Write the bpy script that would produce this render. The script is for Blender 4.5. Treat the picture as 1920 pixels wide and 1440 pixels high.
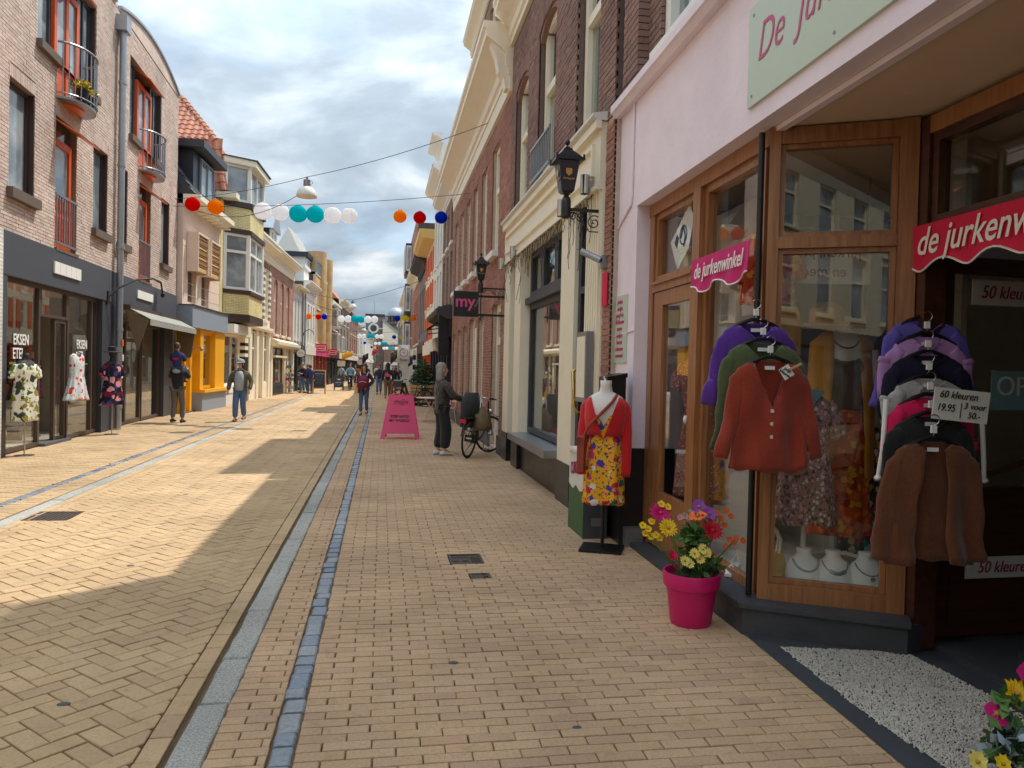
import bpy, math, random
from mathutils import Vector, Matrix
random.seed(7)
R = math.radians
for o in list(bpy.data.objects):
    bpy.data.objects.remove(o)
SC = bpy.context.scene
COL = SC.collection

# ---------------------------------------------------------------- camera
FPX, PW, PH, EYE = 1390.0, 1920, 1440, 1.6
YAW, PITCH, ROLL = math.atan(246 / 1390), 25.5 / 1390, 0.024
_f = Vector((math.sin(YAW) * math.cos(PITCH), math.cos(YAW) * math.cos(PITCH), -math.sin(PITCH)))
_r0 = Vector((math.cos(YAW), -math.sin(YAW), 0)); _u0 = _r0.cross(_f)
_r = _r0 * math.cos(ROLL) + _u0 * math.sin(ROLL)
_u = -_r0 * math.sin(ROLL) + _u0 * math.cos(ROLL)
cam = bpy.data.cameras.new('camera'); co = bpy.data.objects.new('camera', cam); COL.objects.link(co)
co.matrix_world = Matrix(((_r.x, _u.x, -_f.x, 0), (_r.y, _u.y, -_f.y, 0), (_r.z, _u.z, -_f.z, EYE), (0, 0, 0, 1)))
cam.sensor_width = 36; cam.lens = FPX / PW * 36; cam.clip_end = 3000; cam.clip_start = 0.05
SC.camera = co
CAMP = Vector((0, 0, EYE))

def at(px, py, y):
    """point of the place at street distance y seen at that spot of the photograph"""
    d = _f + _r * ((px - PW / 2) / FPX) - _u * ((py - PH / 2) / FPX)
    return CAMP + d * (y / d.y)

# ---------------------------------------------------------------- world, sun, exposure
SUN_EL, SUN_AZ = R(62), math.atan2(0.77, 0.63)
world = bpy.data.worlds.new('World'); SC.world = world; world.use_nodes = True
wn, wl = world.node_tree.nodes, world.node_tree.links
wn.clear()
def N(nt, t, **kw):
    n = nt.nodes.new(t)
    for k, v in kw.items():
        if k in n.inputs: n.inputs[k].default_value = v
        else: setattr(n, k, v)
    return n
nt = world.node_tree
out = N(nt, 'ShaderNodeOutputWorld'); bg = N(nt, 'ShaderNodeBackground'); bg.inputs[1].default_value = 0.12
sky = N(nt, 'ShaderNodeTexSky', sky_type='NISHITA', sun_disc=False, sun_elevation=SUN_EL, sun_rotation=SUN_AZ)
sky.air_density = 1.0; sky.dust_density = 1.0
tc = N(nt, 'ShaderNodeTexCoord')
sep = N(nt, 'ShaderNodeSeparateXYZ'); wl.new(tc.outputs['Generated'], sep.inputs[0])
zc = N(nt, 'ShaderNodeMath', operation='MAXIMUM'); wl.new(sep.outputs[2], zc.inputs[0]); zc.inputs[1].default_value = 0.0
za = N(nt, 'ShaderNodeMath', operation='ADD'); wl.new(zc.outputs[0], za.inputs[0]); za.inputs[1].default_value = 0.34
dv = N(nt, 'ShaderNodeVectorMath', operation='DIVIDE'); wl.new(tc.outputs['Generated'], dv.inputs[0])
cb = N(nt, 'ShaderNodeCombineXYZ')
for i in range(3): wl.new(za.outputs[0], cb.inputs[i])
wl.new(cb.outputs[0], dv.inputs[1])
def cloud_noise(scale, detail, rough, loc):
    mp = N(nt, 'ShaderNodeMapping'); mp.inputs['Location'].default_value = loc; mp.inputs['Scale'].default_value = (scale, scale * 1.15, 0.25)
    wl.new(dv.outputs[0], mp.inputs[0])
    n = N(nt, 'ShaderNodeTexNoise'); n.inputs['Scale'].default_value = 1; n.inputs['Detail'].default_value = detail; n.inputs['Roughness'].default_value = rough; n.inputs['Distortion'].default_value = 0.35
    wl.new(mp.outputs[0], n.inputs['Vector']); return n
n1 = cloud_noise(1.7, 8, 0.52, (3.1, 1.7, 0)); n2 = cloud_noise(3.0, 9, 0.52, (9.2, 4.1, 0))
cov = N(nt, 'ShaderNodeValToRGB'); wl.new(n1.outputs[0], cov.inputs[0])
cov.color_ramp.elements[0].position = 0.3; cov.color_ramp.elements[1].position = 0.46
shade = N(nt, 'ShaderNodeValToRGB'); wl.new(n2.outputs[0], shade.inputs[0])
cr = shade.color_ramp
cr.elements[0].position = 0.36; cr.elements[0].color = (2.2, 2.7, 3.2, 1)
cr.elements[1].position = 0.66; cr.elements[1].color = (5.6, 5.9, 6.1, 1)
e = cr.elements.new(0.47); e.color = (2.75, 3.3, 3.85, 1)
e = cr.elements.new(0.56); e.color = (3.8, 4.35, 4.8, 1)
mixw = N(nt, 'ShaderNodeMix', data_type='RGBA'); wl.new(cov.outputs[0], mixw.inputs[0])
bl = N(nt, 'ShaderNodeMix', data_type='RGBA', blend_type='MIX'); bl.inputs[0].default_value = 0.55
wl.new(sky.outputs[0], bl.inputs[6]); bl.inputs[7].default_value = (2.9, 4.1, 5.2, 1)
wl.new(bl.outputs[2], mixw.inputs[6]); wl.new(shade.outputs[0], mixw.inputs[7])
# overcast skies brighten evenly from the horizon to the zenith
lf = N(nt, 'ShaderNodeMath', operation='MULTIPLY_ADD'); wl.new(zc.outputs[0], lf.inputs[0]); lf.inputs[1].default_value = 1.2; lf.inputs[2].default_value = 0.5
sv = N(nt, 'ShaderNodeVectorMath', operation='SCALE'); wl.new(mixw.outputs[2], sv.inputs[0]); wl.new(lf.outputs[0], sv.inputs['Scale'])
wl.new(sv.outputs[0], bg.inputs[0]); wl.new(bg.outputs[0], out.inputs[0])

sl = bpy.data.lights.new('sun', 'SUN'); sl.energy = 2.05; sl.angle = R(0.55); sl.color = (1.0, 0.95, 0.86)
so = bpy.data.objects.new('sun', sl); COL.objects.link(so)
sdir = Vector((math.sin(SUN_AZ) * math.cos(SUN_EL), math.cos(SUN_AZ) * math.cos(SUN_EL), math.sin(SUN_EL)))
so.rotation_euler = sdir.to_track_quat('Z', 'Y').to_euler(); so.location = sdir * 60
vs = SC.view_settings
SC.display_settings.display_device = 'sRGB'; vs.view_transform = 'Standard'; vs.look = 'None'; vs.exposure = 1.06; vs.gamma = 1; vs.use_curve_mapping = False
SC.cycles.max_bounces = 8; SC.cycles.transparent_max_bounces = 16; SC.cycles.use_denoising = True
SC.cycles.sample_clamp_indirect = 6

# ---------------------------------------------------------------- materials
M = {}
def newmat(name):
    m = bpy.data.materials.new(name); m.use_nodes = True
    nt = m.node_tree; b = nt.nodes['Principled BSDF']; M[name] = m
    return m, nt, b
def c4(c): return (c[0], c[1], c[2], 1)
def rgb(r, g, b):
    f = lambda v: (v / 255 / 12.92) if v / 255 <= 0.04045 else ((v / 255 + 0.055) / 1.055) ** 2.4
    return (f(r), f(g), f(b))
def plain(name, col, rough=0.6, metal=0.0, var=0.12, scale=6.0, bump=0.0, bscale=60.0, sheen=0.0, coat=0.0, emit=None, spec=0.5):
    """a paint, plaster, cloth or metal with slight uneven tone, wear and grain"""
    m, nt, b = newmat(name); L = nt.links
    tcn = N(nt, 'ShaderNodeTexCoord')
    ns = N(nt, 'ShaderNodeTexNoise'); ns.inputs['Scale'].default_value = scale; ns.inputs['Detail'].default_value = 6; ns.inputs['Roughness'].default_value = 0.65
    L.new(tcn.outputs['Object'], ns.inputs['Vector'])
    mr = N(nt, 'ShaderNodeMapRange'); L.new(ns.outputs[0], mr.inputs[0]); mr.inputs[1].default_value = 0.3; mr.inputs[2].default_value = 0.7
    mr.inputs[3].default_value = 1 - var; mr.inputs[4].default_value = 1 + var * 0.5
    hs = N(nt, 'ShaderNodeHueSaturation'); hs.inputs['Color'].default_value = c4(col); L.new(mr.outputs[0], hs.inputs['Value'])
    L.new(hs.outputs[0], b.inputs['Base Color'])
    rr = N(nt, 'ShaderNodeMapRange'); L.new(ns.outputs[0], rr.inputs[0]); rr.inputs[3].default_value = max(0.02, rough - 0.1); rr.inputs[4].default_value = min(1, rough + 0.1)
    L.new(rr.outputs[0], b.inputs['Roughness'])
    b.inputs['Metallic'].default_value = metal; b.inputs['Specular IOR Level'].default_value = spec
    if sheen: b.inputs['Sheen Weight'].default_value = sheen
    if coat: b.inputs['Coat Weight'].default_value = coat
    if bump:
        n2 = N(nt, 'ShaderNodeTexNoise'); n2.inputs['Scale'].default_value = bscale; n2.inputs['Detail'].default_value = 4
        L.new(tcn.outputs['Object'], n2.inputs['Vector'])
        bp = N(nt, 'ShaderNodeBump'); bp.inputs['Strength'].default_value = bump; bp.inputs['Distance'].default_value = 0.01
        L.new(n2.outputs[0], bp.inputs['Height']); L.new(bp.outputs[0], b.inputs['Normal'])
    if emit:
        b.inputs['Emission Color'].default_value = c4(emit[0]); b.inputs['Emission Strength'].default_value = emit[1]
    return m
def pieces(name, cols, rough=0.85, grain=0.15, gscale=40.0, bump=0.25):
    """bricks, pavers, stones, tiles: each piece its own tone (per object and per loose piece)"""
    m, nt, b = newmat(name); L = nt.links
    g = N(nt, 'ShaderNodeNewGeometry'); oi = N(nt, 'ShaderNodeObjectInfo')
    ad = N(nt, 'ShaderNodeMath', operation='ADD'); L.new(g.outputs['Random Per Island'], ad.inputs[0]); L.new(oi.outputs['Random'], ad.inputs[1])
    fr = N(nt, 'ShaderNodeMath', operation='FRACT'); L.new(ad.outputs[0], fr.inputs[0])
    rp = N(nt, 'ShaderNodeValToRGB'); L.new(fr.outputs[0], rp.inputs[0])
    els = rp.color_ramp.elements
    while len(els) < len(cols): els.new(0.5)
    for i, c in enumerate(cols): els[i].position = i / (len(cols) - 1); els[i].color = c4(c)
    ns = N(nt, 'ShaderNodeTexNoise'); ns.inputs['Scale'].default_value = gscale; ns.inputs['Detail'].default_value = 5; ns.inputs['Roughness'].default_value = 0.7
    L.new(g.outputs['Position'], ns.inputs['Vector'])
    n3 = N(nt, 'ShaderNodeTexNoise'); n3.inputs['Scale'].default_value = 0.9; n3.inputs['Detail'].default_value = 5
    L.new(g.outputs['Position'], n3.inputs['Vector'])
    mr = N(nt, 'ShaderNodeMapRange'); L.new(ns.outputs[0], mr.inputs[0]); mr.inputs[1].default_value = 0.3; mr.inputs[2].default_value = 0.7
    mr.inputs[3].default_value = 1 - grain; mr.inputs[4].default_value = 1 + grain
    m2 = N(nt, 'ShaderNodeMapRange'); L.new(n3.outputs[0], m2.inputs[0]); m2.inputs[1].default_value = 0.3; m2.inputs[2].default_value = 0.7
    m2.inputs[3].default_value = 0.8; m2.inputs[4].default_value = 1.12
    n4 = N(nt, 'ShaderNodeTexNoise'); n4.inputs['Scale'].default_value = 7; n4.inputs['Detail'].default_value = 8; n4.inputs['Roughness'].default_value = .75; L.new(g.outputs['Position'], n4.inputs['Vector'])
    m4 = N(nt, 'ShaderNodeMapRange'); L.new(n4.outputs[0], m4.inputs[0]); m4.inputs[1].default_value = .28; m4.inputs[2].default_value = .46; m4.inputs[3].default_value = .72; m4.inputs[4].default_value = 1.0
    mu4 = N(nt, 'ShaderNodeMath', operation='MULTIPLY'); L.new(m4.outputs[0], mu4.inputs[0]); L.new(m2.outputs[0], mu4.inputs[1]); m2 = mu4
    mu = N(nt, 'ShaderNodeMath', operation='MULTIPLY'); L.new(mr.outputs[0], mu.inputs[0]); L.new(m2.outputs[0], mu.inputs[1])
    hs = N(nt, 'ShaderNodeHueSaturation'); L.new(rp.outputs[0], hs.inputs['Color']); L.new(mu.outputs[0], hs.inputs['Value'])
    L.new(hs.outputs[0], b.inputs['Base Color']); b.inputs['Roughness'].default_value = rough; b.inputs['Specular IOR Level'].default_value = 0.35
    if bump:
        bp = N(nt, 'ShaderNodeBump'); bp.inputs['Strength'].default_value = bump; bp.inputs['Distance'].default_value = 0.004
        L.new(ns.outputs[0], bp.inputs['Height']); L.new(bp.outputs[0], b.inputs['Normal'])
    return m
def brickwall(name, c1, c2, mortar, bw=0.21, bh=0.0625, rough=0.9, axes='xz', msize=0.008):
    """far brickwork whose pieces can no longer be told apart: courses with recessed joints"""
    m, nt, b = newmat(name); L = nt.links
    tcn = N(nt, 'ShaderNodeTexCoord'); sp = N(nt, 'ShaderNodeSeparateXYZ'); L.new(tcn.outputs['Object'], sp.inputs[0])
    cbn = N(nt, 'ShaderNodeCombineXYZ')
    if axes == 'xz':
        a2 = N(nt, 'ShaderNodeMath', operation='ADD'); L.new(sp.outputs[0], a2.inputs[0]); L.new(sp.outputs[1], a2.inputs[1])
        L.new(a2.outputs[0], cbn.inputs[0]); L.new(sp.outputs[2], cbn.inputs[1])
    else:
        L.new(sp.outputs[0], cbn.inputs[0]); L.new(sp.outputs[1], cbn.inputs[1])
    br = N(nt, 'ShaderNodeTexBrick'); L.new(cbn.outputs[0], br.inputs['Vector'])
    br.inputs['Color1'].default_value = c4(c1); br.inputs['Color2'].default_value = c4(c2); br.inputs['Mortar'].default_value = c4(mortar)
    br.inputs['Scale'].default_value = 1; br.inputs['Brick Width'].default_value = bw; br.inputs['Row Height'].default_value = bh; br.inputs['Mortar Size'].default_value = msize
    br.inputs['Mortar Smooth'].default_value = 0.2
    ns = N(nt, 'ShaderNodeTexNoise'); ns.inputs['Scale'].default_value = 1.3; ns.inputs['Detail'].default_value = 7; L.new(tcn.outputs['Object'], ns.inputs['Vector'])
    mr = N(nt, 'ShaderNodeMapRange'); L.new(ns.outputs[0], mr.inputs[0]); mr.inputs[1].default_value = 0.3; mr.inputs[2].default_value = 0.7; mr.inputs[3].default_value = 0.75; mr.inputs[4].default_value = 1.15
    hs = N(nt, 'ShaderNodeHueSaturation'); L.new(br.outputs[0], hs.inputs['Color']); L.new(mr.outputs[0], hs.inputs['Value']); L.new(hs.outputs[0], b.inputs['Base Color'])
    b.inputs['Roughness'].default_value = rough; b.inputs['Specular IOR Level'].default_value = 0.3
    inv = N(nt, 'ShaderNodeMath', operation='SUBTRACT'); inv.inputs[0].default_value = 1; L.new(br.outputs['Fac'], inv.inputs[1])
    bp = N(nt, 'ShaderNodeBump'); bp.inputs['Strength'].default_value = 0.5; bp.inputs['Distance'].default_value = 0.008; L.new(inv.outputs[0], bp.inputs['Height']); L.new(bp.outputs[0], b.inputs['Normal'])
    return m
def glass(name, tint=(0.8, 0.84, 0.82), refl=1.0, rough=0.0):
    """a window pane: a clear sheet with mirror reflections that grow at grazing angles"""
    m, nt, b = newmat(name); L = nt.links; nt.nodes.remove(b)
    o = nt.nodes['Material Output']
    tr = N(nt, 'ShaderNodeBsdfTransparent'); tr.inputs[0].default_value = c4(tint)
    gl = N(nt, 'ShaderNodeBsdfGlossy'); gl.inputs['Roughness'].default_value = rough; gl.inputs[0].default_value = (0.95, 0.97, 0.98, 1)
    g = N(nt, 'ShaderNodeNewGeometry'); dt = N(nt, 'ShaderNodeVectorMath', operation='DOT_PRODUCT'); L.new(g.outputs['Incoming'], dt.inputs[0]); L.new(g.outputs['Normal'], dt.inputs[1])
    ab = N(nt, 'ShaderNodeMath', operation='ABSOLUTE'); L.new(dt.outputs['Value'], ab.inputs[0]); om = N(nt, 'ShaderNodeMath', operation='SUBTRACT', use_clamp=True); om.inputs[0].default_value = 1; L.new(ab.outputs[0], om.inputs[1])
    pw = N(nt, 'ShaderNodeMath', operation='POWER'); L.new(om.outputs[0], pw.inputs[0]); pw.inputs[1].default_value = 4.5
    mm = N(nt, 'ShaderNodeMath', operation='MULTIPLY_ADD'); L.new(pw.outputs[0], mm.inputs[0]); mm.inputs[1].default_value = .9; mm.inputs[2].default_value = .055 * refl; mm.use_clamp = True
    mx = N(nt, 'ShaderNodeMixShader'); L.new(mm.outputs[0], mx.inputs[0]); L.new(tr.outputs[0], mx.inputs[1]); L.new(gl.outputs[0], mx.inputs[2]); L.new(mx.outputs[0], o.inputs[0])
    return m
def darkpane(name, col=(0.03, 0.035, 0.04), rough=0.06, curtain=None):
    m, nt, b = newmat(name); L = nt.links
    tcn = N(nt, 'ShaderNodeTexCoord'); oi = N(nt, 'ShaderNodeObjectInfo')
    ns = N(nt, 'ShaderNodeTexNoise'); ns.inputs['Scale'].default_value = 1.6; ns.inputs['Detail'].default_value = 3
    va = N(nt, 'ShaderNodeVectorMath', operation='ADD'); L.new(tcn.outputs['Object'], va.inputs[0]); L.new(oi.outputs['Location'], va.inputs[1]); L.new(va.outputs[0], ns.inputs['Vector'])
    rp = N(nt, 'ShaderNodeValToRGB'); L.new(ns.outputs[0], rp.inputs[0]); rp.color_ramp.elements[0].position = 0.4; rp.color_ramp.elements[1].position = 0.62
    rp.color_ramp.elements[0].color = c4(col); c2 = curtain or tuple(v * 2.2 for v in col); rp.color_ramp.elements[1].color = c4(c2)
    L.new(rp.outputs[0], b.inputs['Base Color']); b.inputs['Roughness'].default_value = rough; b.inputs['Specular IOR Level'].default_value = 0.9
    bp = N(nt, 'ShaderNodeBump'); bp.inputs['Strength'].default_value = 0.04; bp.inputs['Distance'].default_value = 0.02; L.new(ns.outputs[0], bp.inputs['Height']); L.new(bp.outputs[0], b.inputs['Normal'])
    return m
def printcloth(name, base, cols, scale=14.0, thr=0.33, second=None, sscale=30.0, rough=0.85):
    """cloth with a printed scatter of blooms"""
    m, nt, b = newmat(name); L = nt.links
    tcn = N(nt, 'ShaderNodeTexCoord')
    nw = N(nt, 'ShaderNodeTexNoise'); nw.inputs['Scale'].default_value = scale * 1.7; L.new(tcn.outputs['Object'], nw.inputs['Vector'])
    vm = N(nt, 'ShaderNodeVectorMath', operation='SCALE'); L.new(nw.outputs['Color'], vm.inputs[0]); vm.inputs['Scale'].default_value = 0.9 / scale
    va = N(nt, 'ShaderNodeVectorMath', operation='ADD'); L.new(tcn.outputs['Object'], va.inputs[0]); L.new(vm.outputs[0], va.inputs[1])
    def layer(sc, th, pal, below):
        vo = N(nt, 'ShaderNodeTexVoronoi'); vo.inputs['Scale'].default_value = sc; L.new(va.outputs[0], vo.inputs['Vector'])
        lt = N(nt, 'ShaderNodeMath', operation='LESS_THAN'); L.new(vo.outputs['Distance'], lt.inputs[0]); lt.inputs[1].default_value = th
        sp = N(nt, 'ShaderNodeSeparateColor'); L.new(vo.outputs['Color'], sp.inputs[0])
        rp = N(nt, 'ShaderNodeValToRGB'); rp.color_ramp.interpolation = 'CONSTANT'; L.new(sp.outputs[0], rp.inputs[0])
        els = rp.color_ramp.elements
        while len(els) < len(pal): els.new(0.5)
        for i, c in enumerate(pal): els[i].position = i / len(pal); els[i].color = c4(c)
        mx = N(nt, 'ShaderNodeMix', data_type='RGBA'); L.new(lt.outputs[0], mx.inputs[0]); L.new(rp.outputs[0], mx.inputs[7])
        if isinstance(below, tuple): mx.inputs[6].default_value = c4(below)
        else: L.new(below, mx.inputs[6])
        return mx.outputs[2]
    o = base
    if second: o = layer(sscale, 0.36, second, o)
    o = layer(scale, thr, cols, o)
    L.new(o, b.inputs['Base Color']); b.inputs['Roughness'].default_value = rough; b.inputs['Specular IOR Level'].default_value = 0.2
    return m
def wood(name, c1, c2, rough=0.35, scale=3.0, axis=2):
    m, nt, b = newmat(name); L = nt.links
    tcn = N(nt, 'ShaderNodeTexCoord'); mp = N(nt, 'ShaderNodeMapping'); sc = [scale * 14, scale * 14, scale * 14]; sc[axis] = scale * 0.9
    mp.inputs['Scale'].default_value = sc; L.new(tcn.outputs['Object'], mp.inputs[0])
    ns = N(nt, 'ShaderNodeTexNoise'); ns.inputs['Scale'].default_value = 1; ns.inputs['Detail'].default_value = 6; ns.inputs['Roughness'].default_value = 0.6; L.new(mp.outputs[0], ns.inputs['Vector'])
    rp = N(nt, 'ShaderNodeValToRGB'); L.new(ns.outputs[0], rp.inputs[0]); rp.color_ramp.elements[0].position = 0.32; rp.color_ramp.elements[1].position = 0.68
    rp.color_ramp.elements[0].color = c4(c1); rp.color_ramp.elements[1].color = c4(c2)
    L.new(rp.outputs[0], b.inputs['Base Color']); b.inputs['Roughness'].default_value = rough; b.inputs['Coat Weight'].default_value = 0.15; b.inputs['Coat Roughness'].default_value = 0.25
    return m

# paving
pieces('paver', [rgb(188, 156, 122), rgb(196, 164, 129), rgb(192, 159, 124), rgb(199, 167, 133), rgb(184, 151, 122), rgb(195, 162, 126)], rough=0.8, grain=0.16, gscale=70, bump=0.35)
pieces('paver_road', [rgb(184, 156, 119), rgb(192, 164, 126), rgb(188, 159, 121), rgb(195, 167, 130), rgb(182, 152, 119), rgb(192, 163, 125)], rough=0.8, grain=0.13, gscale=60, bump=0.3)
plain('joint_sand', rgb(108, 88, 64), 0.95, var=0.3, scale=9, bump=0.4, bscale=120)
brickwall('paving_far', rgb(196, 163, 122), rgb(204, 172, 130), rgb(136, 108, 78), 0.205, 0.0725, axes='xy', msize=0.006)
pieces('granite', [rgb(156, 155, 148), rgb(172, 171, 164), rgb(165, 164, 158)], rough=0.8, grain=0.6, gscale=95, bump=0.5)
pieces('cobble', [rgb(138, 146, 154), rgb(122, 132, 148), rgb(154, 156, 156), rgb(108, 122, 148), rgb(148, 150, 149)], rough=0.42, grain=0.25, gscale=35, bump=0.5)
plain('castiron', rgb(86, 76, 70), 0.6, 0.4, var=0.3, scale=20, bump=0.4, bscale=90)
plain('bluestone', rgb(88, 90, 93), 0.6, var=0.25, scale=7, bump=0.3, bscale=50)
plain('darkstone', rgb(66, 69, 74), 0.55, var=0.25, scale=6, bump=0.25, bscale=60)
# walls
pieces('brick_tan', [rgb(206, 184, 170), rgb(214, 194, 180), rgb(198, 174, 160), rgb(208, 184, 172), rgb(218, 200, 188)], 0.92)
pieces('brick_brown', [rgb(138, 110, 100), rgb(148, 116, 104), rgb(128, 100, 93), rgb(152, 122, 111), rgb(134, 106, 98)], 0.9)
pieces('brick_red', [rgb(164, 118, 102), rgb(174, 126, 108), rgb(150, 106, 94), rgb(180, 134, 117)], 0.9)
pieces('brick_yellow', [rgb(236, 220, 162), rgb(240, 226, 172), rgb(230, 212, 150)], 0.55, grain=0.1, gscale=20)
plain('mortar_tan', rgb(150, 126, 112), 0.95, var=0.2, scale=8)
plain('mortar_dark', rgb(112, 96, 90), 0.95, var=0.2, scale=8)
plain('mortar_red', rgb(196, 176, 160), 0.95, var=0.2, scale=8)
plain('mortar_yellow', rgb(168, 146, 96), 0.95, var=0.2, scale=8)
brickwall('far_red', rgb(176, 118, 100), rgb(160, 104, 90), rgb(180, 158, 144))
brickwall('far_brown', rgb(148, 118, 106), rgb(134, 106, 96), rgb(164, 148, 136))
brickwall('far_ochre', rgb(222, 182, 126), rgb(212, 170, 114), rgb(200, 176, 140))
brickwall('far_dark', rgb(110, 62, 54), rgb(96, 54, 48), rgb(112, 84, 76))
brickwall('far_grey', rgb(140, 124, 116), rgb(126, 112, 106), rgb(150, 140, 132))
brickwall('white_brick', rgb(224, 222, 216), rgb(216, 214, 208), rgb(188, 186, 180))
plain('pinkwall', rgb(245, 230, 240), 0.85, var=0.1, scale=1.6, bump=0.22, bscale=30)
plain('soffit', rgb(222, 196, 170), 0.8, var=0.06, scale=3)
plain('cream', rgb(242, 232, 208), 0.5, var=0.05, scale=3)
plain('cream_dirty', rgb(226, 214, 186), 0.6, var=0.12, scale=4)
plain('peach', rgb(232, 208, 188), 0.7, var=0.07, scale=3)
plain('whitepaint', rgb(238, 236, 228), 0.45, var=0.05, scale=4)
plain('offwhite', rgb(222, 220, 212), 0.55, var=0.08, scale=4)
plain('yellowpaint', rgb(240, 172, 20), 0.4, var=0.06, scale=4)
plain('yellowcornice', rgb(226, 190, 116), 0.55, var=0.06)
plain('greyfascia', rgb(72, 76, 84), 0.55, var=0.12, scale=3)
plain('bluegrey', rgb(142, 152, 164), 0.55, var=0.08)
plain('anthracite', rgb(58, 62, 70), 0.45, var=0.12)
plain('navy', rgb(40, 46, 60), 0.4, var=0.12)
plain('blackpaint', rgb(26, 26, 28), 0.35, var=0.2)
plain('blackplinth', rgb(34, 34, 37), 0.3, var=0.25, scale=5)
plain('brownframe', rgb(92, 78, 70), 0.45, 0.3, var=0.1)
plain('darkbrown', rgb(70, 52, 46), 0.5, var=0.15)
plain('stonesill', rgb(104, 88, 76), 0.7, var=0.15)
plain('orangepaint', rgb(226, 96, 40), 0.5, var=0.08)
plain('orangecanopy', rgb(222, 120, 66), 0.35, 0.2, var=0.1)
plain('greymetal', rgb(150, 152, 156), 0.4, 0.7, var=0.1)
plain('zinc', rgb(168, 174, 180), 0.45, 0.6, var=0.15)
plain('steel', rgb(190, 190, 190), 0.22, 1.0, var=0.1)
plain('chrome', rgb(215, 215, 215), 0.12, 1.0, var=0.05)
plain('brass', rgb(196, 156, 92), 0.3, 1.0, var=0.1)
plain('darkroof', rgb(66, 66, 70), 0.7, var=0.2)
plain('awning_grey', rgb(150, 150, 142), .85, var=.2, scale=5)
plain('rooffelt', rgb(92, 90, 88), 0.9, var=0.2)
pieces('slate', [rgb(70, 72, 78), rgb(84, 86, 92), rgb(60, 62, 68)], 0.75, grain=0.12)
pieces('pantile', [rgb(178, 108, 78), rgb(190, 120, 86), rgb(166, 98, 72), rgb(198, 134, 100)], 0.4, grain=0.12, gscale=18)
plain('interior', rgb(176, 166, 150), 0.9, var=0.15)
plain('interior_dark', rgb(84, 74, 66), 0.9, var=0.3, scale=2)
plain('interior_white', rgb(214, 208, 198), 0.9, var=0.08)
plain('curtain', rgb(196, 200, 200), 0.9, var=0.1)
glass('shopglass', (0.975, 0.985, 0.98), 1.0)
glass('upperglass', (0.82, 0.86, 0.88), 2.2)
darkpane('pane_dark'); darkpane('pane_grey', (0.17, 0.2, 0.215), 0.05, (0.36, 0.4, 0.42)); darkpane('pane_shop', (0.05, 0.048, 0.043), 0.05, (0.14, 0.13, 0.11))  # pane_grey: paler base paints in curtains and blue-grey reflections
wood('shopwood', rgb(136, 86, 52), rgb(174, 120, 76), 0.35, 2.5, 2)
wood('darkwood', rgb(58, 30, 22), rgb(84, 46, 30), 0.4, 2.5, 0)
wood('palewood', rgb(206, 160, 104), rgb(226, 184, 130), 0.6, 2.5, 0)
plain('magenta', rgb(206, 22, 112), 0.6, var=0.05)
plain('redbanner', rgb(214, 24, 72), 0.75, var=0.06)
plain('signgreen', rgb(196, 210, 190), 0.35, var=0.03)
plain('pinkletter', rgb(206, 78, 132), 0.5, var=0.02)
plain('whiteletter', rgb(242, 240, 236), 0.5, var=0.02)
plain('blackletter', rgb(24, 22, 24), 0.6, var=0.02)
plain('darkpinkletter', rgb(150, 30, 90), 0.6, var=0.02)
plain('pot', rgb(206, 20, 104), 0.4, var=0.05)
plain('soil', rgb(62, 46, 36), 0.95, var=0.3, scale=30)
plain('mannequin', rgb(228, 220, 212), 0.4, var=0.04)
plain('skin', rgb(206, 158, 130), 0.5, var=0.06)
plain('hair_brown', rgb(86, 66, 52), 0.6, var=0.3, scale=40)
plain('hair_grey', rgb(150, 142, 136), 0.6, var=0.3, scale=40)
plain('rubber', rgb(24, 24, 26), 0.75, var=0.15)
plain('jeans', rgb(84, 112, 152), 0.85, var=0.25, scale=14, bump=0.2, bscale=90)
plain('jeans_dark', rgb(64, 84, 116), 0.85, var=0.25, scale=14)
plain('khaki', rgb(116, 98, 74), 0.85, var=0.2, scale=12)
plain('taupe', rgb(112, 104, 98), 0.85, var=0.2, scale=12)
plain('blackcloth', rgb(30, 30, 34), 0.85, var=0.2, scale=12, sheen=0.2)
plain('navycloth', rgb(40, 42, 62), 0.85, var=0.2, scale=12, sheen=0.2)
plain('olivecloth', rgb(92, 92, 74), 0.85, var=0.2, scale=12)
plain('greycloth', rgb(160, 172, 180), 0.85, var=0.1, scale=12)
plain('maroon', rgb(118, 36, 70), 0.8, var=0.2, scale=14)
plain('rustcloth', rgb(160, 74, 54), 0.85, var=0.2)
plain('bluecloth', rgb(46, 52, 104), 0.85, var=0.15)
plain('tealcloth', rgb(120, 160, 170), 0.8, var=0.1)
plain('shoe_dark', rgb(40, 36, 36), 0.6, var=0.2)
plain('shoe_brown', rgb(124, 84, 58), 0.6, var=0.2)
plain('shoe_white', rgb(214, 210, 202), 0.6, var=0.1)
plain('leaf', rgb(92, 128, 62), 0.6, var=0.35, scale=30)
plain('leaf_dark', rgb(42, 72, 50), 0.6, var=0.35, scale=30)
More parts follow.
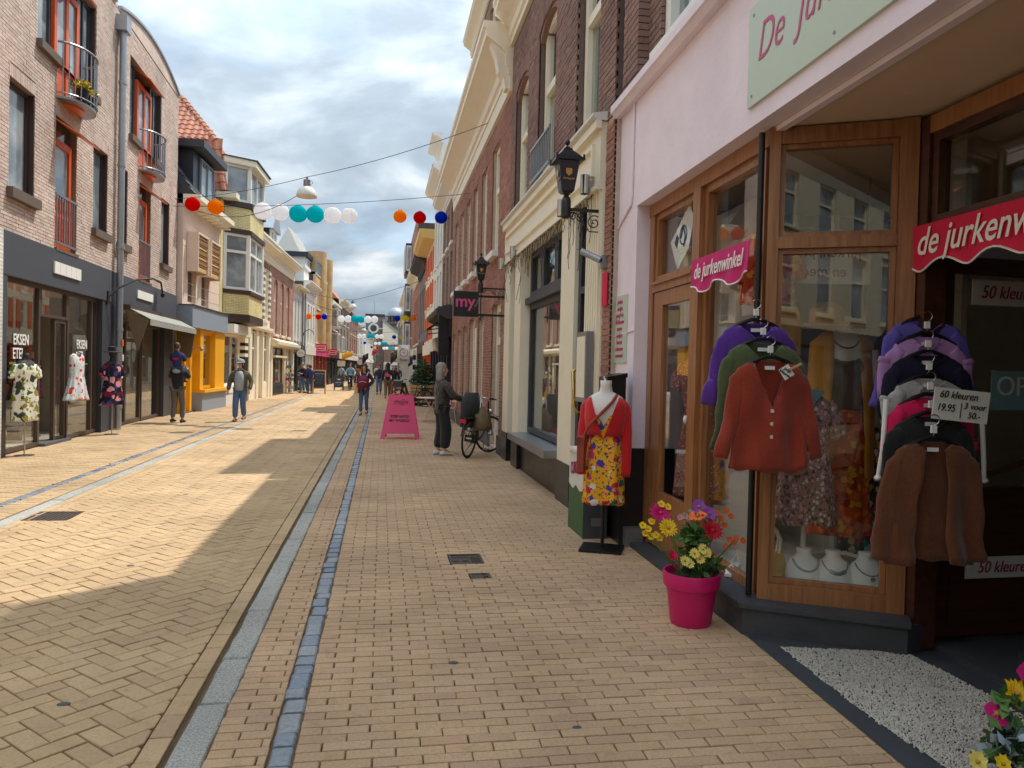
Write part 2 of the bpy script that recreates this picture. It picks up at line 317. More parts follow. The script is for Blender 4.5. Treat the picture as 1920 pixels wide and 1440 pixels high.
# ---------------------------------------------------------------- mesh helpers
class MB:
    def __init__(s): s.v = []; s.f = []; s.m = []; s.k = 0; s.uv = None
    def face(s, pts):
        n = len(s.v); s.v += [tuple(p) for p in pts]; s.f.append(tuple(range(n, n + len(pts)))); s.m.append(s.k)
    def box(s, x0, y0, z0, x1, y1, z1):
        if x1 < x0: x0, x1 = x1, x0
        if y1 < y0: y0, y1 = y1, y0
        if z1 < z0: z0, z1 = z1, z0
        n = len(s.v)
        s.v += [(x0, y0, z0), (x1, y0, z0), (x1, y1, z0), (x0, y1, z0), (x0, y0, z1), (x1, y0, z1), (x1, y1, z1), (x0, y1, z1)]
        for q in ((0, 3, 2, 1), (4, 5, 6, 7), (0, 1, 5, 4), (1, 2, 6, 5), (2, 3, 7, 6), (3, 0, 4, 7)):
            s.f.append(tuple(n + i for i in q)); s.m.append(s.k)
        return s
    def obox(s, c, ax, ay, az, hx, hy, hz):
        """box about c with half sizes along given axes"""
        c = Vector(c); ax = Vector(ax).normalized() * hx; ay = Vector(ay).normalized() * hy; az = Vector(az).normalized() * hz
        n = len(s.v)
        for sz in (-1, 1):
            for sx, sy in ((-1, -1), (1, -1), (1, 1), (-1, 1)): s.v.append(tuple(c + ax * sx + ay * sy + az * sz))
        for q in ((0, 3, 2, 1), (4, 5, 6, 7), (0, 1, 5, 4), (1, 2, 6, 5), (2, 3, 7, 6), (3, 0, 4, 7)):
            s.f.append(tuple(n + i for i in q)); s.m.append(s.k)
        return s
    def rings(s, rings, closed=True, cap0=True, cap1=True):
        """skin successive rings of equal length"""
        n0 = len(s.v); k = len(rings[0])
        for r in rings: s.v += [tuple(p) for p in r]
        for i in range(len(rings) - 1):
            for j in range(k if closed else k - 1):
                a = n0 + i * k + j; b = n0 + i * k + (j + 1) % k
                s.f.append((a, b, b + k, a + k)); s.m.append(s.k)
        if cap0: s.f.append(tuple(n0 + j for j in reversed(range(k)))); s.m.append(s.k)
        if cap1: s.f.append(tuple(n0 + (len(rings) - 1) * k + j for j in range(k))); s.m.append(s.k)
        return s
    def tube(s, pts, r, n=8, closed=False):
        pts = [Vector(p) for p in pts]; rs = r if isinstance(r, (list, tuple)) else [r] * len(pts)
        rings = []; up = None
        for i, p in enumerate(pts):
            if closed: t = pts[(i + 1) % len(pts)] - pts[i - 1]
            else: t = pts[min(i + 1, len(pts) - 1)] - pts[max(i - 1, 0)]
            t = t.normalized() if t.length > 1e-9 else Vector((0, 0, 1))
            if up is None:
                up = Vector((0, 0, 1)) if abs(t.z) < 0.9 else Vector((1, 0, 0))
            a = t.cross(up)
            if a.length < 1e-6: a = t.orthogonal()
            a.normalize(); b = a.cross(t).normalized(); up = b
            rings.append([p + a * (rs[i] * math.cos(2 * math.pi * j / n)) + b * (rs[i] * math.sin(2 * math.pi * j / n)) for j in range(n)])
        if closed:
            n0 = len(s.v)
            for q in rings: s.v += [tuple(p) for p in q]
            m = len(rings)
            for i in range(m):
                for j in range(n):
                    s.f.append((n0 + i * n + j, n0 + i * n + (j + 1) % n, n0 + ((i + 1) % m) * n + (j + 1) % n, n0 + ((i + 1) % m) * n + j)); s.m.append(s.k)
            return s
        return s.rings(rings)
    def lathe(s, prof, n=24, c=(0, 0, 0), axis='z', cap=True):
        rings = []
        for r, h in prof:
            ring = []
            for j in range(n):
                a = 2 * math.pi * j / n; x, y = r * math.cos(a), r * math.sin(a)
                p = (x, y, h) if axis == 'z' else ((h, x, y) if axis == 'x' else (y, h, x))
                ring.append((c[0] + p[0], c[1] + p[1], c[2] + p[2]))
            rings.append(ring)
        return s.rings(rings, True, cap, cap)
    def ball(s, c, rx, ry, rz, n=12, m=8):
        rings = []
        for i in range(1, m):
            t = math.pi * i / m
            rings.append([(c[0] + rx * math.sin(t) * math.cos(2 * math.pi * j / n), c[1] + ry * math.sin(t) * math.sin(2 * math.pi * j / n), c[2] - rz * math.cos(t)) for j in range(n)])
        return s.rings(rings)
    def prism(s, poly, a, b, plane='xz'):
        """extrude an outline; plane xz: outline (x,z), from y=a to y=b; xy: from z=a to z=b; yz: from x=a to x=b"""
        f = {'xz': lambda p, t: (p[0], t, p[1]), 'xy': lambda p, t: (p[0], p[1], t), 'yz': lambda p, t: (t, p[0], p[1])}[plane]
        return s.rings([[f(p, a) for p in poly], [f(p, b) for p in poly]])
    def strip(s, prof, x0, x1):
        """a moulding: profile (y,z) run along x"""
        return s.rings([[(x0, p[0], p[1]) for p in prof], [(x1, p[0], p[1]) for p in prof]])
    def mesh(s, name, mats, smooth=False):
        me = bpy.data.meshes.new(name); me.from_pydata(s.v, [], s.f)
        for m in ([mats] if isinstance(mats, str) else mats): me.materials.append(M[m])
        if any(s.m): me.polygons.foreach_set('material_index', s.m)
        if smooth: me.polygons.foreach_set('use_smooth', [True] * len(s.f))
        me.update(); return me
    def obj(s, name, mats, parent=None, smooth=False, loc=None, fix=True):
        me = s.mesh(name, mats, smooth)
        if fix and len(s.f) < 60000:
            import bmesh
            bm = bmesh.new(); bm.from_mesh(me); bmesh.ops.recalc_face_normals(bm, faces=bm.faces); bm.to_mesh(me); bm.free()
        if smooth == 'auto':
            me.polygons.foreach_set('use_smooth', [True] * len(s.f)); me.set_sharp_from_angle(angle=R(38))
        o = bpy.data.objects.new(name, me); COL.objects.link(o)
        if parent: o.parent = parent
        if loc: o.location = loc
        return o
def tag(o, label=None, cat=None, group=None, kind=None):
    if label: o['label'] = label
    if cat: o['category'] = cat
    if group: o['group'] = group
    if kind: o['kind'] = kind
    return o
def thing(name, label, cat, loc=(0, 0, 0), rotz=0, group=None):
    o = bpy.data.objects.new(name, None); COL.objects.link(o); o.empty_display_size = 0.2
    o.location = loc; o.rotation_euler = (0, 0, rotz); return tag(o, label, cat, group)
def copy_tree(o, parent=None):
    c = o.copy(); COL.objects.link(c); c.parent = parent
    for ch in list(o.children): copy_tree(ch, c)
    return c
def dup(root, loc, rotz, label, group=None):
    c = copy_tree(root); c.location = loc; c.rotation_euler = (0, 0, rotz); c['label'] = label
    if group: c['group'] = group
    return c
def text(body, size, mat, parent, loc, rot=(0, 0, 0), name='lettering', shear=0, align='CENTER', ext=0.002, sx=1.0, bold=0.0):
    cu = bpy.data.curves.new(name, 'FONT'); cu.body = body; cu.size = size; cu.shear = shear; cu.align_x = align; cu.align_y = 'CENTER'
    cu.extrude = ext; cu.offset = bold; cu.resolution_u = 4; cu.materials.append(M[mat])
    o = bpy.data.objects.new(name, cu); COL.objects.link(o); o.parent = parent; o.location = loc; o.rotation_euler = rot; o.scale = (sx, 1, 1)
    return o
FRONT = (math.pi / 2, 0, 0)     # text reading on a face that looks to -y
def share(name, me, parent, loc, rot=(0, 0, 0), scale=None, mat=None):
    o = bpy.data.objects.new(name, me); COL.objects.link(o); o.parent = parent; o.location = loc; o.rotation_euler = rot
    if scale: o.scale = scale
    return o
def proj(p):
    d = Vector(p) - CAMP; z = d.dot(_f)
    return (PW / 2 + FPX * d.dot(_r) / z, PH / 2 - FPX * d.dot(_u) / z, z) if z > 0.1 else (-1e6, -1e6, z)
def seen(p, mg=0):
    a = proj(p); return a[2] > 0.3 and -mg < a[0] < PW + mg and -mg < a[1] < PH + mg

# ---------------------------------------------------------------- paving
def clip(poly, axis, lim, keep_less):
    o = []
    for i in range(len(poly)):
        a, b = poly[i], poly[(i + 1) % len(poly)]
        ia = (a[axis] <= lim) == keep_less; ib = (b[axis] <= lim) == keep_less
        if ia: o.append(a)
        if ia != ib:
            t = (lim - a[axis]) / (b[axis] - a[axis]); o.append((a[0] + (b[0] - a[0]) * t, a[1] + (b[1] - a[1]) * t))
    return o
def add_paver(mb, poly, z, ch=0.004, deep=0.03):
    n = len(poly); cx = sum(p[0] for p in poly) / n; cy = sum(p[1] for p in poly) / n
    def ins(p, d):
        l = math.hypot(p[0] - cx, p[1] - cy) or 1; t = max(0, 1 - d * 1.3 / l); return (cx + (p[0] - cx) * t, cy + (p[1] - cy) * t)
    tx, ty = random.gauss(0, 0.006), random.gauss(0, 0.006); dz = random.gauss(0, 0.0012)
    h = lambda p, zz: (p[0], p[1], z + zz + dz + tx * (p[0] - cx) + ty * (p[1] - cy))
    mb.rings([[h(p, -deep) for p in poly], [h(p, -ch) for p in poly], [h(ins(p, ch), 0) for p in poly]], True, False, True)
def lay(pieces_, parent, mat, name, full, fullmesh, stuffname, nsingle=300, zlev=0.0):
    """pieces_: (poly, centre, angle, isfull). The ones that show largest become single parts, the rest one mesh."""
    cand = [i for i, p in enumerate(pieces_) if p[3] and seen((p[1][0], p[1][1], 0))]
    cand.sort(key=lambda i: (pieces_[i][1][0] ** 2 + pieces_[i][1][1] ** 2))
    single = set(cand[:nsingle]); mb = MB()
    for i, p in enumerate(pieces_):
        if i in single:
            o = share(name, fullmesh, parent, (p[1][0], p[1][1], zlev + random.gauss(0, 0.0012)), (random.gauss(0, 0.006), random.gauss(0, 0.006), p[2]))
        else:
            add_paver(mb, p[0], zlev)
    tag(mb.obj(stuffname, mat, parent, fix=False), kind='stuff')
    return mb
def rect(cx, cy, w, h, a=0):
    c, s = math.cos(a), math.sin(a)
    return [(cx + c * x - s * y, cy + s * x + c * y) for x, y in ((-w / 2, -h / 2), (w / 2, -h / 2), (w / 2, h / 2), (-w / 2, h / 2))]
def fullpaver(name, w, h, mat):
    mb = MB(); add_paver(mb, rect(0, 0, w, h), 0); return mb.mesh(name, mat)

XL, XK0, XK1, XC0, XC1, XR = -3.52, -0.832, -0.672, -0.425, -0.318, 2.28
NEAR, MID, FAR = 1.9, 30.0, 190.0
def sheet(name, x0, x1, y0, y1, z, mat, parent=None):
    return MB_quad(name, [(x0, y0, z), (x1, y0, z), (x1, y1, z), (x0, y1, z)], mat, parent)
def MB_quad(name, pts, mat, parent=None):
    mb = MB(); mb.face(pts); return mb.obj(name, mat, parent, fix=False)
ground = tag(sheet('ground', -600, 600, -300, 900, -0.06, 'joint_sand'), kind='structure')
HOLES = [(0.735, 6.2, 0.275, 0.31), (0.79, 5.68, 0.16, 0.14)]
DRAIN = (-3.27, 8.25, 0.42, 0.46)
def split_round(poly, holes):
    """cut a paver round the iron covers"""
    out = [poly]
    for cx, cy, w, h in holes:
        x0, x1, y0, y1 = cx - w / 2 - .006, cx + w / 2 + .006, cy - h / 2 - .006, cy + h / 2 + .006; nx = []
        for p in out:
            xs = [q[0] for q in p]; ys = [q[1] for q in p]
            if max(xs) <= x0 or min(xs) >= x1 or max(ys) <= y0 or min(ys) >= y1: nx.append(p); continue
            mid = clip(clip(p, 0, x0, False), 0, x1, True)
            for c in (clip(p, 0, x0, True), clip(p, 0, x1, False), clip(mid, 1, y0, True), clip(mid, 1, y1, False)):
                if len(c) > 2 and area(c) > 4e-4: nx.append(c)
        out = nx
    return out
def area(p): return abs(sum(p[i - 1][0] * p[i][1] - p[i][0] * p[i - 1][1] for i in range(len(p)))) / 2
def blocked(x, y, extra=()):
    for cx, cy, w, h in list(HOLES) + list(extra):
        if abs(x - cx) < w / 2 + 0.035 and abs(y - cy) < h / 2 + 0.02: return True
    return False
# right pavement: running bond across the walk, in two fields divided by the setts
rp = tag(sheet('right_pavement', XK1, 2.9, -6, FAR, -0.016, 'joint_sand'), kind='structure')
sheet('far_paving', XK1, 2.9, MID, FAR, -0.002, 'paving_far', rp)
PL, PHT, J = 0.2, 0.067, 0.0055
def running(x0, x1, y0, y1, skew=0.0, extra=()):
    out = []; row = 0; y = y0
    while y < y1:
        off = (0.5 * (row % 2)) * (PL + J) + random.gauss(0, 0.003)
        x = x0 - (PL + J) + off
        while x < x1:
            a, b = max(x, x0), min(x + PL, x1)
            if b - a > 0.02:
                cx, cy = (a + b) / 2, y + PHT / 2 + skew * ((a + b) / 2)
                jit = random.gauss(0, 0.0012); full = (b - a) > PL - 1e-4; pr = rect(cx + jit, cy, b - a, PHT, skew); sp = split_round(pr, HOLES)
                if sp == [pr]: out.append((pr, (cx + jit, cy), skew, full))
                else: out += [(q, (cx, cy), 0, False) for q in sp]
            x += PL + J
        y += PHT + J; row += 1
    return out
fm = fullpaver('paver', PL, PHT, 'paver')
lay(running(XK1 + 0.005, XC0 - 0.003, NEAR, MID) + running(XC1 + 0.003, 2.62, NEAR, MID, -0.012), rp, 'paver', 'paver', None, fm, 'paver_field')
# left pavement
lp = tag(sheet('left_pavement', -7.2, XL - 0.16, 2, FAR, -0.016, 'joint_sand'), kind='structure')
sheet('far_paving', -7.2, XL - 0.16, 36, FAR, -0.002, 'paving_far', lp)
lay(running(-6.4, -4.115, 7.0, 36) + running(-3.985, -3.70, 5.5, 36), lp, 'paver_road', 'paver', None, fullpaver('paver', PL, PHT, 'paver_road'), 'paver_field', 300)
# road: herringbone at 45 degrees with an edge course along the kerbs
rd = tag(sheet('road', XL, XK0, -6, FAR, -0.016, 'joint_sand'), kind='structure')
sheet('far_paving', XL, XK0, MID, FAR, -0.002, 'paving_far', rd)
HW = 0.103; HJ = 0.006; E0, E1 = XL + 0.115, XK0 - 0.115
pcs = []
ca = sa = math.sqrt(0.5)
for n in range(-30, 460):
    for k in range(-60, 60):
        bx, by = n + 2 * k, n - 2 * k
        for horiz in (True, False):
            cx, cy = (bx + 1, by + 0.5) if horiz else (bx + 0.5, by + 2)
            u, v = cx * HW, cy * HW
            wx, wy = ca * u - sa * v - 2.2, sa * u + ca * v
            if wx < E0 - 0.15 or wx > E1 + 0.15 or wy < NEAR or wy > MID: continue
            ang = R(45) if horiz else R(135)
            poly = rect(wx, wy, 2 * HW - HJ, HW - HJ, ang)
            xs = [p[0] for p in poly]; full = min(xs) > E0 and max(xs) < E1
            if not full:
                poly = clip(clip(poly, 0, E0, False), 0, E1, True)
                if len(poly) < 3: continue
                ar = abs(sum(poly[i][0] * poly[(i + 1) % len(poly)][1] - poly[(i + 1) % len(poly)][0] * poly[i][1] for i in range(len(poly)))) / 2
                if ar < 6e-4: continue
            sp = split_round(poly, [DRAIN])
            if sp == [poly]: pcs.append((poly, (wx, wy), ang, full))
            else: pcs += [(q, (wx, wy), 0, False) for q in sp]
y = NEAR
while y < MID:
    for cx in ((E1 + XK0) / 2 - 0.002, (E0 + XL) / 2 + 0.002):
        pcs.append((rect(cx, y + 0.1, 0.097, 0.2), (cx, y + 0.1), 0, False))
    y += 0.206
lay(pcs, rd, 'paver_road', 'paver', None, fullpaver('paver', 2 * HW - HJ, HW - HJ, 'paver_road'), 'paver_field')
# kerbs of long granite stones
def stone(w, l, h=0.12, ch=0.012, seed=0, n=4):
    """a worn stone block: chamfered with slightly uneven edges"""
    rnd = random.Random(seed); mb = MB()
    pts = []
    for i in range(n): pts.append((-w / 2 + rnd.uniform(-1, 1) * w * 0.03, -l / 2 + l * i / n))
    for i in range(n): pts.append((w / 2 + rnd.uniform(-1, 1) * w * 0.03, l / 2 - l * i / n))
    pts.insert(n, (-w / 2, l / 2)); pts.append((w / 2, -l / 2))
    def ins(p, d): return (p[0] - math.copysign(min(d, abs(p[0])), p[0]), p[1] - math.copysign(min(d, abs(p[1])), p[1]) * (1 if abs(abs(p[1]) - l / 2) < 1e-6 else 0))
    j = [rnd.uniform(-0.002, 0.002) for _ in pts]
    mb.rings([[(p[0], p[1], -h) for p in pts], [(p[0], p[1], -ch + j[i]) for i, p in enumerate(pts)], [(*ins(p, ch * 0.4), -ch * 0.3 + j[i]) for i, p in enumerate(pts)], [(*ins(p, ch), j[i] * 0.5) for i, p in enumerate(pts)]])
    return mb
def kerb_line(x, w, y0, lens, seed):
    k = tag(sheet('kerb', x - w / 2 - 0.012, x + w / 2 + 0.012, y0, FAR, -0.014, 'joint_sand'), kind='structure')
    y = y0; i = 0; rnd = random.Random(seed)
    sheet('far_kerb', x - w / 2, x + w / 2, 60, FAR, -0.003, 'bluestone', k)
    while y < 60:
        l = rnd.choice(lens)
        o = stone(w - 0.004, l - 0.012, 0.06, 0.012, seed * 100 + i, 6).obj('kerbstone', 'granite', k, fix=True)
        o.location = (x + rnd.gauss(0, 0.003), y + l / 2, rnd.gauss(0, 0.002)); y += l; i += 1
kerb_line((XK0 + XK1) / 2 + .008, 0.145, 1.6, (0.55, 0.8, 1.0, 1.25), 3)
kerb_line(-3.6, 0.15, 4.8, (0.8, 1.0, 1.2), 5)
def cobble_line(x, w, y0, y1, seed, count=300):
    c = tag(sheet('cobble_strip', x - w / 2 - 0.012, x + w / 2 + 0.012, y0, FAR, -0.0145, 'joint_sand'), kind='structure')
    sheet('far_setts', x - w / 2, x + w / 2, y1, FAR, -0.003, 'bluestone', c)
    rnd = random.Random(seed); variants = [stone(w, 1.0, 0.06, 0.014, seed * 10 + q, 3).obj('cobble', 'cobble', None).data for q in range(5)]
    for o in [o for o in COL.objects if o.name.startswith('cobble') and o.data in variants]: bpy.data.objects.remove(o)
    y = y0; i = 0
    while y < y1 and i < count:
        l = rnd.uniform(0.11, 0.19)
        share('cobble', variants[i % 5], c, (x + rnd.gauss(0, 0.004), y + l / 2, rnd.gauss(0, 0.002)), (rnd.gauss(0, 0.02), rnd.gauss(0, 0.02), rnd.gauss(0, 0.015)), (1 + rnd.gauss(0, 0.03), l - 0.013, 1)); y += l; i += 1
cobble_line((XC0 + XC1) / 2, 0.1, 1.7, 46, 4)
cobble_line(-4.05, 0.1, 7.2, 46, 6)
# iron covers and the gully grate
def cover(x, y, w, h, label, kind):
    t = thing('manhole_cover', label, 'drain cover', (x, y, 0)); mb = MB()
    mb.box(-w / 2, -h / 2, -0.03, w / 2, h / 2, -0.006)
    for a, b, c, d in ((-w / 2, -h / 2, w / 2, -h / 2 + 0.018), (-w / 2, h / 2 - 0.018, w / 2, h / 2), (-w / 2, -h / 2 + 0.018, -w / 2 + 0.018, h / 2 - 0.018), (w / 2 - 0.018, -h / 2 + 0.018, w / 2, h / 2 - 0.018)):
        mb.box(a, b, -0.03, c, d, 0.002)
    mb.obj('frame', 'castiron', t)
    l = MB()
    if kind == 'big':
        l.box(-w * .42, -h * .2, -.01, -w * .24, h * .1, 0.0); l.box(-w * .1, -h * .2, -.01, w * .06, h * .1, 0.0); l.box(-w * .42, h * .2, -.01, w * .1, h * .3, -0.002)
        for i in range(5): l.box(w * .16, -h * .3 + i * h * .12, -.01, w * .42, -h * .24 + i * h * .12, -.001)
    elif kind == 'grate':
        for i in range(9): l.box(-w / 2 + .02 + i * (w - .04) / 9, -h / 2 + .02, -.02, -w / 2 + .02 + (i + .55) * (w - .04) / 9, h / 2 - .02, 0.001)
    else:
        l.box(-w * .36, -h * .3, -.01, w * .1, h * .3, -.001); l.lathe([(0.001, -.01), (0.02, -.01), (0.02, 0), (0.001, 0)], 10, (w * .3, 0, 0))
    l.obj('lid' if kind != 'grate' else 'grate', 'castiron', t)
cover(*HOLES[0], 'larger rusty square iron cover set in the right pavement bricks', 'big')
cover(*HOLES[1], 'smaller rusty iron cover set in the pavement nearer the camera', 'small')
cover(*DRAIN, 'iron street gully grate beside the far left kerb', 'grate')
# chewing gum spots and litter are left on the bricks
for i, (x, y, r) in enumerate(((-1.42, 3.72, 0.03), (0.42, 4.0, 0.028), (0.9, 3.2, 0.022), (-1.9, 6.2, 0.03), (0.2, 2.75, 0.02), (-2.3, 9.5, 0.03))):
    mb = MB(); mb.lathe([(r * (0.9 + .2 * random.random()), 0.0005), (r * .8, 0.003)], 10); o = mb.obj('gum_spot', 'greyfascia', rd if x < -0.8 else rp); o.location = (x, y, 0.001); o.scale = (1, .7, 1)

# ---------------------------------------------------------------- facade helpers
def cells(x0, x1, z0, z1, holes):
    xs = sorted({x0, x1, *[v for h in holes for v in (h[0], h[1]) if x0 < v < x1]})
    zs = sorted({z0, z1, *[v for h in holes for v in (h[2], h[3]) if z0 < v < z1]})
    for i in range(len(xs) - 1):
        for j in range(len(zs) - 1):
            cx, cz = (xs[i] + xs[i + 1]) / 2, (zs[j] + zs[j + 1]) / 2
            if not any(h[0] < cx < h[1] and h[2] < cz < h[3] for h in holes): yield xs[i], xs[i + 1], zs[j], zs[j + 1]
def wall(root, x0, x1, z0, z1, holes, mat, y=0.0, reveal=0.2, name='wall'):
    mb = MB()
    for a, b, c, d in cells(x0, x1, z0, z1, holes): mb.face([(a, y, c), (b, y, c), (b, y, d), (a, y, d)])
    for a, b, c, d in holes:
        a, b, c, d = max(a, x0), min(b, x1), max(c, z0), min(d, z1)
        mb.face([(a, y, c), (a, y, d), (a, y + reveal, d), (a, y + reveal, c)]); mb.face([(b, y, c), (b, y + reveal, c), (b, y + reveal, d), (b, y, d)])
        mb.face([(a, y, d), (b, y, d), (b, y + reveal, d), (a, y + reveal, d)]); mb.face([(a, y, c), (a, y + reveal, c), (b, y + reveal, c), (b, y, c)])
    mb.face([(x0, y, z0), (x0, y, z1), (x0, y + reveal, z1), (x0, y + reveal, z0)]); mb.face([(x1, y, z0), (x1, y + reveal, z0), (x1, y + reveal, z1), (x1, y, z1)])
    return mb.obj(name, mat, root, fix=False)
def bricks(root, x0, x1, z0, z1, holes, mat, nsingle=300, bw=0.2, bh=0.052, j=0.01, proud=0.012, arch=None, keep=None):
    """real courses: running bond, cut at the openings"""
    rows = []; z = z0; r = 0
    while z + bh <= z1 + 1e-6:
        zc = z + bh / 2
        segs = [(x0, x1)]
        for a, b, c, d in holes:
            if c < zc < d:
                ns = []
                for s0, s1 in segs:
                    if b <= s0 or a >= s1: ns.append((s0, s1))
                    else:
                        if a - s0 > 0.02: ns.append((s0, a))
                        if s1 - b > 0.02: ns.append((b, s1))
                segs = ns
        for s0, s1 in segs:
            x = x0 - bw + (r % 2) * (bw + j) / 2 + ((r // 2) % 2) * 0.0
            while x < s1:
                a, b = max(x, s0), min(x + bw, s1)
                if b - a > 0.025 and (keep is None or keep((a + b) / 2, zc)): rows.append((a, b, z, z + bh, b - a > bw - 1e-4))
                x += bw + j
        z += bh + j; r += 1
    mw = root.matrix_basis
    cand = []
    for i, q in enumerate(rows):
        if q[4]:
            w = mw @ Vector(((q[0] + q[1]) / 2, 0, (q[2] + q[3]) / 2))
            if seen(w): cand.append(((w - CAMP).length, i))
    cand.sort(); single = {i for _, i in cand[:nsingle]}
    one = MB(); one.box(-bw / 2, 0, -bh / 2, bw / 2, 0.03, bh / 2); me = one.mesh('brick', mat)
    mb = MB()
    for i, (a, b, c, d, _) in enumerate(rows):
        dy = random.gauss(0, 0.0018)
        if i in single: share('brick', me, root, ((a + b) / 2, dy, (c + d) / 2))
        else:
            n = len(mb.v); mb.v += [(a, dy, c), (b, dy, c), (b, dy, d), (a, dy, d), (a, .03, c), (b, .03, c), (b, .03, d), (a, .03, d)]
            for q in ((0, 1, 2, 3), (1, 5, 6, 2), (4, 0, 3, 7), (3, 2, 6, 7), (0, 4, 5, 1)): mb.f.append(tuple(n + k for k in q)); mb.m.append(0)
    if mb.f: tag(mb.obj('brickwork', mat, root, fix=False), kind='stuff')
def soldier(root, x0, x1, z, mat, h=0.2, name='brick_lintel'):
    mb = MB(); x = x0
    while x < x1 - 0.03: mb.box(x, -0.004, z, min(x + 0.055, x1), 0.03, z + h); x += 0.065
    return tag(mb.obj(name, mat, root), kind='stuff')
def window(root, x0, x1, z0, z1, y=0.1, fmat='cream', pmat='pane_dark', fw=0.06, vert=(), horiz=(), fd=0.07, sill=None, name='window', arch=0.0, sub=0.04, back=None):
    """frame with bars, panes set back inside it, optional sill"""
    mb = MB()
    mb.box(x0, y, z0, x0 + fw, y + fd, z1); mb.box(x1 - fw, y, z0, x1, y + fd, z1)
    mb.box(x0 + fw, y, z0, x1 - fw, y + fd, z0 + fw); mb.box(x0 + fw, y, z1 - fw, x1 - fw, y + fd, z1)
    W, H = x1 - x0, z1 - z0
    vx = [x0 + fw] + [x0 + W * t for t in vert] + [x1 - fw]; hz = [z0 + fw] + [z0 + H * t for t in horiz] + [z1 - fw]
    hb = fw * 0.5
    for t in vx[1:-1]: mb.box(t - hb, y + .005, z0 + fw, t + hb, y + fd, z1 - fw)
    for t in hz[1:-1]:
        for i in range(len(vx) - 1):
            mb.box(vx[i] + (hb if i else 0), y + .004, t - hb, vx[i + 1] - (hb if i < len(vx) - 2 else 0), y + fd, t + hb)
    o = mb.obj(name, fmat, root)
    for i in range(len(vx) - 1):
        for k in range(len(hz) - 1):
            a, b = vx[i] + (hb if i else 0), vx[i + 1] - (hb if i < len(vx) - 2 else 0)
            c, d = hz[k] + (hb if k else 0), hz[k + 1] - (hb if k < len(hz) - 2 else 0)
            if b - a < .02 or d - c < .02: continue
            p = MB(); yy = y + fd * 0.65
            if k == len(hz) - 2 and len(hz) > 2 and sub: yy -= fd * .15
            p.box(a, yy, c, b, yy + .006, d); p.obj('pane', pmat, o)
    if sill:
        s = MB(); s.box(x0 - .05, y - sill[1], z0 - sill[2], x1 + .05, y + .03, z0 - .002); s.obj('sill', sill[0], o)
    return o
def cornice(root, x0, x1, z, prof, mat, name='cornice', ends=0.0):
    mb = MB(); mb.strip(prof_at(prof, z), x0 - ends, x1 + ends); return mb.obj(name, mat, root)
def prof_at(prof, z): return [(-p[0], z + p[1]) for p in prof]
CLASSIC = [(-.02, 0), (.06, 0), (.06, .1), (.1, .13), (.1, .3), (.16, .36), (.3, .46), (.36, .5), (.4, .52), (.4, .62), (.44, .66), (.44, .74), (-.02, .74)]
def scaled(prof, sx, sz): return [(p[0] * sx, p[1] * sz) for p in prof]
def shell(root, x0, x1, y0, y1, z0, z1, mat, name='building_shell'):
    mb = MB(); mb.box(x0, y0, z0, x1, y1, z1); return mb.obj(name, mat, root)
def band(root, x0, x1, z0, z1, y0, y1, mat, name='band'):
    mb = MB(); mb.box(x0, y0, z0, x1, y1, z1); return mb.obj(name, mat, root)
# ================================================================ LEFT SIDE
def frame_root(name, label, cat, p, q):
    """a building whose front runs from ground point p along the line to q; local x along the front, y into the house"""
    return thing(name, label, cat, (p[0], p[1], 0), math.atan2(q[1] - p[1], q[0] - p[0]))
bpy.context.view_layer.update()
# ---- the tan brick building with the two dark shopfronts
B1 = frame_root('brick_building', 'tan brick building with curved roof edge, orange balcony doors and two dark shopfronts', 'building', (-6.02, 14.0), (-6.37, 27.0))
X0, X1 = -4.2, 10.45
LOW = [(-3.1, -1.95, 4.38, 6.17), (-.7, .27, 4.38, 6.17), (3.15, 4.07, 4.42, 6.2), (4.79, 5.52, 4.4, 6.2), (8.62, 9.54, 4.42, 6.28)]
DOORS = [(1.17, 2.22, 3.70, 6.15), (6.5, 7.55, 3.72, 6.2)]
UPW = [(.33, 3.23, 7.2, 9.06), (5.58, 8.5, 7.16, 9.08)]
UPD = [(1.2, 2.45, 6.52, 7.2), (6.4, 7.75, 6.52, 7.16)]
HB = LOW + DOORS + UPW + UPD
wall(B1, X0, X1, 3.66, 9.75, HB, 'mortar_tan', y=0.012, reveal=0.3)
bricks(B1, X0, X1, 3.665, 9.74, [(a, b, c, d + .21) if (a, b, c, d) in LOW + DOORS else (a, b, c, d) for a, b, c, d in HB], 'brick_tan', 300, bw=0.205, bh=0.05, j=0.011)
for a, b, c, d in LOW + DOORS: soldier(B1, a - .001, b + .001, d + .006, 'brick_tan', .2)
def arc(x0, x1, z0, rise, n=14): return [(x0 + (x1 - x0) * i / n, z0 + rise * (1 - (2 * i / n - 1) ** 2)) for i in range(n + 1)]
for a, b in ((X0, 4.45), (4.75, X1)):
    top = arc(a, b, 9.8, .42)
    mb = MB(); mb.prism([(a, 9.752), (b, 9.752)] + top[::-1], 0.0, .3); mb.obj('gable_top', 'brick_tan', B1)
    mb = MB(); pr = [(p[0], p[1] + .001) for p in top]; up = [(p[0], p[1] + .06) for p in top]
    mb.prism(pr + up[::-1], -.05, 6.5); mb.obj('roof', 'zinc', B1)
band(B1, 4.45, 4.75, 9.752, 9.9, .05, .3, 'brick_tan', 'gable_link')
shell(B1, X0, X1, .32, 8, 3.0, 9.79, 'interior_dark')
shell(B1, X0, X1, 4.5, 8, 0, 2.999, 'interior')
for a, b, c, d in LOW:
    window(B1, a + .02, b - .02, c, d - .01, .1, 'darkbrown', 'pane_grey', .05, fd=.07)
    mb = MB(); mb.box(a - .07, -.1, c - .17, b + .07, .2, c - .004); mb.obj('sill', 'stonesill', B1)
    band(B1, b - .018, b - .002, c, d, .02, .098, 'darkbrown', 'jamb')
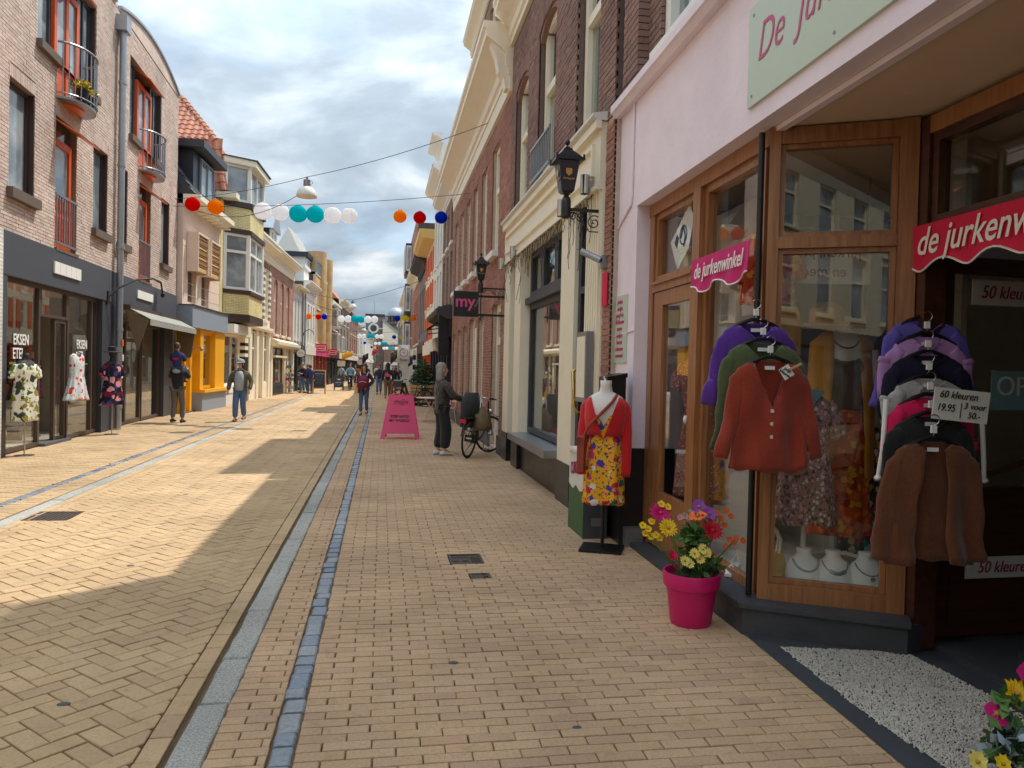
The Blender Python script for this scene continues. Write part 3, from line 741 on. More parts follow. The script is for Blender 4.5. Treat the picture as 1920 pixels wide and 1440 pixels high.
for (a, b, c, d) in DOORS:
    w = window(B1, a + .03, b - .03, c + .02, d - .35, .08, 'orangepaint', 'pane_grey', .13, (.0,) if 0 else (), (.32,), name='balcony_door')
    band(B1, a + .16, b - .16, c + .15, c + .98, .102, .115, 'orangepaint', 'door_panel')
    mb = MB()
    for i in range(9): mb.box(a + .17 + i * (b - a - .36) / 8.5, .09, c + .16, a + .19 + i * (b - a - .36) / 8.5, .1035, c + .96)
    for i in range(6): mb.box(a + .17, .092, c + .22 + i * .12, b - .17, .103, c + .235 + i * .12)
    mb.obj('panel_lattice', 'orangepaint', w)
    band(B1, a + .03, b - .03, d - .34, d - .01, .12, .27, 'pane_dark', 'fanlight')
    mb = MB()
    for z in (c + .08, c + .98): mb.box(a, -.03, z, b, .0, z + .045)
    for i in range(9): mb.box(a + .04 + i * (b - a - .1) / 8, -.025, c + .126, a + .062 + i * (b - a - .1) / 8, -.003, c + .979)
    mb.obj('railing', 'greymetal', B1)
    band(B1, a - .03, b + .03, c - .06, c - .002, -.05, .19, 'stonesill', 'door_step')
    mb = MB(); mb.rings([[(a + .02, .1, d - .02), (b - .02, .1, d - .02), (b - .02, -.42, d - .34), (a + .02, -.42, d - .34)], [(a + .02, .1, d), (b - .02, .1, d), (b - .02, -.43, d - .31), (a + .02, -.43, d - .31)]]); mb.obj('door_canopy', 'orangecanopy', B1)
for (a, b, c, d), (e, g, h, _) in zip(UPW, UPD):
    window(B1, a + .03, e - .02, c, d - .01, .12, 'anthracite', 'pane_grey', .06)
    window(B1, g + .02, b - .03, c, d - .01, .12, 'anthracite', 'pane_grey', .06, (.5,))
    window(B1, e + .02, g - .02, h + .02, d - .3, .06, 'orangepaint', 'pane_grey', .12, (.52,), (.3,), name='balcony_door')
    band(B1, e + .14, (e + g) / 2 - .08, h + .14, h + .68, .08, .094, 'orangepaint', 'door_panel')
    for q in ((a, e), (g, b)):
        mb = MB(); mb.box(q[0] - .05, -.1, c - .15, q[1] + .05, .2, c - .004); mb.obj('sill', 'stonesill', B1)
    band(B1, b - .026, b - .002, c, d, .03, .118, 'darkbrown', 'jamb')
    mb = MB(); mb.rings([[(e, .12, d - .05), (g, .12, d - .05), (g, -.25, d - .3), (e, -.25, d - .3)], [(e, .12, d - .03), (g, .12, d - .03), (g, -.26, d - .27), (e, -.26, d - .27)]]); mb.obj('door_canopy', 'orangecanopy', B1)
    cx = (e + g) / 2; rx = (g - e) / 2 + .02
    half = [(cx + rx * math.cos(math.pi + math.pi * i / 14), -.43 * math.sin(math.pi * i / 14)) for i in range(15)]
    bal = MB(); bal.prism([(p[0], p[1]) for p in half], h - .04, h, 'xy'); bo = bal.obj('balcony', 'greymetal', B1); mb = MB(); mb.prism([(cx + (p[0] - cx) * .55, p[1] * .55) for p in half], h - .07, h - .041, 'xy'); mb.obj('balcony_underside', 'orangecanopy', bo)
    rl = MB()
    for z in (h + .06, h + 1.0): rl.tube([(p[0], p[1] - .01, z) for p in half], .022 if z > h + .5 else .018, 6)
    for p in half[1:-1]: rl.tube([(p[0], p[1], h), (p[0], p[1], h + 1.0)], .011, 5)
    rl.obj('railing', 'greymetal', bo)
# drainpipe and hopper
mb = MB(); mb.tube([(4.62, -.12, .02), (4.62, -.12, 9.2)], .075, 12)
for z in (.5, 2.3, 4.2, 6.1, 8.0): mb.tube([(4.62, -.12, z), (4.62, -.12, z + .07)], .09, 12)
mb.obj('drainpipe', 'zinc', B1, 'auto')
mb = MB(); mb.box(4.46, -.24, 9.2, 4.8, .0, 9.55); mb.obj('hopper', 'zinc', B1)
mb = MB(); mb.tube([(4.86, -.06, 3.7), (4.86, -.06, 9.3)], .04, 8); mb.obj('drainpipe', 'zinc', B1, 'auto')
mb = MB(); mb.box(4.56, -.203, 1.95, 4.68, -.193, 2.1); mb.obj('sticker', 'orangepaint', B1)
mb = MB(); mb.box(4.56, -.203, 1.2, 4.66, -.193, 1.5); mb.box(4.6, -.203, 1.6, 4.7, -.193, 1.75); mb.obj('sticker', 'offwhite', B1)
# fascia and shopfronts
band(B1, X0, -1.3, 2.95, 3.655, -.03, .3, 'whitepaint', 'neighbour_fascia')
mb = MB(); mb.box(-1.28, -.05, 0, -.96, .3, 3.66); mb.obj('pilaster', 'white_brick', B1)
mb = MB(); mb.box(-.955, -.03, 0, -.76, .3, 3.4); mb.obj('pilaster', 'greyfascia', B1)
band(B1, -.955, 4.3, 2.95, 3.655, -.04, .3, 'greyfascia', 'fascia'); band(B1, 4.98, 10.42, 2.95, 3.655, -.04, .3, 'greyfascia', 'fascia')
band(B1, 4.302, 4.978, 0, 3.655, .0, .3, 'navy', 'recess_panel')
mb = MB(); mb.box(3.78, -.02, 0, 4.3, .3, 2.948); mb.obj('pilaster', 'anthracite', B1)
mb = MB(); mb.box(9.1, -.02, 0, 10.42, .3, 2.948); mb.obj('pilaster', 'anthracite', B1)
def blank_sign(x0, x1, z0, z1, n, label):
    t = thing('shop_sign', label, 'sign', tuple(B1.matrix_basis @ Vector(((x0 + x1) / 2, -.045, z0))), B1.rotation_euler.z)
    w = (x1 - x0) / n
    for i in range(n):
        mb = MB(); mb.box(-(x1 - x0) / 2 + i * w + .006, -.03, 0, -(x1 - x0) / 2 + (i + 1) * w - .006, 0, z1 - z0); mb.obj('sign_panel', 'whitepaint', t)
blank_sign(1.01, 2.33, 3.2, 3.42, 5, 'blank white sign strip on the dark fascia above the open shop door')
blank_sign(6.23, 7.65, 3.21, 3.42, 4, 'blank white sign strip on the dark fascia above the awning')
def shopfloor(root, x0, x1, depth, h, mats=('interior', 'interior', 'interior_white'), z=0.0, y=.3):
    mb = MB(); mb.face([(x0, y, z + .02), (x1, y, z + .02), (x1, depth, z + .02), (x0, depth, z + .02)]); mb.obj('shop_floor', mats[0], root)
    mb = MB(); mb.face([(x0, y, z), (x0, depth, z), (x0, depth, h), (x0, y, h)]); mb.face([(x1, y, z), (x1, y, h), (x1, depth, h), (x1, depth, z)]); mb.face([(x0, depth, z), (x1, depth, z), (x1, depth, h), (x0, depth, h)]); mb.obj('shop_wall', mats[1], root)
    mb = MB(); mb.face([(x0, y, h), (x0, depth, h), (x1, depth, h), (x1, y, h)]); mb.obj('shop_ceiling', mats[2], root)
shopfloor(B1, -.75, 3.77, 4.4, 2.94); shopfloor(B1, 5.0, 9.08, 4.4, 2.94)
window(B1, -.755, .8, .02, 2.945, .08, 'brownframe', 'shopglass', .07, name='shop_window')
window(B1, 2.08, 3.775, .02, 2.945, .08, 'brownframe', 'shopglass', .07, (.82,), name='shop_window')
window(B1, .805, 2.075, 2.38, 2.945, .08, 'brownframe', 'shopglass', .06, name='transom_window')
window(B1, 1.5, 2.07, .03, 2.375, .1, 'brownframe', 'shopglass', .07, name='door')
band(B1, .81, 2.07, 0, .05, -.02, .28, 'bluestone', 'threshold')
mb = MB(); mb.box(1.3, .6, .06, 1.42, 1.4, 2.3); mb.obj('door', 'blackpaint', B1)
for x, z in ((.0, 1.62), (2.85, 1.62)):
    text('EKSEN', .26, 'whiteletter', B1, (x + .12, .115, z + .3), FRONT, sx=.8, bold=.004); text('ETEL', .26, 'whiteletter', B1, (x + .02, .115, z + .06), FRONT, sx=.8, bold=.004)
    band(B1, x - .32, x + .45, z - .12, z - .08, .112, .116, 'leaf', 'green_stripe')
    text('vegetarisch eten', .06, 'whiteletter', B1, (x + .05, .115, z - .17), FRONT) if 0 else None
window(B1, 5.0, 5.93, .02, 2.6, .1, 'brownframe', 'shopglass', .07, name='shop_window')
window(B1, 5.935, 7.28, .02, 2.6, .12, 'brownframe', 'shopglass', .09, (), (.82,), name='shop_door')
window(B1, 7.285, 9.095, .02, 2.6, .1, 'brownframe', 'shopglass', .07, name='shop_window')
mb = MB(); mb.tube([(6.35, .06, .85), (6.35, .06, 1.55)], .018, 8); mb.tube([(6.35, .06, .85), (6.35, .12, .85)], .012, 6); mb.tube([(6.35, .06, 1.55), (6.35, .12, 1.55)], .012, 6); mb.obj('door_handle', 'steel', B1, 'auto')
mb = MB(); mb.lathe([(.001, -.004), (.18, -.004), (.18, .004), (.001, .004)], 20, (6.75, .16, 1.75), 'y'); mb.obj('window_sticker', 'tealcloth', B1)
aw = thing('shop_awning', 'short grey shop awning over the right hand dark shopfront', 'awning', tuple(B1.matrix_basis @ Vector((7.3, -.04, 2.62))), B1.rotation_euler.z)
mb = MB(); mb.box(-2.2, -.18, .22, 2.9, 0, .34); mb.obj('awning_box', 'brownframe', aw)
mb = MB(); mb.rings([[(-2.2, -.17, .24), (2.9, -.17, .24), (2.9, -.62, .0), (-2.2, -.62, .0)], [(-2.2, -.17, .25), (2.9, -.17, .25), (2.9, -.63, .01), (-2.2, -.63, .01)]]); mb.box(-2.2, -.63, -.14, 2.9, -.62, .005)
mb.obj('awning_cloth', 'awning_grey', aw)
mb = MB()
for x in (-2.15, 2.85): mb.tube([(x, -.02, .1), (x, -.6, .0)], .016, 6)
mb.obj('awning_arm', 'brownframe', aw)
mb = MB(); mb.rings([[(-2.19, -.05, .2), (-2.19, -.6, .0), (-2.19, -.35, -.8)], [(-2.18, -.05, .2), (-2.18, -.6, .0), (-2.18, -.35, -.8)]]); mb.rings([[(2.86, -.05, .2), (2.86, -.6, .0), (2.86, -.5, -.85), (2.86, -.1, -.95)], [(2.88, -.05, .2), (2.88, -.6, .0), (2.88, -.5, -.85), (2.88, -.1, -.95)]]); mb.obj('awning_side', 'khaki', aw)
# gooseneck lamp
gl = thing('wall_lamp', 'black gooseneck wall lamp beside the drainpipe', 'lamp', tuple(B1.matrix_basis @ Vector((4.05, -.04, 3.05))), B1.rotation_euler.z)
mb = MB(); mb.box(-.06, -.02, -.18, .06, 0, .12); mb.obj('base_plate', 'blackpaint', gl)
mb = MB(); mb.tube([(0, -.02, 0), (.12, -.15, .18), (.5, -.45, .45), (.85, -.72, .53), (1.05, -.85, .46), (1.1, -.88, .2)], .022, 8); mb.obj('arm', 'blackpaint', gl, 'auto')
mb = MB(); mb.lathe([(.02, .0), (.04, .02), (.05, .1), (.02, .12)], 12, (1.1, -.88, .1)); mb.obj('lamp_shade', 'blackpaint', gl)

# ---- line of the houses further along on the left: u metres from the brick building
LA, LB = Vector((-6.15, 24.56)), Vector((-4.9, 55.0))
LD = (LB - LA).normalized()
def left_root(name, label, u, back=0.0):
    p = LA + LD * u; n = Vector((-LD.y, LD.x)); p = p + n * back
    return frame_root(name, label, 'building', p, p + LD)
# ---- peach house with yellow shop
B2 = left_root('peach_house', 'narrow peach painted house with slate mansard roof over a yellow shopfront', 0.03)
w2 = 4.45
H2 = [(.55, 1.45, 3.5, 5.6), (2.1, 3.0, 3.5, 5.6)]
wall(B2, 0, w2, 3.4, 6.55, H2, 'peach', reveal=.18); shell(B2, 0, w2, .2, 8, 3.0, 6.55, 'interior_dark'); shell(B2, 0, w2, 2.2, 8, 0, 2.998, 'interior_dark')
mb = MB()
for i in range(7):
    z = 3.75 + i * .38; mb.box(0.002, -.006, z, w2 - .002, 0, z + .012)
mb.obj('plaster_joint', 'peach', B2)
for a, b, c, d in H2:
    window(B2, a, b, c, d, .08, 'peach', 'pane_shop', .07, (), (.6,))
    bx = thing('awning_hood', 'peach boxed sun awning hood folded over a window of the peach house', 'awning', tuple(B2.matrix_basis @ Vector(((a + b) / 2, 0, 4.5))), B2.rotation_euler.z, 'folded hood awnings on the peach house')
    mb = MB(); mb.box(-.62, -.36, 0, -.57, -.01, 1.25); mb.box(.57, -.36, 0, .62, -.01, 1.25); mb.box(-.569, -.36, 1.2, .569, -.01, 1.25); mb.obj('hood_frame', 'peach', bx)
    mb = MB()
    for k in range(7): mb.rings([[(-.56, -.05 - .025 * (k % 2), 1.19 - k * .165), (.56, -.05 - .025 * (k % 2), 1.19 - k * .165), (.56, -.3 - .05 * (k % 2), 1.16 - k * .165), (-.56, -.3 - .05 * (k % 2), 1.16 - k * .165)], [(-.56, -.05, 1.05 - k * .165), (.56, -.05, 1.05 - k * .165), (.56, -.3, 1.03 - k * .165), (-.56, -.3, 1.03 - k * .165)]])
    mb.obj('folded_canopy', 'palewood', bx)
    mb = MB()
    for k in range(6): mb.tube([(-.55, -.31, 1.08 - k * .165), (.55, -.31, 1.08 - k * .165)], .02, 6)
    mb.obj('rib', 'darkbrown', bx)
for k, lab in enumerate(('peach boxed awning hood on the peach house, the one nearer the brick building', 'peach boxed awning hood on the peach house, next to the yellow brick house')):
    hs_ = [o for o in COL.objects if o.name.startswith('awning_hood')]; hs_[k]['label'] = lab
g = cornice(B2, 0, w2, 6.55, [(-.02, 0), (.05, .0), (.45, .12), (.5, .14), (.5, .3), (-.02, .3)], 'cream', 'gutter')
mb = MB()
for i in range(8): mb.box(.2 + i * .56, -.42, 6.5, .3 + i * .56, -.02, 6.549)
mb.obj('bracket', 'cream', B2)
# slate mansard
mb = MB(); mb.rings([[(0, -.3, 6.86), (w2, -.3, 6.86), (w2, 1.0, 8.75), (0, 1.0, 8.75)], [(0, 6, 6.86), (w2, 6, 6.86), (w2, 5, 8.75), (0, 5, 8.75)]]); mb.obj('roof', 'darkroof', B2)
mb = MB(); sl_ = math.hypot(1.3, 1.89); dy, dz = 1.3 / sl_, 1.89 / sl_
for r in range(14):
    for c in range(24):
        x = c * .19 + (r % 2) * .095; t = r * .165
        if x + .18 > w2: continue
        y, z = -.3 + dy * t, 6.87 + dz * t
        mb.rings([[(x, y - .03, z + .012), (x + .095, y - .055, z + .03), (x + .18, y - .03, z + .012)], [(x, y - .0 + dy * .2, z + dz * .2), (x + .095, y - .02 + dy * .2, z + .015 + dz * .2), (x + .18, y + dy * .2, z + dz * .2)]], False, False, False)
tag(mb.obj('roof_slates', 'slate', B2), kind='stuff')
dm = MB(); dm.box(.6, -.1, 6.95, 2.95, 2.2, 8.4); d_ = dm.obj('dormer', 'navy', B2)
mb = MB(); mb.box(.3, -.5, 8.42, 3.3, 2.4, 8.64); mb.obj('dormer_roof', 'anthracite', d_)
window(B2, 1.25, 2.85, 7.0, 8.3, -.18, 'bluegrey', 'pane_grey', .06, (.5,), fd=.07, name='dormer_window')
# yellow shop
band(B2, 0, w2, 2.72, 3.395, -.32, .2, 'bluegrey', 'fascia')
mb = MB(); mb.box(-.02, -.36, 3.396, w2 + .02, .1, 3.43); mb.obj('lead_flashing', 'darkroof', B2)
for a, b, y0 in ((.0, .16, -.1), (.62, .8, -.1), (1.28, 1.66, -.22), (3.15, w2, -.22)):
    mb = MB(); mb.box(a, y0, .62 if a > 1.2 else 0.02, b, .2, 2.718); mb.obj('shopfront_post', 'yellowpaint', B2)
window(B2, 1.665, 3.145, .72, 2.65, -.1, 'yellowpaint', 'shopglass', .1, name='shop_window')
band(B2, 1.665, 3.145, 2.652, 2.717, -.2, .15, 'yellowpaint', 'shop_header')
band(B2, 1.2, w2, .62, .72, -.4, -.221, 'yellowpaint', 'sill')
band(B2, 1.28, w2, 0, .619, -.3, .15, 'bluegrey', 'bulkhead')
band(B2, .16, .62, 1.92, 2.7, .0, .1, 'yellowpaint', 'transom_panel'); band(B2, .8, 1.28, 1.92, 2.7, .05, .1, 'yellowpaint', 'transom_panel')
window(B2, .165, .615, .05, 1.91, .05, 'yellowpaint', 'pane_shop', .1, name='panel_window')
window(B2, .805, 1.275, .05, 1.915, .12, 'yellowpaint', 'pane_shop', .07, name='door')
band(B2, .14, 1.3, 0, .05, -.1, .2, 'bluestone', 'door_step')
mb = MB(); mb.tube([(.95, -.02, 2.0), (.98, -.2, 2.12), (.98, -.32, 2.1)], .02, 6); mb.ball((.98, -.34, 2.04), .05, .05, .06); mb.obj('door_lamp', 'greymetal', B2)
shopfloor(B2, 1.3, w2 - .05, 2.15, 2.9, ('interior', 'interior', 'interior_white'), y=.2)

# ---- yellow glazed brick house with bay and terracotta roof
B3 = left_root('yellow_brick_house', 'yellow glazed brick house with white bay window and terracotta tiled roof', 4.52)
w3 = 5.0
wall(B3, 0, w3, 3.3, 7.75, [(.45, 4.4, 4.42, 6.6)], 'mortar_yellow', y=.012, reveal=.2)
bricks(B3, 0, w3, 3.3, 7.72, [(.45, 4.4, 3.45, 7.72)], 'brick_yellow', 0, bw=.2, bh=.052)
shell(B3, 0, w3, .22, 8, 2.9, 8.0, 'interior_dark'); shell(B3, 0, w3, 1.6, 8, 0, 2.89, 'interior_dark')
BAY = [(.5, 0.0), (1.15, -.8), (3.7, -.8), (4.35, 0.0)]
def bay_prism(z0, z1, out, mat, name, parent=B3):
    cx = (BAY[0][0] + BAY[3][0]) / 2
    P = [(cx + (x - cx) * (1 + out * .3), y - (out if y < 0 else 0)) for x, y in BAY] + [(BAY[3][0], .2), (BAY[0][0], .2)]
    mb = MB(); mb.prism(P, z0, z1, 'xy'); return mb.obj(name, mat, parent)
bay = bay_prism(3.5, 4.3, .0, 'mortar_yellow', 'bay')
def bay_bricks(z0, z1):
    mb = MB()
    for i in range(3):
        (ax, ay), (bx, by) = BAY[i], BAY[i + 1]; L = math.hypot(bx - ax, by - ay); ux, uy = (bx - ax) / L, (by - ay) / L; nx, ny = uy, -ux
        z = z0; r = 0
        while z + .05 < z1:
            s = -.1 * (r % 2)
            while s < L - .01:
                a, b = max(s, 0), min(s + .2, L)
                if b - a > .02:
                    q = [(ax + ux * t + nx * .012, ay + uy * t + ny * .012) for t in (a, b)]; q0 = [(ax + ux * t, ay + uy * t) for t in (a, b)]
                    mb.rings([[(q0[0][0], q0[0][1], z), (q0[1][0], q0[1][1], z), (q0[1][0], q0[1][1], z + .052), (q0[0][0], q0[0][1], z + .052)], [(q[0][0], q[0][1], z), (q[1][0], q[1][1], z), (q[1][0], q[1][1], z + .052), (q[0][0], q[0][1], z + .052)]], True, False, True)
                s += .21
            z += .062; r += 1
    tag(mb.obj('brickwork', 'brick_yellow', bay), kind='stuff')
bay_bricks(3.52, 4.28); bay_prism(6.75, 7.6, .0, 'mortar_yellow', 'bay_upper'); bay_bricks(6.78, 7.58)
bay_prism(3.2, 3.498, .06, 'darkbrown', 'bay_base'); bay_prism(4.302, 4.44, .08, 'darkbrown', 'bay_sill'); bay_prism(6.58, 6.748, .08, 'darkbrown', 'bay_lintel'); bay_prism(7.602, 7.8, .1, 'darkbrown', 'bay_cornice')
def bay_windows(z0, z1, split, mat='whitepaint', pm='pane_grey'):
    for i in range(3):
        (ax, ay), (bx, by) = BAY[i], BAY[i + 1]; L = math.hypot(bx - ax, by - ay); a = math.atan2(by - ay, bx - ax)
        o = window(B3, .02, L - .02, z0, z1, 0, mat, pm, .1, (.5,) if i == 1 else (), split, fd=.1, name='bay_window'); o.location = (ax, ay, 0); o.rotation_euler = (0, 0, a)
    mb = MB()
    for x, y in BAY: mb.box(x - .07, y - .03, z0, x + .07, y + .1, z1)
    mb.obj('bay_post', mat, B3)
bay_windows(4.442, 6.578, (.68,))
# upper dormer bay with flat overhanging roof
bay_windows(7.802, 9.2, ())
bay_prism(9.2, 9.42, .22, 'cream', 'dormer_roof'); bay_prism(9.421, 9.46, .28, 'darkroof', 'dormer_roof_felt')
mb = MB(); mb.box(-.05, -.55, 7.76, .5, .2, 7.98); mb.box(4.36, -.4, 7.76, w3 + .1, .2, 7.98); mb.obj('gutter', 'cream', B3)
mb = MB(); mb.rings([[(-.02, -.56, 7.981), (.52, -.56, 7.981), (.52, .6, 8.12), (-.02, .6, 8.12)], [(-.02, -.56, 8.01), (.52, -.56, 8.01), (.52, .6, 8.15), (-.02, .6, 8.15)]]); mb.obj('gutter_flashing', 'zinc', B3)
# terracotta roof: steep lower slopes and a flatter upper slope, hipped towards the camera
RA = [(-.0, .15, 8.0), (5.0, .15, 8.0)]; 
mb = MB(); mb.rings([[(0, -.05, 7.95), (w3, -.05, 7.95), (w3, 7.9, 7.95), (0, 7.9, 7.95)], [(.3, .3, 9.85), (w3 - .3, .3, 9.85), (w3 - .3, 7.4, 9.85), (.3, 7.4, 9.85)], [(2.45, 2.2, 12.1), (2.6, 2.2, 12.1), (2.6, 5.6, 12.1), (2.45, 5.6, 12.1)]]); roof3 = mb.obj('roof', 'pantile', B3)
def pantile_mesh(w=.27, l=.4, mat='pantile'):
    mb = MB(); prof = [(-w / 2 - .02, .0), (-w * .3, .035), (-w * .12, .045), (w * .08, .012), (w * .3, -.004), (w / 2, .012)]
    mb.rings([[(p[0], 0, p[1] + .028) for p in prof], [(p[0], l, p[1]) for p in prof]], False, False, False)
    mb.rings([[(p[0], 0, p[1] + .028) for p in prof], [(p[0], 0, p[1] + .006) for p in prof]], False, False, False)
    return mb.mesh('roof_tile', mat, True)
TM = pantile_mesh()
def tile_plane(parent, o, ux, uy, cols, rows, clipf=None, sx=.25, sy=.33, mesh=TM, name='roof_tile'):
    """tiles on a slope: o lower corner, ux along the eave, uy up the slope"""
    o, ux, uy = Vector(o), Vector(ux).normalized(), Vector(uy).normalized(); n = ux.cross(uy).normalized()
    rot = Matrix((ux, uy, n)).transposed().to_euler()
    for r in range(rows):
        for c in range(cols):
            if clipf and not clipf(c, r): continue
            p = o + ux * (c * sx + sx / 2) + uy * (r * sy) + n * .03
            share(name, mesh, parent, p, rot)
# south face (towards the camera): runs from the street front back into the block, so along +y at x ~ 0 looking to -x
tile_plane(roof3, (.0, 6.3, 7.97), (0, -1, 0), (.3, 0, 1.9), 25, 6)
tile_plane(roof3, (.28, 6.0, 9.88), (0, -1, 0), (2.15, 0, 2.25), 23, 9, lambda c, r: c * .25 < 5.5 - r * .21)
tile_plane(roof3, (.3, -.08, 7.97), (1, 0, 0), (0, .35, 1.9), 2, 5)
mb = MB()
for i in range(11):
    t = i / 11; p = Vector((.28, .28, 9.88)).lerp(Vector((2.45, 2.2, 12.15)), t); q = p + Vector((2.17, 1.92, 2.27)).normalized() * .36; mb.tube([p, q], [.14, .11], 8)
mb.obj('ridge_tiles', 'pantile', roof3)
mb = MB()
for i in range(6):
    t = i / 6; p = Vector((.0, -.06, 8.0)).lerp(Vector((.28, .29, 9.85)), t); q = p + Vector((.28, .35, 1.85)).normalized() * .36; mb.tube([p, q], [.13, .1], 8)
mb.obj('hip_tiles', 'pantile', roof3)
# shop under the bay
window(B3, .15, 3.4, .75, 2.75, .05, 'cream', 'shopglass', .08, (.62,), name='shop_window')
band(B3, 0, 3.5, .0, .45, -.05, .2, 'offwhite', 'bulkhead'); band(B3, 0, 3.5, .452, .75, -.08, .2, 'whitepaint', 'sill')
band(B3, 0, w3, 2.752, 3.2, -.12, .2, 'cream_dirty', 'fascia')
mb = MB(); mb.box(.2, -.5, 2.78, 2.6, -.13, 3.1); mb.obj('awning_cassette', 'whitepaint', B3)
mb = MB()
for k, (z0, z1, m) in enumerate(((0, 1.9, 'blackpaint'), (1.902, 2.05, 'cream'), (2.052, 2.2, 'blackpaint'), (2.202, 2.36, 'cream'), (2.362, 2.5, 'blackpaint'), (2.502, 2.75, 'cream'))):
    band(B3, 3.9, 4.55, z0, z1, -.1, .2, m, 'striped_pilaster')
band(B3, 3.402, 3.898, 0, 2.75, .1, .2, 'cream', 'pilaster'); band(B3, 4.552, w3, 0, 2.75, .0, .2, 'cream', 'pilaster')
shopfloor(B3, .05, 3.6, 1.55, 2.8, ('interior', 'interior_dark', 'interior'), y=.2)
# ---- white house with banded brick piers
B4 = left_root('white_banded_house', 'white house with brown and white banded piers between tall windows', 9.55)
w4 = 4.8
H4 = [(.35, 1.3, 3.75, 6.2), (1.85, 2.75, 3.75, 6.2), (3.3, 4.2, 3.75, 6.2)]
wall(B4, 0, w4, 3.3, 6.6, H4, 'cream', reveal=.22); shell(B4, 0, w4, .24, 8, 3.0, 7.6, 'interior_dark'); shell(B4, 0, w4, 1.6, 8, 0, 2.99, 'interior_dark')
for a, b, c, d in H4: window(B4, a, b, c, d, .1, 'cream', 'pane_grey', .08, (), (.66,), sill=('cream', .2, .1))
mb = MB(); mb2 = MB()
for a, b in ((1.42, 1.74), (2.87, 3.18), (4.3, 4.62)):
    for k in range(8): mb.box(a, -.05, 3.78 + k * .3, b, .01, 3.93 + k * .3); mb2.box(a - .03, -.07, 3.934 + k * .3, b + .03, .01, 4.076 + k * .3)
mb.obj('brick_band', 'far_brown', B4); mb2.obj('white_band', 'whitepaint', B4)
mb = MB()
for k in range(9): mb.box(.1 + k * .52, -.06, 6.24, .32 + k * .52, .01, 6.52)
mb.obj('brick_frieze', 'far_brown', B4)
mb = MB(); mb.rings([[(.4, -.02, 5.95), (1.25, -.02, 5.95), (1.25, -.55, 5.45), (.4, -.55, 5.45)], [(.4, -.0, 5.98), (1.25, -.0, 5.98), (1.25, -.54, 5.49), (.4, -.54, 5.49)]]); mb.obj('open_sash', 'bluegrey', B4)
cornice(B4, 0, w4, 6.6, scaled(CLASSIC, 1.3, 1.15), 'cream'); cornice(B4, 0, w4, 3.18, [(-.02, 0), (.12, 0), (.2, .08), (.2, .2), (-.02, .2)], 'cream', 'string_course')
mb = MB(); mb.rings([[(0, .2, 7.5), (w4, .2, 7.5), (w4, 1.6, 9.0), (0, 1.6, 9.0)], [(0, 6, 7.5), (w4, 6, 7.5), (w4, 5, 9.0), (0, 5, 9.0)]]); mb.obj('roof', 'slate', B4)
d_ = shell(B4, .9, 2.6, .3, 3, 7.5, 8.9, 'whitepaint', 'dormer'); band(B4, .7, 2.8, 8.901, 9.05, .1, 3.1, 'offwhite', 'dormer_roof'); window(B4, 1.05, 2.45, 7.6, 8.75, .2, 'whitepaint', 'pane_grey', .07, (.33, .66), fd=.09, name='dormer_window')
for a, b in ((0, .5), (1.55, 1.95), (2.9, 3.2), (4.35, w4)): band(B4, a, b, 0, 3.178, -.06, .2, 'cream', 'pilaster')
window(B4, .502, 1.548, .7, 3.1, .05, 'cream', 'pane_shop', .08, (), (.68,), name='shop_window'); band(B4, .502, 1.548, 0, .7, .0, .2, 'cream', 'bulkhead')
window(B4, 1.952, 2.898, .05, 3.1, .1, 'cream', 'pane_shop', .14, (), (.72,), name='door')
window(B4, 3.202, 4.348, .7, 3.1, .05, 'cream', 'pane_shop', .08, (), (.68,), name='shop_window'); band(B4, 3.202, 4.348, 0, .7, .0, .2, 'cream', 'bulkhead')
# ---- red brick house with three arched windows
B5 = left_root('red_brick_house', 'red brick house with three tall arched windows over a cream shopfront', 14.4)
w5 = 7.2
H5 = [(1.0, 2.0, 3.2, 6.05), (2.9, 3.9, 3.2, 6.05), (4.8, 5.8, 3.2, 6.05)]
wall(B5, 0, w5, 2.95, 6.6, H5, 'far_red', reveal=.2); shell(B5, 0, w5, .22, 8, 2.7, 7.4, 'interior_dark'); shell(B5, 0, w5, 1.5, 8, 0, 2.69, 'interior_dark')
for a, b, c, d in H5:
    window(B5, a, b, c, d, .1, 'cream', 'pane_grey', .1, (.5,), (.62,), sill=('cream', .22, .12))
    mb = MB(); ar = arc(a - .05, b + .05, d - .25, .28, 8); mb.prism([(a - .05, d + .12), (a - .05, d - .25)] + ar + [(b + .05, d - .25), (b + .05, d + .12)], -.004, .06); mb.obj('brick_arch', 'far_brown', B5)
band(B5, 0, w5, 6.601, 6.9, -.06, .2, 'cream', 'frieze'); cornice(B5, 0, w5, 6.9, scaled(CLASSIC, 1.2, .75), 'cream')
mb = MB(); mb.rings([[(0, .2, 7.4), (w5, .2, 7.4), (w5, 2.2, 9.2), (0, 2.2, 9.2)], [(0, 6, 7.4), (w5, 6, 7.4), (w5, 5, 9.2), (0, 5, 9.2)]]); mb.obj('roof', 'slate', B5)
d_ = shell(B5, .9, 2.7, .3, 3, 7.4, 8.6, 'navy', 'dormer'); window(B5, 1.0, 2.6, 7.5, 8.6, .2, 'whitepaint', 'pane_grey', .08, (.5,), fd=.09, name='dormer_window')
mb = MB(); mb.prism([(.65, 8.601), (2.95, 8.601), (1.8, 9.9)], .05, 3.2); mb.obj('dormer_roof', 'zinc', d_)
cornice(B5, 0, w5, 2.5, [(-.02, 0), (.3, .05), (.42, .14), (.42, .3), (.1, .45), (-.02, .45)], 'cream_dirty', 'shop_cornice')
for a, b in ((0, .45), (3.9, 4.3), (4.9, 5.2), (6.7, w5)): band(B5, a, b, 0, 2.5, -.1, .2, 'cream', 'pilaster')
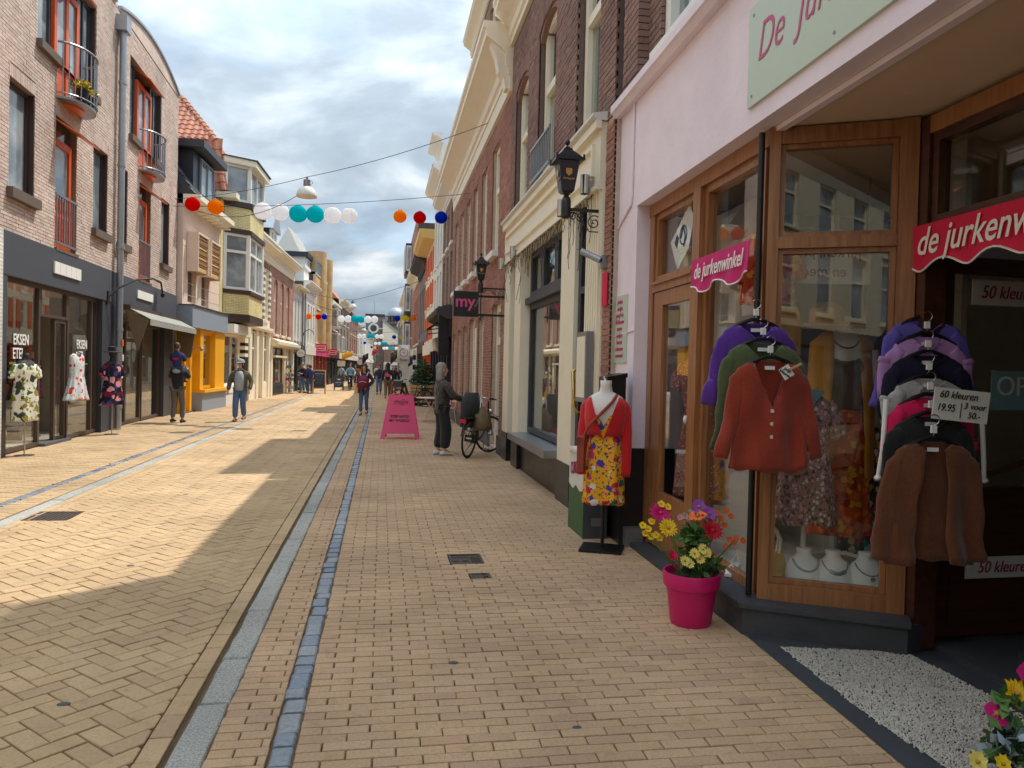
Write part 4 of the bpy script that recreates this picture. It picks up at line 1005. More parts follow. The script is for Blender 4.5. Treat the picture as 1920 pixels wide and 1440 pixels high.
band(B5, .45, 3.9, 1.98, 2.08, -.25, .1, 'cream_dirty', 'transom'); window(B5, .452, 3.898, .55, 1.978, .02, 'darkbrown', 'pane_shop', .09, (.35,), name='shop_window'); window(B5, .452, 3.898, 2.082, 2.5, .02, 'darkbrown', 'pane_shop', .05, (.5,), name='transom_window')
mb = MB(); mb.box(.452, -.05, 0, 3.898, .15, .548)
for k in range(9): mb.box(.6 + k * .36, -.062, .08, .66 + k * .36, -.05, .48)
mb.obj('bulkhead', 'navy', B5); window(B5, 5.21, 6.69, .05, 2.45, .1, 'anthracite', 'pane_shop', .1, (.5,), (.75,), name='door'); band(B5, 4.302, 4.898, 0, 2.5, .0, .2, 'anthracite', 'door_panel')
# ---- generic further house
def house(root, w, h, wallm, rows, frame='cream', pane='pane_grey', top=None, topm='cream', shop=None, z0=2.9, depth=8, mull=(), hz=(.62,), roofm=None, roofh=1.6, sill=True, fw=.08):
    holes = [(a, b, c, d) for c, d, xs in rows for a, b in xs]
    wall(root, 0, w, z0, h, holes, wallm, reveal=.18); shell(root, 0, w, .2, depth, z0 - .2, h, 'interior_dark')
    for a, b, c, d in holes: window(root, a, b, c, d, .09, frame, pane, fw, mull, hz, sill=(frame, .16, .1) if sill else None)
    if top: cornice(root, 0, w, h, top, topm)
    z = h + (max(p[1] for p in top) if top else 0)
    if roofm: 
        mb = MB(); mb.rings([[(0, .15, z - .03), (w, .15, z - .03), (w, roofh * .9, z + roofh), (0, roofh * .9, z + roofh)], [(0, depth, z - .03), (w, depth, z - .03), (w, depth - 1, z + roofh), (0, depth - 1, z + roofh)]]); mb.obj('roof', roofm, root)
    if shop:
        fm, pm, fas, bays = shop
        band(root, 0, w, z0 - .55, z0 - .002, -.12, .2, fas, 'fascia'); shell(root, 0, w, .3, depth, 0, z0 - .552, 'interior_dark', 'shop_back')
        step = w / bays
        for k in range(bays):
            band(root, k * step, k * step + .16, 0, z0 - .552, -.08, .25, fm, 'pilaster')
            dr = k % 2 == 1
            window(root, k * step + .162, (k + 1) * step - .002, .05 if dr else .45, z0 - .56, .05, fm, pm, .08, (), (.8,), name='door' if dr else 'shop_window')
            if not dr: band(root, k * step + .162, (k + 1) * step - .002, 0, .448, -.0, .2, fm, 'bulkhead')
B6 = left_root('white_narrow_house', 'narrow white house with slate roof and grey sign over a dark shopfront', 21.65)
house(B6, 4.1, 6.1, 'offwhite', [(3.2, 5.7, [(.5, 1.2), (1.7, 2.4), (2.9, 3.6)])], 'whitepaint', top=scaled(CLASSIC, .9, .5), topm='cream', shop=('anthracite', 'pane_shop', 'anthracite', 3), roofm='slate', roofh=2.0)
text('ECRUCHE', .5, 'whiteletter', B6, (2.0, -.14, 2.62), FRONT, sx=.8, bold=.012, ext=.01)
B7 = left_root('white_gabled_house', 'white painted house with stepped white parapet and dark window strips', 25.8)
house(B7, 5.75, 6.6, 'whitepaint', [(3.1, 5.8, [(.5, 1.4), (1.9, 2.8), (3.4, 4.2), (4.7, 5.4)])], 'whitepaint', pane='pane_dark', top=scaled(CLASSIC, 1.1, .8), topm='whitepaint', shop=('whitepaint', 'pane_shop', 'offwhite', 4), hz=(.55,))
band(B7, .6, 3.0, 7.2, 8.1, .1, 2, 'whitepaint', 'parapet'); band(B7, .4, 3.2, 8.101, 8.3, .0, 2.1, 'whitepaint', 'parapet_cap')
mb = MB(); mb.tube([(.05, -.1, .1), (.05, -.1, 6.5)], .06, 6); mb.obj('drainpipe', 'greymetal', B7)
B8 = left_root('ochre_apartment_block', 'ochre brick apartment block with glazed top floor and round corner tower', 31.6)
house(B8, 9.0, 8.3, 'far_ochre', [(3.3, 5.3, [(1.0, 2.6), (5.4, 7.0)]), (5.9, 7.6, [(1.0, 2.6), (5.4, 7.0)])], 'whitepaint', top=[(-.02, 0), (.05, 0), (.05, .2), (-.02, .2)], topm='offwhite', shop=('rustcloth', 'pane_shop', 'pinkletter', 4), hz=(), mull=(.5,))
for a in (3.4, 7.7):
    mb = MB(); mb.lathe([(.75, 3.0), (.75, 10.4)], 14, (a, .35, 0)); mb.obj('round_pier', 'far_ochre', B8, 'auto')
band(B8, .4, 8.6, 8.502, 9.6, .8, 2.6, 'offwhite', 'penthouse'); window(B8, .6, 4.0, 8.6, 9.5, .7, 'whitepaint', 'pane_grey', .06, (.33, .66), fd=.09, name='penthouse_window'); band(B8, .2, 8.7, 9.601, 9.95, .6, 2.8, 'navy', 'penthouse_roof')
mb = MB(); mb.box(-.02, -.1, 8.5, 3.0, .8, 8.6); [mb.box(.0 + k * .3, -.08, 8.6, .04 + k * .3, -.04, 9.3) for k in range(10)]; mb.box(-.02, -.09, 9.3, 3, -.03, 9.36); mb.obj('roof_railing', 'greymetal', B8)
B9 = left_root('dark_red_house', 'dark red brick house with white projecting window boxes and white metal roof', 40.7)
house(B9, 8.5, 7.0, 'far_dark', [(4.9, 6.4, [(3.2, 4.4), (5.5, 6.8)])], 'offwhite', top=[(-.02, 0), (.3, .1), (.3, .3), (-.02, .3)], topm='offwhite', shop=('anthracite', 'pane_shop', 'anthracite', 3), hz=())
for a, z0_, z1_ in ((.5, 4.9, 6.6), (5.0, 2.9, 4.4), (1.0, 2.9, 4.5)):
    mb = MB(); mb.box(a, -.7, z0_, a + 2.0, -.01, z1_); bb = mb.obj('window_box', 'offwhite', B9); q = window(B9, a + .1, a + 1.9, z0_ + .1, z1_ - .1, -.74, 'offwhite', 'pane_grey', .06, (.5,), fd=.06, name='box_window')
    mb = MB(); mb.box(a - .012, -.6, z0_ + .15, a - .002, -.12, z1_ - .15); mb.obj('side_pane', 'pane_grey', bb)
mb = MB(); mb.rings([[(.5, 1.0, 7.3), (.5, 6.5, 7.3), (.5, 6.5, 8.0), (.5, 3.6, 13.4), (.5, 1.0, 8.0)], [(8.0, 1.0, 7.3), (8.0, 6.5, 7.3), (8.0, 6.5, 8.0), (8.0, 3.6, 13.4), (8.0, 1.0, 8.0)]]); rf = mb.obj('roof', 'whitepaint', B9)
mb = MB(); sv = Vector((0, 2.6, 5.4))
for k in range(16): p = Vector((.7 + k * .47, .95, 7.98)); mb.obox(p + sv * .5, (1, 0, 0), sv, Vector((0, -5.4, 2.6)), .025, sv.length * .5, .03)
mb.obj('roof_seam', 'offwhite', rf)
B10 = left_root('brown_brick_house', 'brown brick house with orange tiled roof and pale cornice beyond the dark red house', 49.3)
house(B10, 12.3, 7.6, 'far_grey', [(3.3, 5.4, [(1.5, 3.0), (5.0, 6.5), (9.0, 10.5)]), (5.9, 7.2, [(1.5, 3.0), (5.0, 6.5), (9.0, 10.5)])], 'cream', top=scaled(CLASSIC, 1.2, .8), topm='cream', shop=('darkbrown', 'pane_shop', 'cream_dirty', 4), roofm='pantile', roofh=3.2)
B11 = left_root('terrace_house', 'narrow terrace of brick houses with red parapet near the lamp wire', 61.7)
house(B11, 13.0, 7.4, 'far_red', [(3.2, 5.0, [(1, 2.4), (4, 5.4), (7, 8.4), (10, 11.4)]), (5.4, 7.0, [(1, 2.4), (4, 5.4), (7, 8.4), (10, 11.4)])], 'offwhite', top=[(-.02, 0), (.25, .1), (.25, .4), (-.02, .4)], topm='rustcloth', shop=('anthracite', 'pane_shop', 'offwhite', 5), roofm='darkroof', roofh=1.2)
B12 = left_root('grey_house_row', 'grey plastered house farthest down the left side', 74.8)
house(B12, 16.0, 6.6, 'offwhite', [(3.2, 5.6, [(1, 2.4), (4, 5.4), (7, 8.4), (10, 11.4), (13, 14.4)])], 'offwhite', top=scaled(CLASSIC, 1, .5), topm='offwhite', shop=('anthracite', 'pane_shop', 'greyfascia', 6), roofm='slate', roofh=1.6)
B13 = left_root('white_classical_house', 'white house with tall pale front near the end of the street', 91.0)
house(B13, 22.0, 6.2, 'whitepaint', [(3.2, 5.4, [(1 + 3 * k, 2.4 + 3 * k) for k in range(7)])], 'offwhite', top=scaled(CLASSIC, 1, .5), topm='whitepaint', shop=('offwhite', 'pane_shop', 'offwhite', 7), roofm='slate', roofh=1.2)
# ---- buildings closing the street
def cross_root(name, label, x, y): return thing(name, label, 'building', (x, y, 0), 0)
E1_ = cross_root('brick_gable_building', 'brown brick building with a round white window closing the street', -3.0, 141)
house(E1_, 3.4, 11.2, 'far_grey', [(2.6, 6.0, [(.7, 1.9)])], 'offwhite', shop=None, z0=0, hz=(.5,))
mb = MB(); mb.lathe([(.62, -.1), (.98, -.1), (.98, .05), (.62, .05)], 24, (1.45, -.02, 8.85), 'y', False); mb.obj('round_window_frame', 'whitepaint', E1_, 'auto')
mb = MB(); mb.lathe([(.001, 0), (.62, 0)], 24, (1.45, -.06, 8.85), 'y', False); mb.obj('pane', 'pane_dark', E1_)
band(E1_, 2.46, 3.4, 8.75, 8.95, -.06, .1, 'whitepaint', 'band'); band(E1_, -.1, 3.5, 11.2, 11.5, -.2, 8, 'darkroof', 'roof')
mb = MB(); mb.tube([(1.5, 2, 11.5), (1.5, 2, 14.0)], .04, 6); mb.obj('mast', 'greymetal', E1_)
E2_ = cross_root('pediment_building', 'brown brick building with large white half pediment at the street end', .45, 140)
house(E2_, 5.2, 6.3, 'far_brown', [(2.4, 4.6, [(1.4, 2.4)])], 'offwhite', shop=('offwhite', 'pane_shop', 'whitepaint', 4), z0=2.6)
mb = MB(); mb.prism([(-.3, 6.31), (4.4, 6.31), (-.3, 10.2)], -.1, .4); mb.obj('pediment', 'cream', E2_)
mb = MB(); mb.prism([(-.4, 10.2), (-.4, 10.6), (5.0, 6.4), (4.5, 6.3)], -.3, 6); mb.obj('pediment_roof', 'zinc', E2_)
band(E2_, -.3, 5.2, 5.9, 6.3, -.15, .0, 'whitepaint', 'cornice'); band(E2_, 2.7, 5.1, 2.6, 5.88, -.06, .1, 'cream', 'panel')
E3_ = cross_root('domed_tower', 'round tower with grey dome behind the street end', 2.55, 152)
mb = MB(); mb.box(-4, -.0, 0, 6, 6, 10.6); mb.obj('wall', 'far_grey', E3_); 
mb = MB(); mb.lathe([(1.55, 0), (1.55, 10.2), (1.75, 10.3), (1.75, 10.7)], 20, (0.1, -.5, 0)); mb.obj('tower', 'far_grey', E3_, 'auto')
mb = MB(); mb.lathe([(1.25, 10.7), (1.25, 11.9)], 16, (.1, -.5, 0)); mb.obj('lantern_room', 'darkbrown', E3_, 'auto')
mb = MB()
for k in range(12): a = 2 * math.pi * k / 12; mb.box(.1 + 1.4 * math.cos(a) - .1, -.5 + 1.4 * math.sin(a) - .1, 10.7, .1 + 1.4 * math.cos(a) + .1, -.5 + 1.4 * math.sin(a) + .1, 11.9)
mb.obj('column', 'far_grey', E3_)
mb = MB(); mb.lathe([(1.72, 11.9), (1.72, 12.15)] + [(1.6 * math.cos(t * .157), 12.15 + 1.55 * math.sin(t * .157)) for t in range(10)] + [(.02, 13.72)], 24, (.1, -.5, 0)); mb.obj('dome', 'zinc', E3_, 'auto')
mb = MB(); mb.rings([[(-4.2, -.3, 10.61), (6.2, -.3, 10.61), (6.2, 6.2, 10.61), (-4.2, 6.2, 10.61)], [(-3, 2.4, 12.3), (5, 2.4, 12.3), (5, 3.4, 12.3), (-3, 3.4, 12.3)]]); mb.obj('roof', 'slate', E3_)
E4_ = cross_root('side_street_house', 'white fronted house half hidden at the left of the street end', -8.6, 128)
house(E4_, 5.4, 6.2, 'offwhite', [(3.2, 5.2, [(.8, 1.8), (2.4, 3.4), (4.0, 4.8)])], 'whitepaint', top=scaled(CLASSIC, 1, .5), shop=('offwhite', 'pane_shop', 'offwhite', 3), roofm='slate')
E5_ = cross_root('closing_house', 'pale house low behind the street end', 3.4, 126)
house(E5_, 6, 6.0, 'far_grey', [(3.2, 5.2, [(.8, 1.8), (2.4, 3.4), (4.0, 4.8)])], 'whitepaint', top=scaled(CLASSIC, 1, .5), shop=('offwhite', 'pane_shop', 'offwhite', 3), roofm='slate')

# ================================================================ RIGHT SIDE
def right_root(name, label, yfar, x=2.25): return frame_root(name, label, 'building', (x, yfar), (x, yfar - 1))
# ---- brick house with the cream shopfront
B20 = right_root('brick_shop_house', 'brown brick house with cream panelled shopfront and arched upper windows', 13.4)
w20 = 6.2
H20 = [(.42, 1.55, 4.28, 6.55), (2.35, 3.5, 4.28, 6.75), (4.62, 5.62, 4.3, 6.75)]
wall(B20, 0, w20, 4.2, 7.5, H20, 'mortar_dark', y=.012, reveal=.24)
bricks(B20, 0, w20, 4.205, 7.48, H20, 'brick_brown', 300, bw=.2, bh=.052)
shell(B20, 0, w20, .26, 8, 4.0, 7.5, 'interior_dark'); shell(B20, 0, w20, 2.2, 8, 0, 3.999, 'interior_dark')
for k, (a, b, c, d) in enumerate(H20):
    window(B20, a + .02, b - .02, c, d - .01, .1, 'cream', 'upperglass', .11, (), (.6,), fd=.1, sill=('whitepaint', .16, .1))
    band(B20, a + .1, b - .1, c + .1, d - .1, .235, .25, 'curtain', 'curtain')
    mb = MB(); ar = arc(a, b, d - .22, .2, 10); mb.prism([(a, d + .0), (a, d - .22)] + ar[1:-1] + [(b, d - .22), (b, d + .0)], .02, .22); mb.obj('arch_head', 'brick_brown', B20)
    mb = MB(); n = 15
    for i in range(n):
        t0, t1 = i / n, (i + .86) / n; q = [(a - .06 + (b - a + .12) * t, d - .03 + .16 * (1 - (2 * t - 1) ** 2) - .1) for t in (t0, t1)]
        mb.prism([q[0], q[1], (q[1][0] + (2 * t1 - 1) * .08, q[1][1] + .24), (q[0][0] + (2 * t0 - 1) * .08, q[0][1] + .24)], -.006, .03)
    tag(mb.obj('brick_arch', 'brick_brown', B20), kind='stuff')
mb = MB()
for z in (4.42, 4.9): mb.box(2.28, -.09, z, 3.58, -.06, z + .035)
for k in range(12): mb.box(2.3 + k * .115, -.085, 4.456, 2.318 + k * .115, -.065, 4.899)
mb.box(2.28, -.06, 4.43, 2.31, .05, 4.46); mb.box(3.55, -.06, 4.43, 3.58, .05, 4.46); mb.obj('balcony_railing', 'greymetal', B20)
cornice(B20, -.02, w20, 7.5, scaled(CLASSIC, .9, 1.0), 'cream')
shell(B20, 4.35, w20, .03, 5, 8.33, 11.2, 'far_brown', 'added_attic_gable'); cornice(B20, 4.3, w20, 11.2, scaled(CLASSIC, .6, .6), 'cream', 'attic_cornice'); mb = MB(); mb.box(0, -.02, 8.24, w20, 8, 8.32); mb.obj('roof', 'rooffelt', B20)  # gable and its cornice are out of view, added to shade the near road
mb = MB(); mb.rings([[(0, .2, 8.321), (w20, .2, 8.321), (w20, 8, 8.321), (0, 8, 8.321)], [(0, 2.6, 10.4), (w20, 2.6, 10.4), (w20, 5, 10.4), (0, 5, 10.4)]]); mb.obj('roof_slope', 'slate', B20)
# cream frieze with a long moulded panel
band(B20, 0, 5.95, 3.5, 4.2, -.06, .2, 'cream', 'frieze')
mb = MB()
def frame_strip(mb, x0, x1, z0, z1, y, w=.05, d=.035):
    mb.box(x0, y - d, z0, x1, y, z0 + w); mb.box(x0, y - d, z1 - w, x1, y, z1); mb.box(x0, y - d, z0 + w, x0 + w, y, z1 - w); mb.box(x1 - w, y - d, z0 + w, x1, y, z1 - w)
frame_strip(mb, .15, 5.75, 3.68, 4.02, -.06); mb.box(0, -.12, 4.12, 5.98, -.06, 4.205); mb.box(0, -.1, 3.5, 5.95, -.06, 3.55); mb.obj('panel_moulding', 'cream', B20)
mb = MB(); mb.strip([(-.1, 4.206), (-.16, 4.24), (-.16, 4.27), (.0, 4.3), (.0, 4.206)], 0, 5.98); mb.obj('lead_capping', 'offwhite', B20)
for a, b in ((0, .55), (1.05, 1.6), (4.32, 4.98)):
    band(B20, a, b, .5, 3.5, -.05, .2, 'cream', 'pilaster'); band(B20, a, b, 0, .5, -.06, .2, 'blackplinth', 'plinth')
mb = MB(); mb.box(5.42, -.02, .5, 5.95, .2, 3.5)
for k in range(6): mb.box(5.45 + k * .085, -.05, .5, 5.5 + k * .085, -.021, 3.5)
mb.obj('fluted_pilaster', 'cream', B20); band(B20, 5.42, 5.95, 0, .5, -.06, .2, 'blackplinth', 'plinth')
bricks(B20, 5.955, w20, .0, 4.2, [], 'brick_red', 0); wall(B20, 5.955, w20, 0, 4.2, [], 'mortar_red', y=.012)
window(B20, .56, 1.04, .05, 3.49, .2, 'navy', 'upperglass', .07, (), (.72,), name='side_door')
# big shop window
window(B20, 1.62, 4.3, .62, 2.66, .1, 'anthracite', 'shopglass', .08, name='shop_window')
for a, b in ((1.62, 2.5), (2.505, 3.4), (3.405, 4.3)): window(B20, a, b, 2.76, 3.49, .1, 'anthracite', 'upperglass', .1, name='transom_window')
band(B20, 1.6, 4.32, 2.662, 2.758, .02, .2, 'anthracite', 'transom_bar')
band(B20, 1.6, 4.318, .5, .6, -.22, .2, 'greymetal', 'window_sill'); band(B20, 1.602, 4.318, 0, .498, .0, .2, 'blackplinth', 'granite_base')
shopfloor(B20, 1.55, 4.4, 2.1, 3.4, ('interior', 'interior', 'interior_white'), .3, .2); shopfloor(B20, .5, 1.1, 1.2, 3.4, ('interior_dark',) * 3, 0, .3)
# door niche
band(B20, 4.985, 5.1, 0, 3.49, .0, .5, 'navy', 'door_jamb'); band(B20, 5.1, 5.42, 2.5, 2.58, .0, .5, 'anthracite', 'transom_bar')
window(B20, 5.1, 5.95, 2.585, 3.49, .35, 'anthracite', 'upperglass', .06, name='door_transom'); window(B20, 5.1, 5.95, .12, 2.5, .38, 'cream', 'upperglass', .12, name='door')
band(B20, 4.985, 5.95, 0, .1, -.02, .5, 'bluestone', 'door_step'); shopfloor(B20, 5.0, 5.95, 2.1, 3.45, ('interior_dark',) * 3, 0, .45)
mb = MB(); mb.tube([(5.16, -.06, 1.62), (5.17, -.09, 1.6), (5.3, -.1, 1.2), (5.32, -.06, 1.15)], .02, 8); mb.tube([(5.16, -.06, 1.62), (5.16, .36, 1.62)], .014, 6); mb.tube([(5.32, -.06, 1.15), (5.32, .36, 1.15)], .014, 6); mb.obj('door_handle', 'brass', B20, 'auto')
def cylamp(x, z, lab):
    t = thing('wall_light', lab, 'lamp', tuple(B20.matrix_basis @ Vector((x, -.06, z))), B20.rotation_euler.z, 'steel cylinder wall lights')
    mb = MB(); mb.lathe([(.001, 0), (.05, 0), (.05, .2), (.001, .2)], 14, (0, -.09, 0)); mb.obj('cylinder', 'steel', t, 'auto')
    mb = MB(); mb.box(-.03, -.06, .06, .03, 0, .14); mb.obj('base_plate', 'greymetal', t)
cylamp(.12, 3.42, 'steel cylinder wall light at the far end of the cream frieze'); cylamp(1.3, 3.45, 'steel cylinder wall light above the far pilaster'); cylamp(4.65, 3.47, 'steel cylinder wall light behind the big lantern bracket'); cylamp(5.7, 3.5, 'steel cylinder wall light nearest the pink shop')
# wire tangle of fairy lights under the frieze
mb = MB(); rnd = random.Random(3)
for k in range(46):
    x = .15 + 5.7 * k / 46 + rnd.uniform(-.05, .05); z = 3.5; y = -.07; pts = [(x, y, z)]
    L_ = rnd.uniform(.15, .5) * (1.7 if (k % 12) in (0, 1) or k > 40 else 1)
    for q in range(6): x += rnd.uniform(-.06, .06); z -= L_ / 6; y += rnd.uniform(-.02, .02); pts.append((x, min(y, -.062), z))
    mb.tube(pts, .004, 4)
    for q in (2, 4): p = Vector(pts[q]); mb.tube([p, p + Vector((rnd.uniform(-.07, .07), -.01, rnd.uniform(-.06, .03)))], .0035, 4)
pts = [(.1 + 5.8 * k / 60, -.075 + .01 * math.sin(k), 3.5 + .03 * math.sin(k * 1.3)) for k in range(61)]; mb.tube(pts, .006, 4)
fl = thing('fairy_lights', 'tangled dark fairy light wires hanging under the cream shop frieze', 'string lights', (2.25, 13.4, 0), B20.rotation_euler.z); tag(mb.obj('wire', 'blackpaint', fl), kind='stuff')
# menu case, house number plate, camera
mc = thing('menu_case', 'grey framed menu case beside the door next to the pink shop', 'sign', tuple(B20.matrix_basis @ Vector((5.68, -.06, 1.28))), B20.rotation_euler.z)
mb = MB(); mb.box(-.2, -.08, 0, .2, 0, .75); mb.obj('case', 'greymetal', mc); mb = MB(); mb.box(-.16, -.084, .05, .16, -.08, .7); mb.obj('paper', 'cream', mc)
sc_ = thing('security_camera', 'small grey wall camera beside the brick strip', 'camera', tuple(B20.matrix_basis @ Vector((6.05, -.02, 2.75))), B20.rotation_euler.z)
mb = MB(); mb.box(-.04, -.03, -.08, .04, .02, .05); mb.obj('mount', 'greymetal', sc_); mb = MB(); mb.tube([(0, -.04, 0), (-.1, -.22, .1)], .035, 10); mb.obj('body', 'zinc', sc_, 'auto')
np_ = thing('red_plate', 'small red plate on the brick strip beside the pink wall', 'sign', tuple(B20.matrix_basis @ Vector((6.09, -.012, 2.28))), B20.rotation_euler.z)
mb = MB(); mb.box(-.08, -.012, 0, .08, 0, .34); mb.obj('plate', 'redbanner', np_)
# ---- long brick house with the heavy cream cornice
B21 = right_root('corniced_brick_house', 'long red brick house with heavy cream cornice and arched doorways', 24.2)
w21 = 10.79
UP21 = [(2.0, 2.9, 4.0, 6.2), (3.6, 4.5, 4.0, 6.2), (5.2, 6.1, 4.0, 6.2), (6.8, 7.7, 4.0, 6.2), (8.5, 9.5, 4.0, 6.25), (.5, 1.4, 4.0, 6.2)]
LO21 = [(.5, 1.3, .5, 2.7), (2.0, 2.9, .5, 2.75), (3.5, 4.3, .4, 2.8), (4.9, 6.0, .05, 2.9), (6.7, 7.6, .4, 2.85), (8.9, 10.05, .05, 2.95)]
wall(B21, 0, w21, 0, 6.7, UP21 + LO21, 'mortar_red', y=.012, reveal=.25); bricks(B21, 0, w21, .35, 6.69, UP21 + [(a, b, c, d) for a, b, c, d in LO21], 'brick_red', 300, bw=.2, bh=.052)
band(B21, 0, 4.89, 0, .345, -.04, .012, 'bluestone', 'plinth'); band(B21, 6.01, 8.89, 0, .345, -.04, .012, 'bluestone', 'plinth'); band(B21, 10.06, w21, 0, .345, -.04, .012, 'bluestone', 'plinth')
shell(B21, 0, w21, .27, 9, 0, 7.6, 'interior_dark')
for a, b, c, d in UP21:
    window(B21, a + .02, b - .02, c, d - .01, .08, 'cream', 'pane_grey', .12, (), (.6,), fd=.1, sill=('whitepaint', .2, .12))
for k, (a, b, c, d) in enumerate(LO21):
    window(B21, a + .02, b - .02, c, d - .01, .1, 'cream', 'pane_shop' if k not in (3, 5) else 'pane_dark', .16, (.5,) if k in (0, 1) else (), (.74,), fd=.1, name='door' if k in (3, 5) else 'window')
    mb = MB(); n = 13
    for i in range(n):
        t0, t1 = i / n, (i + .86) / n; q = [(a - .06 + (b - a + .12) * t, d - .08 + .12 * (1 - (2 * t - 1) ** 2)) for t in (t0, t1)]
        mb.prism([q[0], q[1], (q[1][0] + (2 * t1 - 1) * .06, q[1][1] + .21), (q[0][0] + (2 * t0 - 1) * .06, q[0][1] + .21)], -.007, .03)
    tag(mb.obj('brick_arch', 'brick_red', B21), kind='stuff')
for x in (6.35, 8.25): band(B21, x - .12, x + .12, .35, 2.6, -.02, .02, 'cream', 'pilaster') if x < 7 else None
band(B21, 0, w21 - .02, 6.701, 7.0, -.05, .25, 'cream', 'frieze'); cornice(B21, 0, w21 - .02, 7.0, scaled(CLASSIC, 1.25, 1.25), 'cream')
mb = MB()
for x in (w21 - .3,): mb.prism([(-.4, 7.55), (-.05, 7.55), (-.05, 6.75), (-.12, 6.75), (-.16, 6.95), (-.25, 7.05), (-.3, 7.3)], x, x + .25, 'yz')
mb.obj('cornice_bracket', 'cream', B21)
mb = MB(); mb.rings([[(0, .25, 7.9), (w21, .25, 7.9), (w21, 9, 7.9), (0, 9, 7.9)], [(0, 3.2, 10.0), (w21, 3.2, 10.0), (w21, 6, 10.0), (0, 6, 10.0)]]); mb.obj('roof', 'slate', B21)
AT = [(5.0, 5.9, 8.3, 9.7), (7.4, 8.3, 8.3, 9.7)]
wall(B21, 4.2, 9.3, 7.93, 10.0, AT, 'far_brown', y=.02, reveal=.2, name='attic_wall'); shell(B21, 4.2, 9.3, .23, 4.5, 7.93, 10.0, 'far_brown', 'attic_shell')
for a, b, c, d in AT: window(B21, a, b, c, d, .08, 'cream', 'pane_grey', .1, (), (.6,), fd=.1)
cornice(B21, 4.1, 9.4, 10.0, scaled(CLASSIC, .6, .6), 'cream', 'attic_cornice'); band(B21, 4.1, 9.4, 10.41, 10.46, .0, 4.6, 'rooffelt', 'attic_roof')
mb = MB(); mb.box(w21 - .1, -.55, 7.95, w21 + .35, -.1, 8.2); mb.obj('gutter_bird_net', 'blackpaint', B21) if 0 else None
# ---- further right side houses
B22 = right_root('banded_brick_house', 'dark brick house with white window lintels above black awnings', 29.0, 2.27)
house(B22, 4.78, 7.4, 'far_brown', [(3.7, 5.6, [(.4, 1.2), (1.9, 2.7), (3.4, 4.2)]), (5.9, 7.1, [(.4, 1.2), (1.9, 2.7), (3.4, 4.2)])], 'whitepaint', top=scaled(CLASSIC, 1, .8), topm='whitepaint', shop=('navy', 'pane_dark', 'blackpaint', 4), z0=3.2, roofm='slate', roofh=1.8)
cornice(B22, 0, 4.78, 3.2, [(-.02, 0), (.2, .05), (.5, .2), (.55, .28), (.55, .36), (.2, .5), (-.02, .5)], 'darkroof', 'shop_cornice')
B23 = right_root('tall_white_house', 'tall white house with stepped white parapet on the right side', 34.0, 2.28)
house(B23, 4.98, 9.0, 'offwhite', [(3.5, 5.5, [(.6, 1.5), (2.1, 3.0), (3.6, 4.4)]), (6.0, 8.2, [(.6, 1.5), (2.1, 3.0), (3.6, 4.4)])], 'whitepaint', top=scaled(CLASSIC, 1.1, .8), topm='whitepaint', shop=('navy', 'pane_dark', 'offwhite', 3))
band(B23, 1.0, 3.6, 9.6, 10.8, .0, 2, 'whitepaint', 'parapet'); cornice(B23, .9, 3.7, 10.8, scaled(CLASSIC, 1, .5), 'whitepaint', 'parapet_cap')
B24 = right_root('orange_shutter_house', 'cream house with bright orange shutters and yellow cornice', 40.0, 2.28)
house(B24, 5.98, 7.5, 'cream', [(2.95, 4.2, [(.6, 1.4), (2.6, 3.4), (4.6, 5.4)]), (4.6, 5.7, [(.6, 1.4), (2.6, 3.4), (4.6, 5.4)]), (6.1, 7.2, [(.6, 1.4), (2.6, 3.4), (4.6, 5.4)])], 'whitepaint', top=[(-.02, 0), (.5, .05), (.7, .2), (.7, .45), (-.02, .45)], topm='yellowcornice', shop=('orangepaint', 'pane_dark', 'cream', 3), z0=2.8)
for c, d in ((2.95, 4.2), (4.6, 5.7), (6.1, 7.2)):
    for a in (.6, 2.6, 4.6):
        for x in (a - .42, a + .82):
            mb = MB(); mb.box(x, -.05, c, x + .38, -.01, d); mb.obj('shutter', 'orangepaint', B24)
B25 = right_root('grey_gabled_house', 'grey house with dark roof dormer before the brick tower', 47.0, 2.3)
house(B25, 6.98, 7.0, 'far_grey', [(3.3, 6.2, [(.6, 1.5), (2.4, 3.3), (4.2, 5.1)])], 'bluegrey', top=scaled(CLASSIC, 1.5, 1), topm='darkroof', shop=('anthracite', 'pane_dark', 'darkbrown', 4), z0=3.0, roofm='slate', roofh=1.5)
B26 = right_root('pale_cornice_house', 'brick house with pale cornice and tall windows beside the bay windows', 55.0, 2.3)
house(B26, 7.98, 7.2, 'far_red', [(3.2, 6.3, [(.6, 1.7), (2.6, 3.7), (4.6, 5.7), (6.4, 7.4)])], 'cream', top=scaled(CLASSIC, 1.4, 1.1), topm='cream', shop=('offwhite', 'pane_dark', 'cream', 4), z0=2.9)
B27 = right_root('bay_window_block', 'red brick block with three stacked projecting bay windows', 68.0, 2.3)
house(B27, 12.98, 12.3, 'far_red', [(4.0, 5.6, [(8.0, 9.4)]), (8.0, 9.6, [(8.0, 9.4)])], 'whitepaint', shop=('offwhite', 'pane_dark', 'offwhite', 5), z0=3.0)
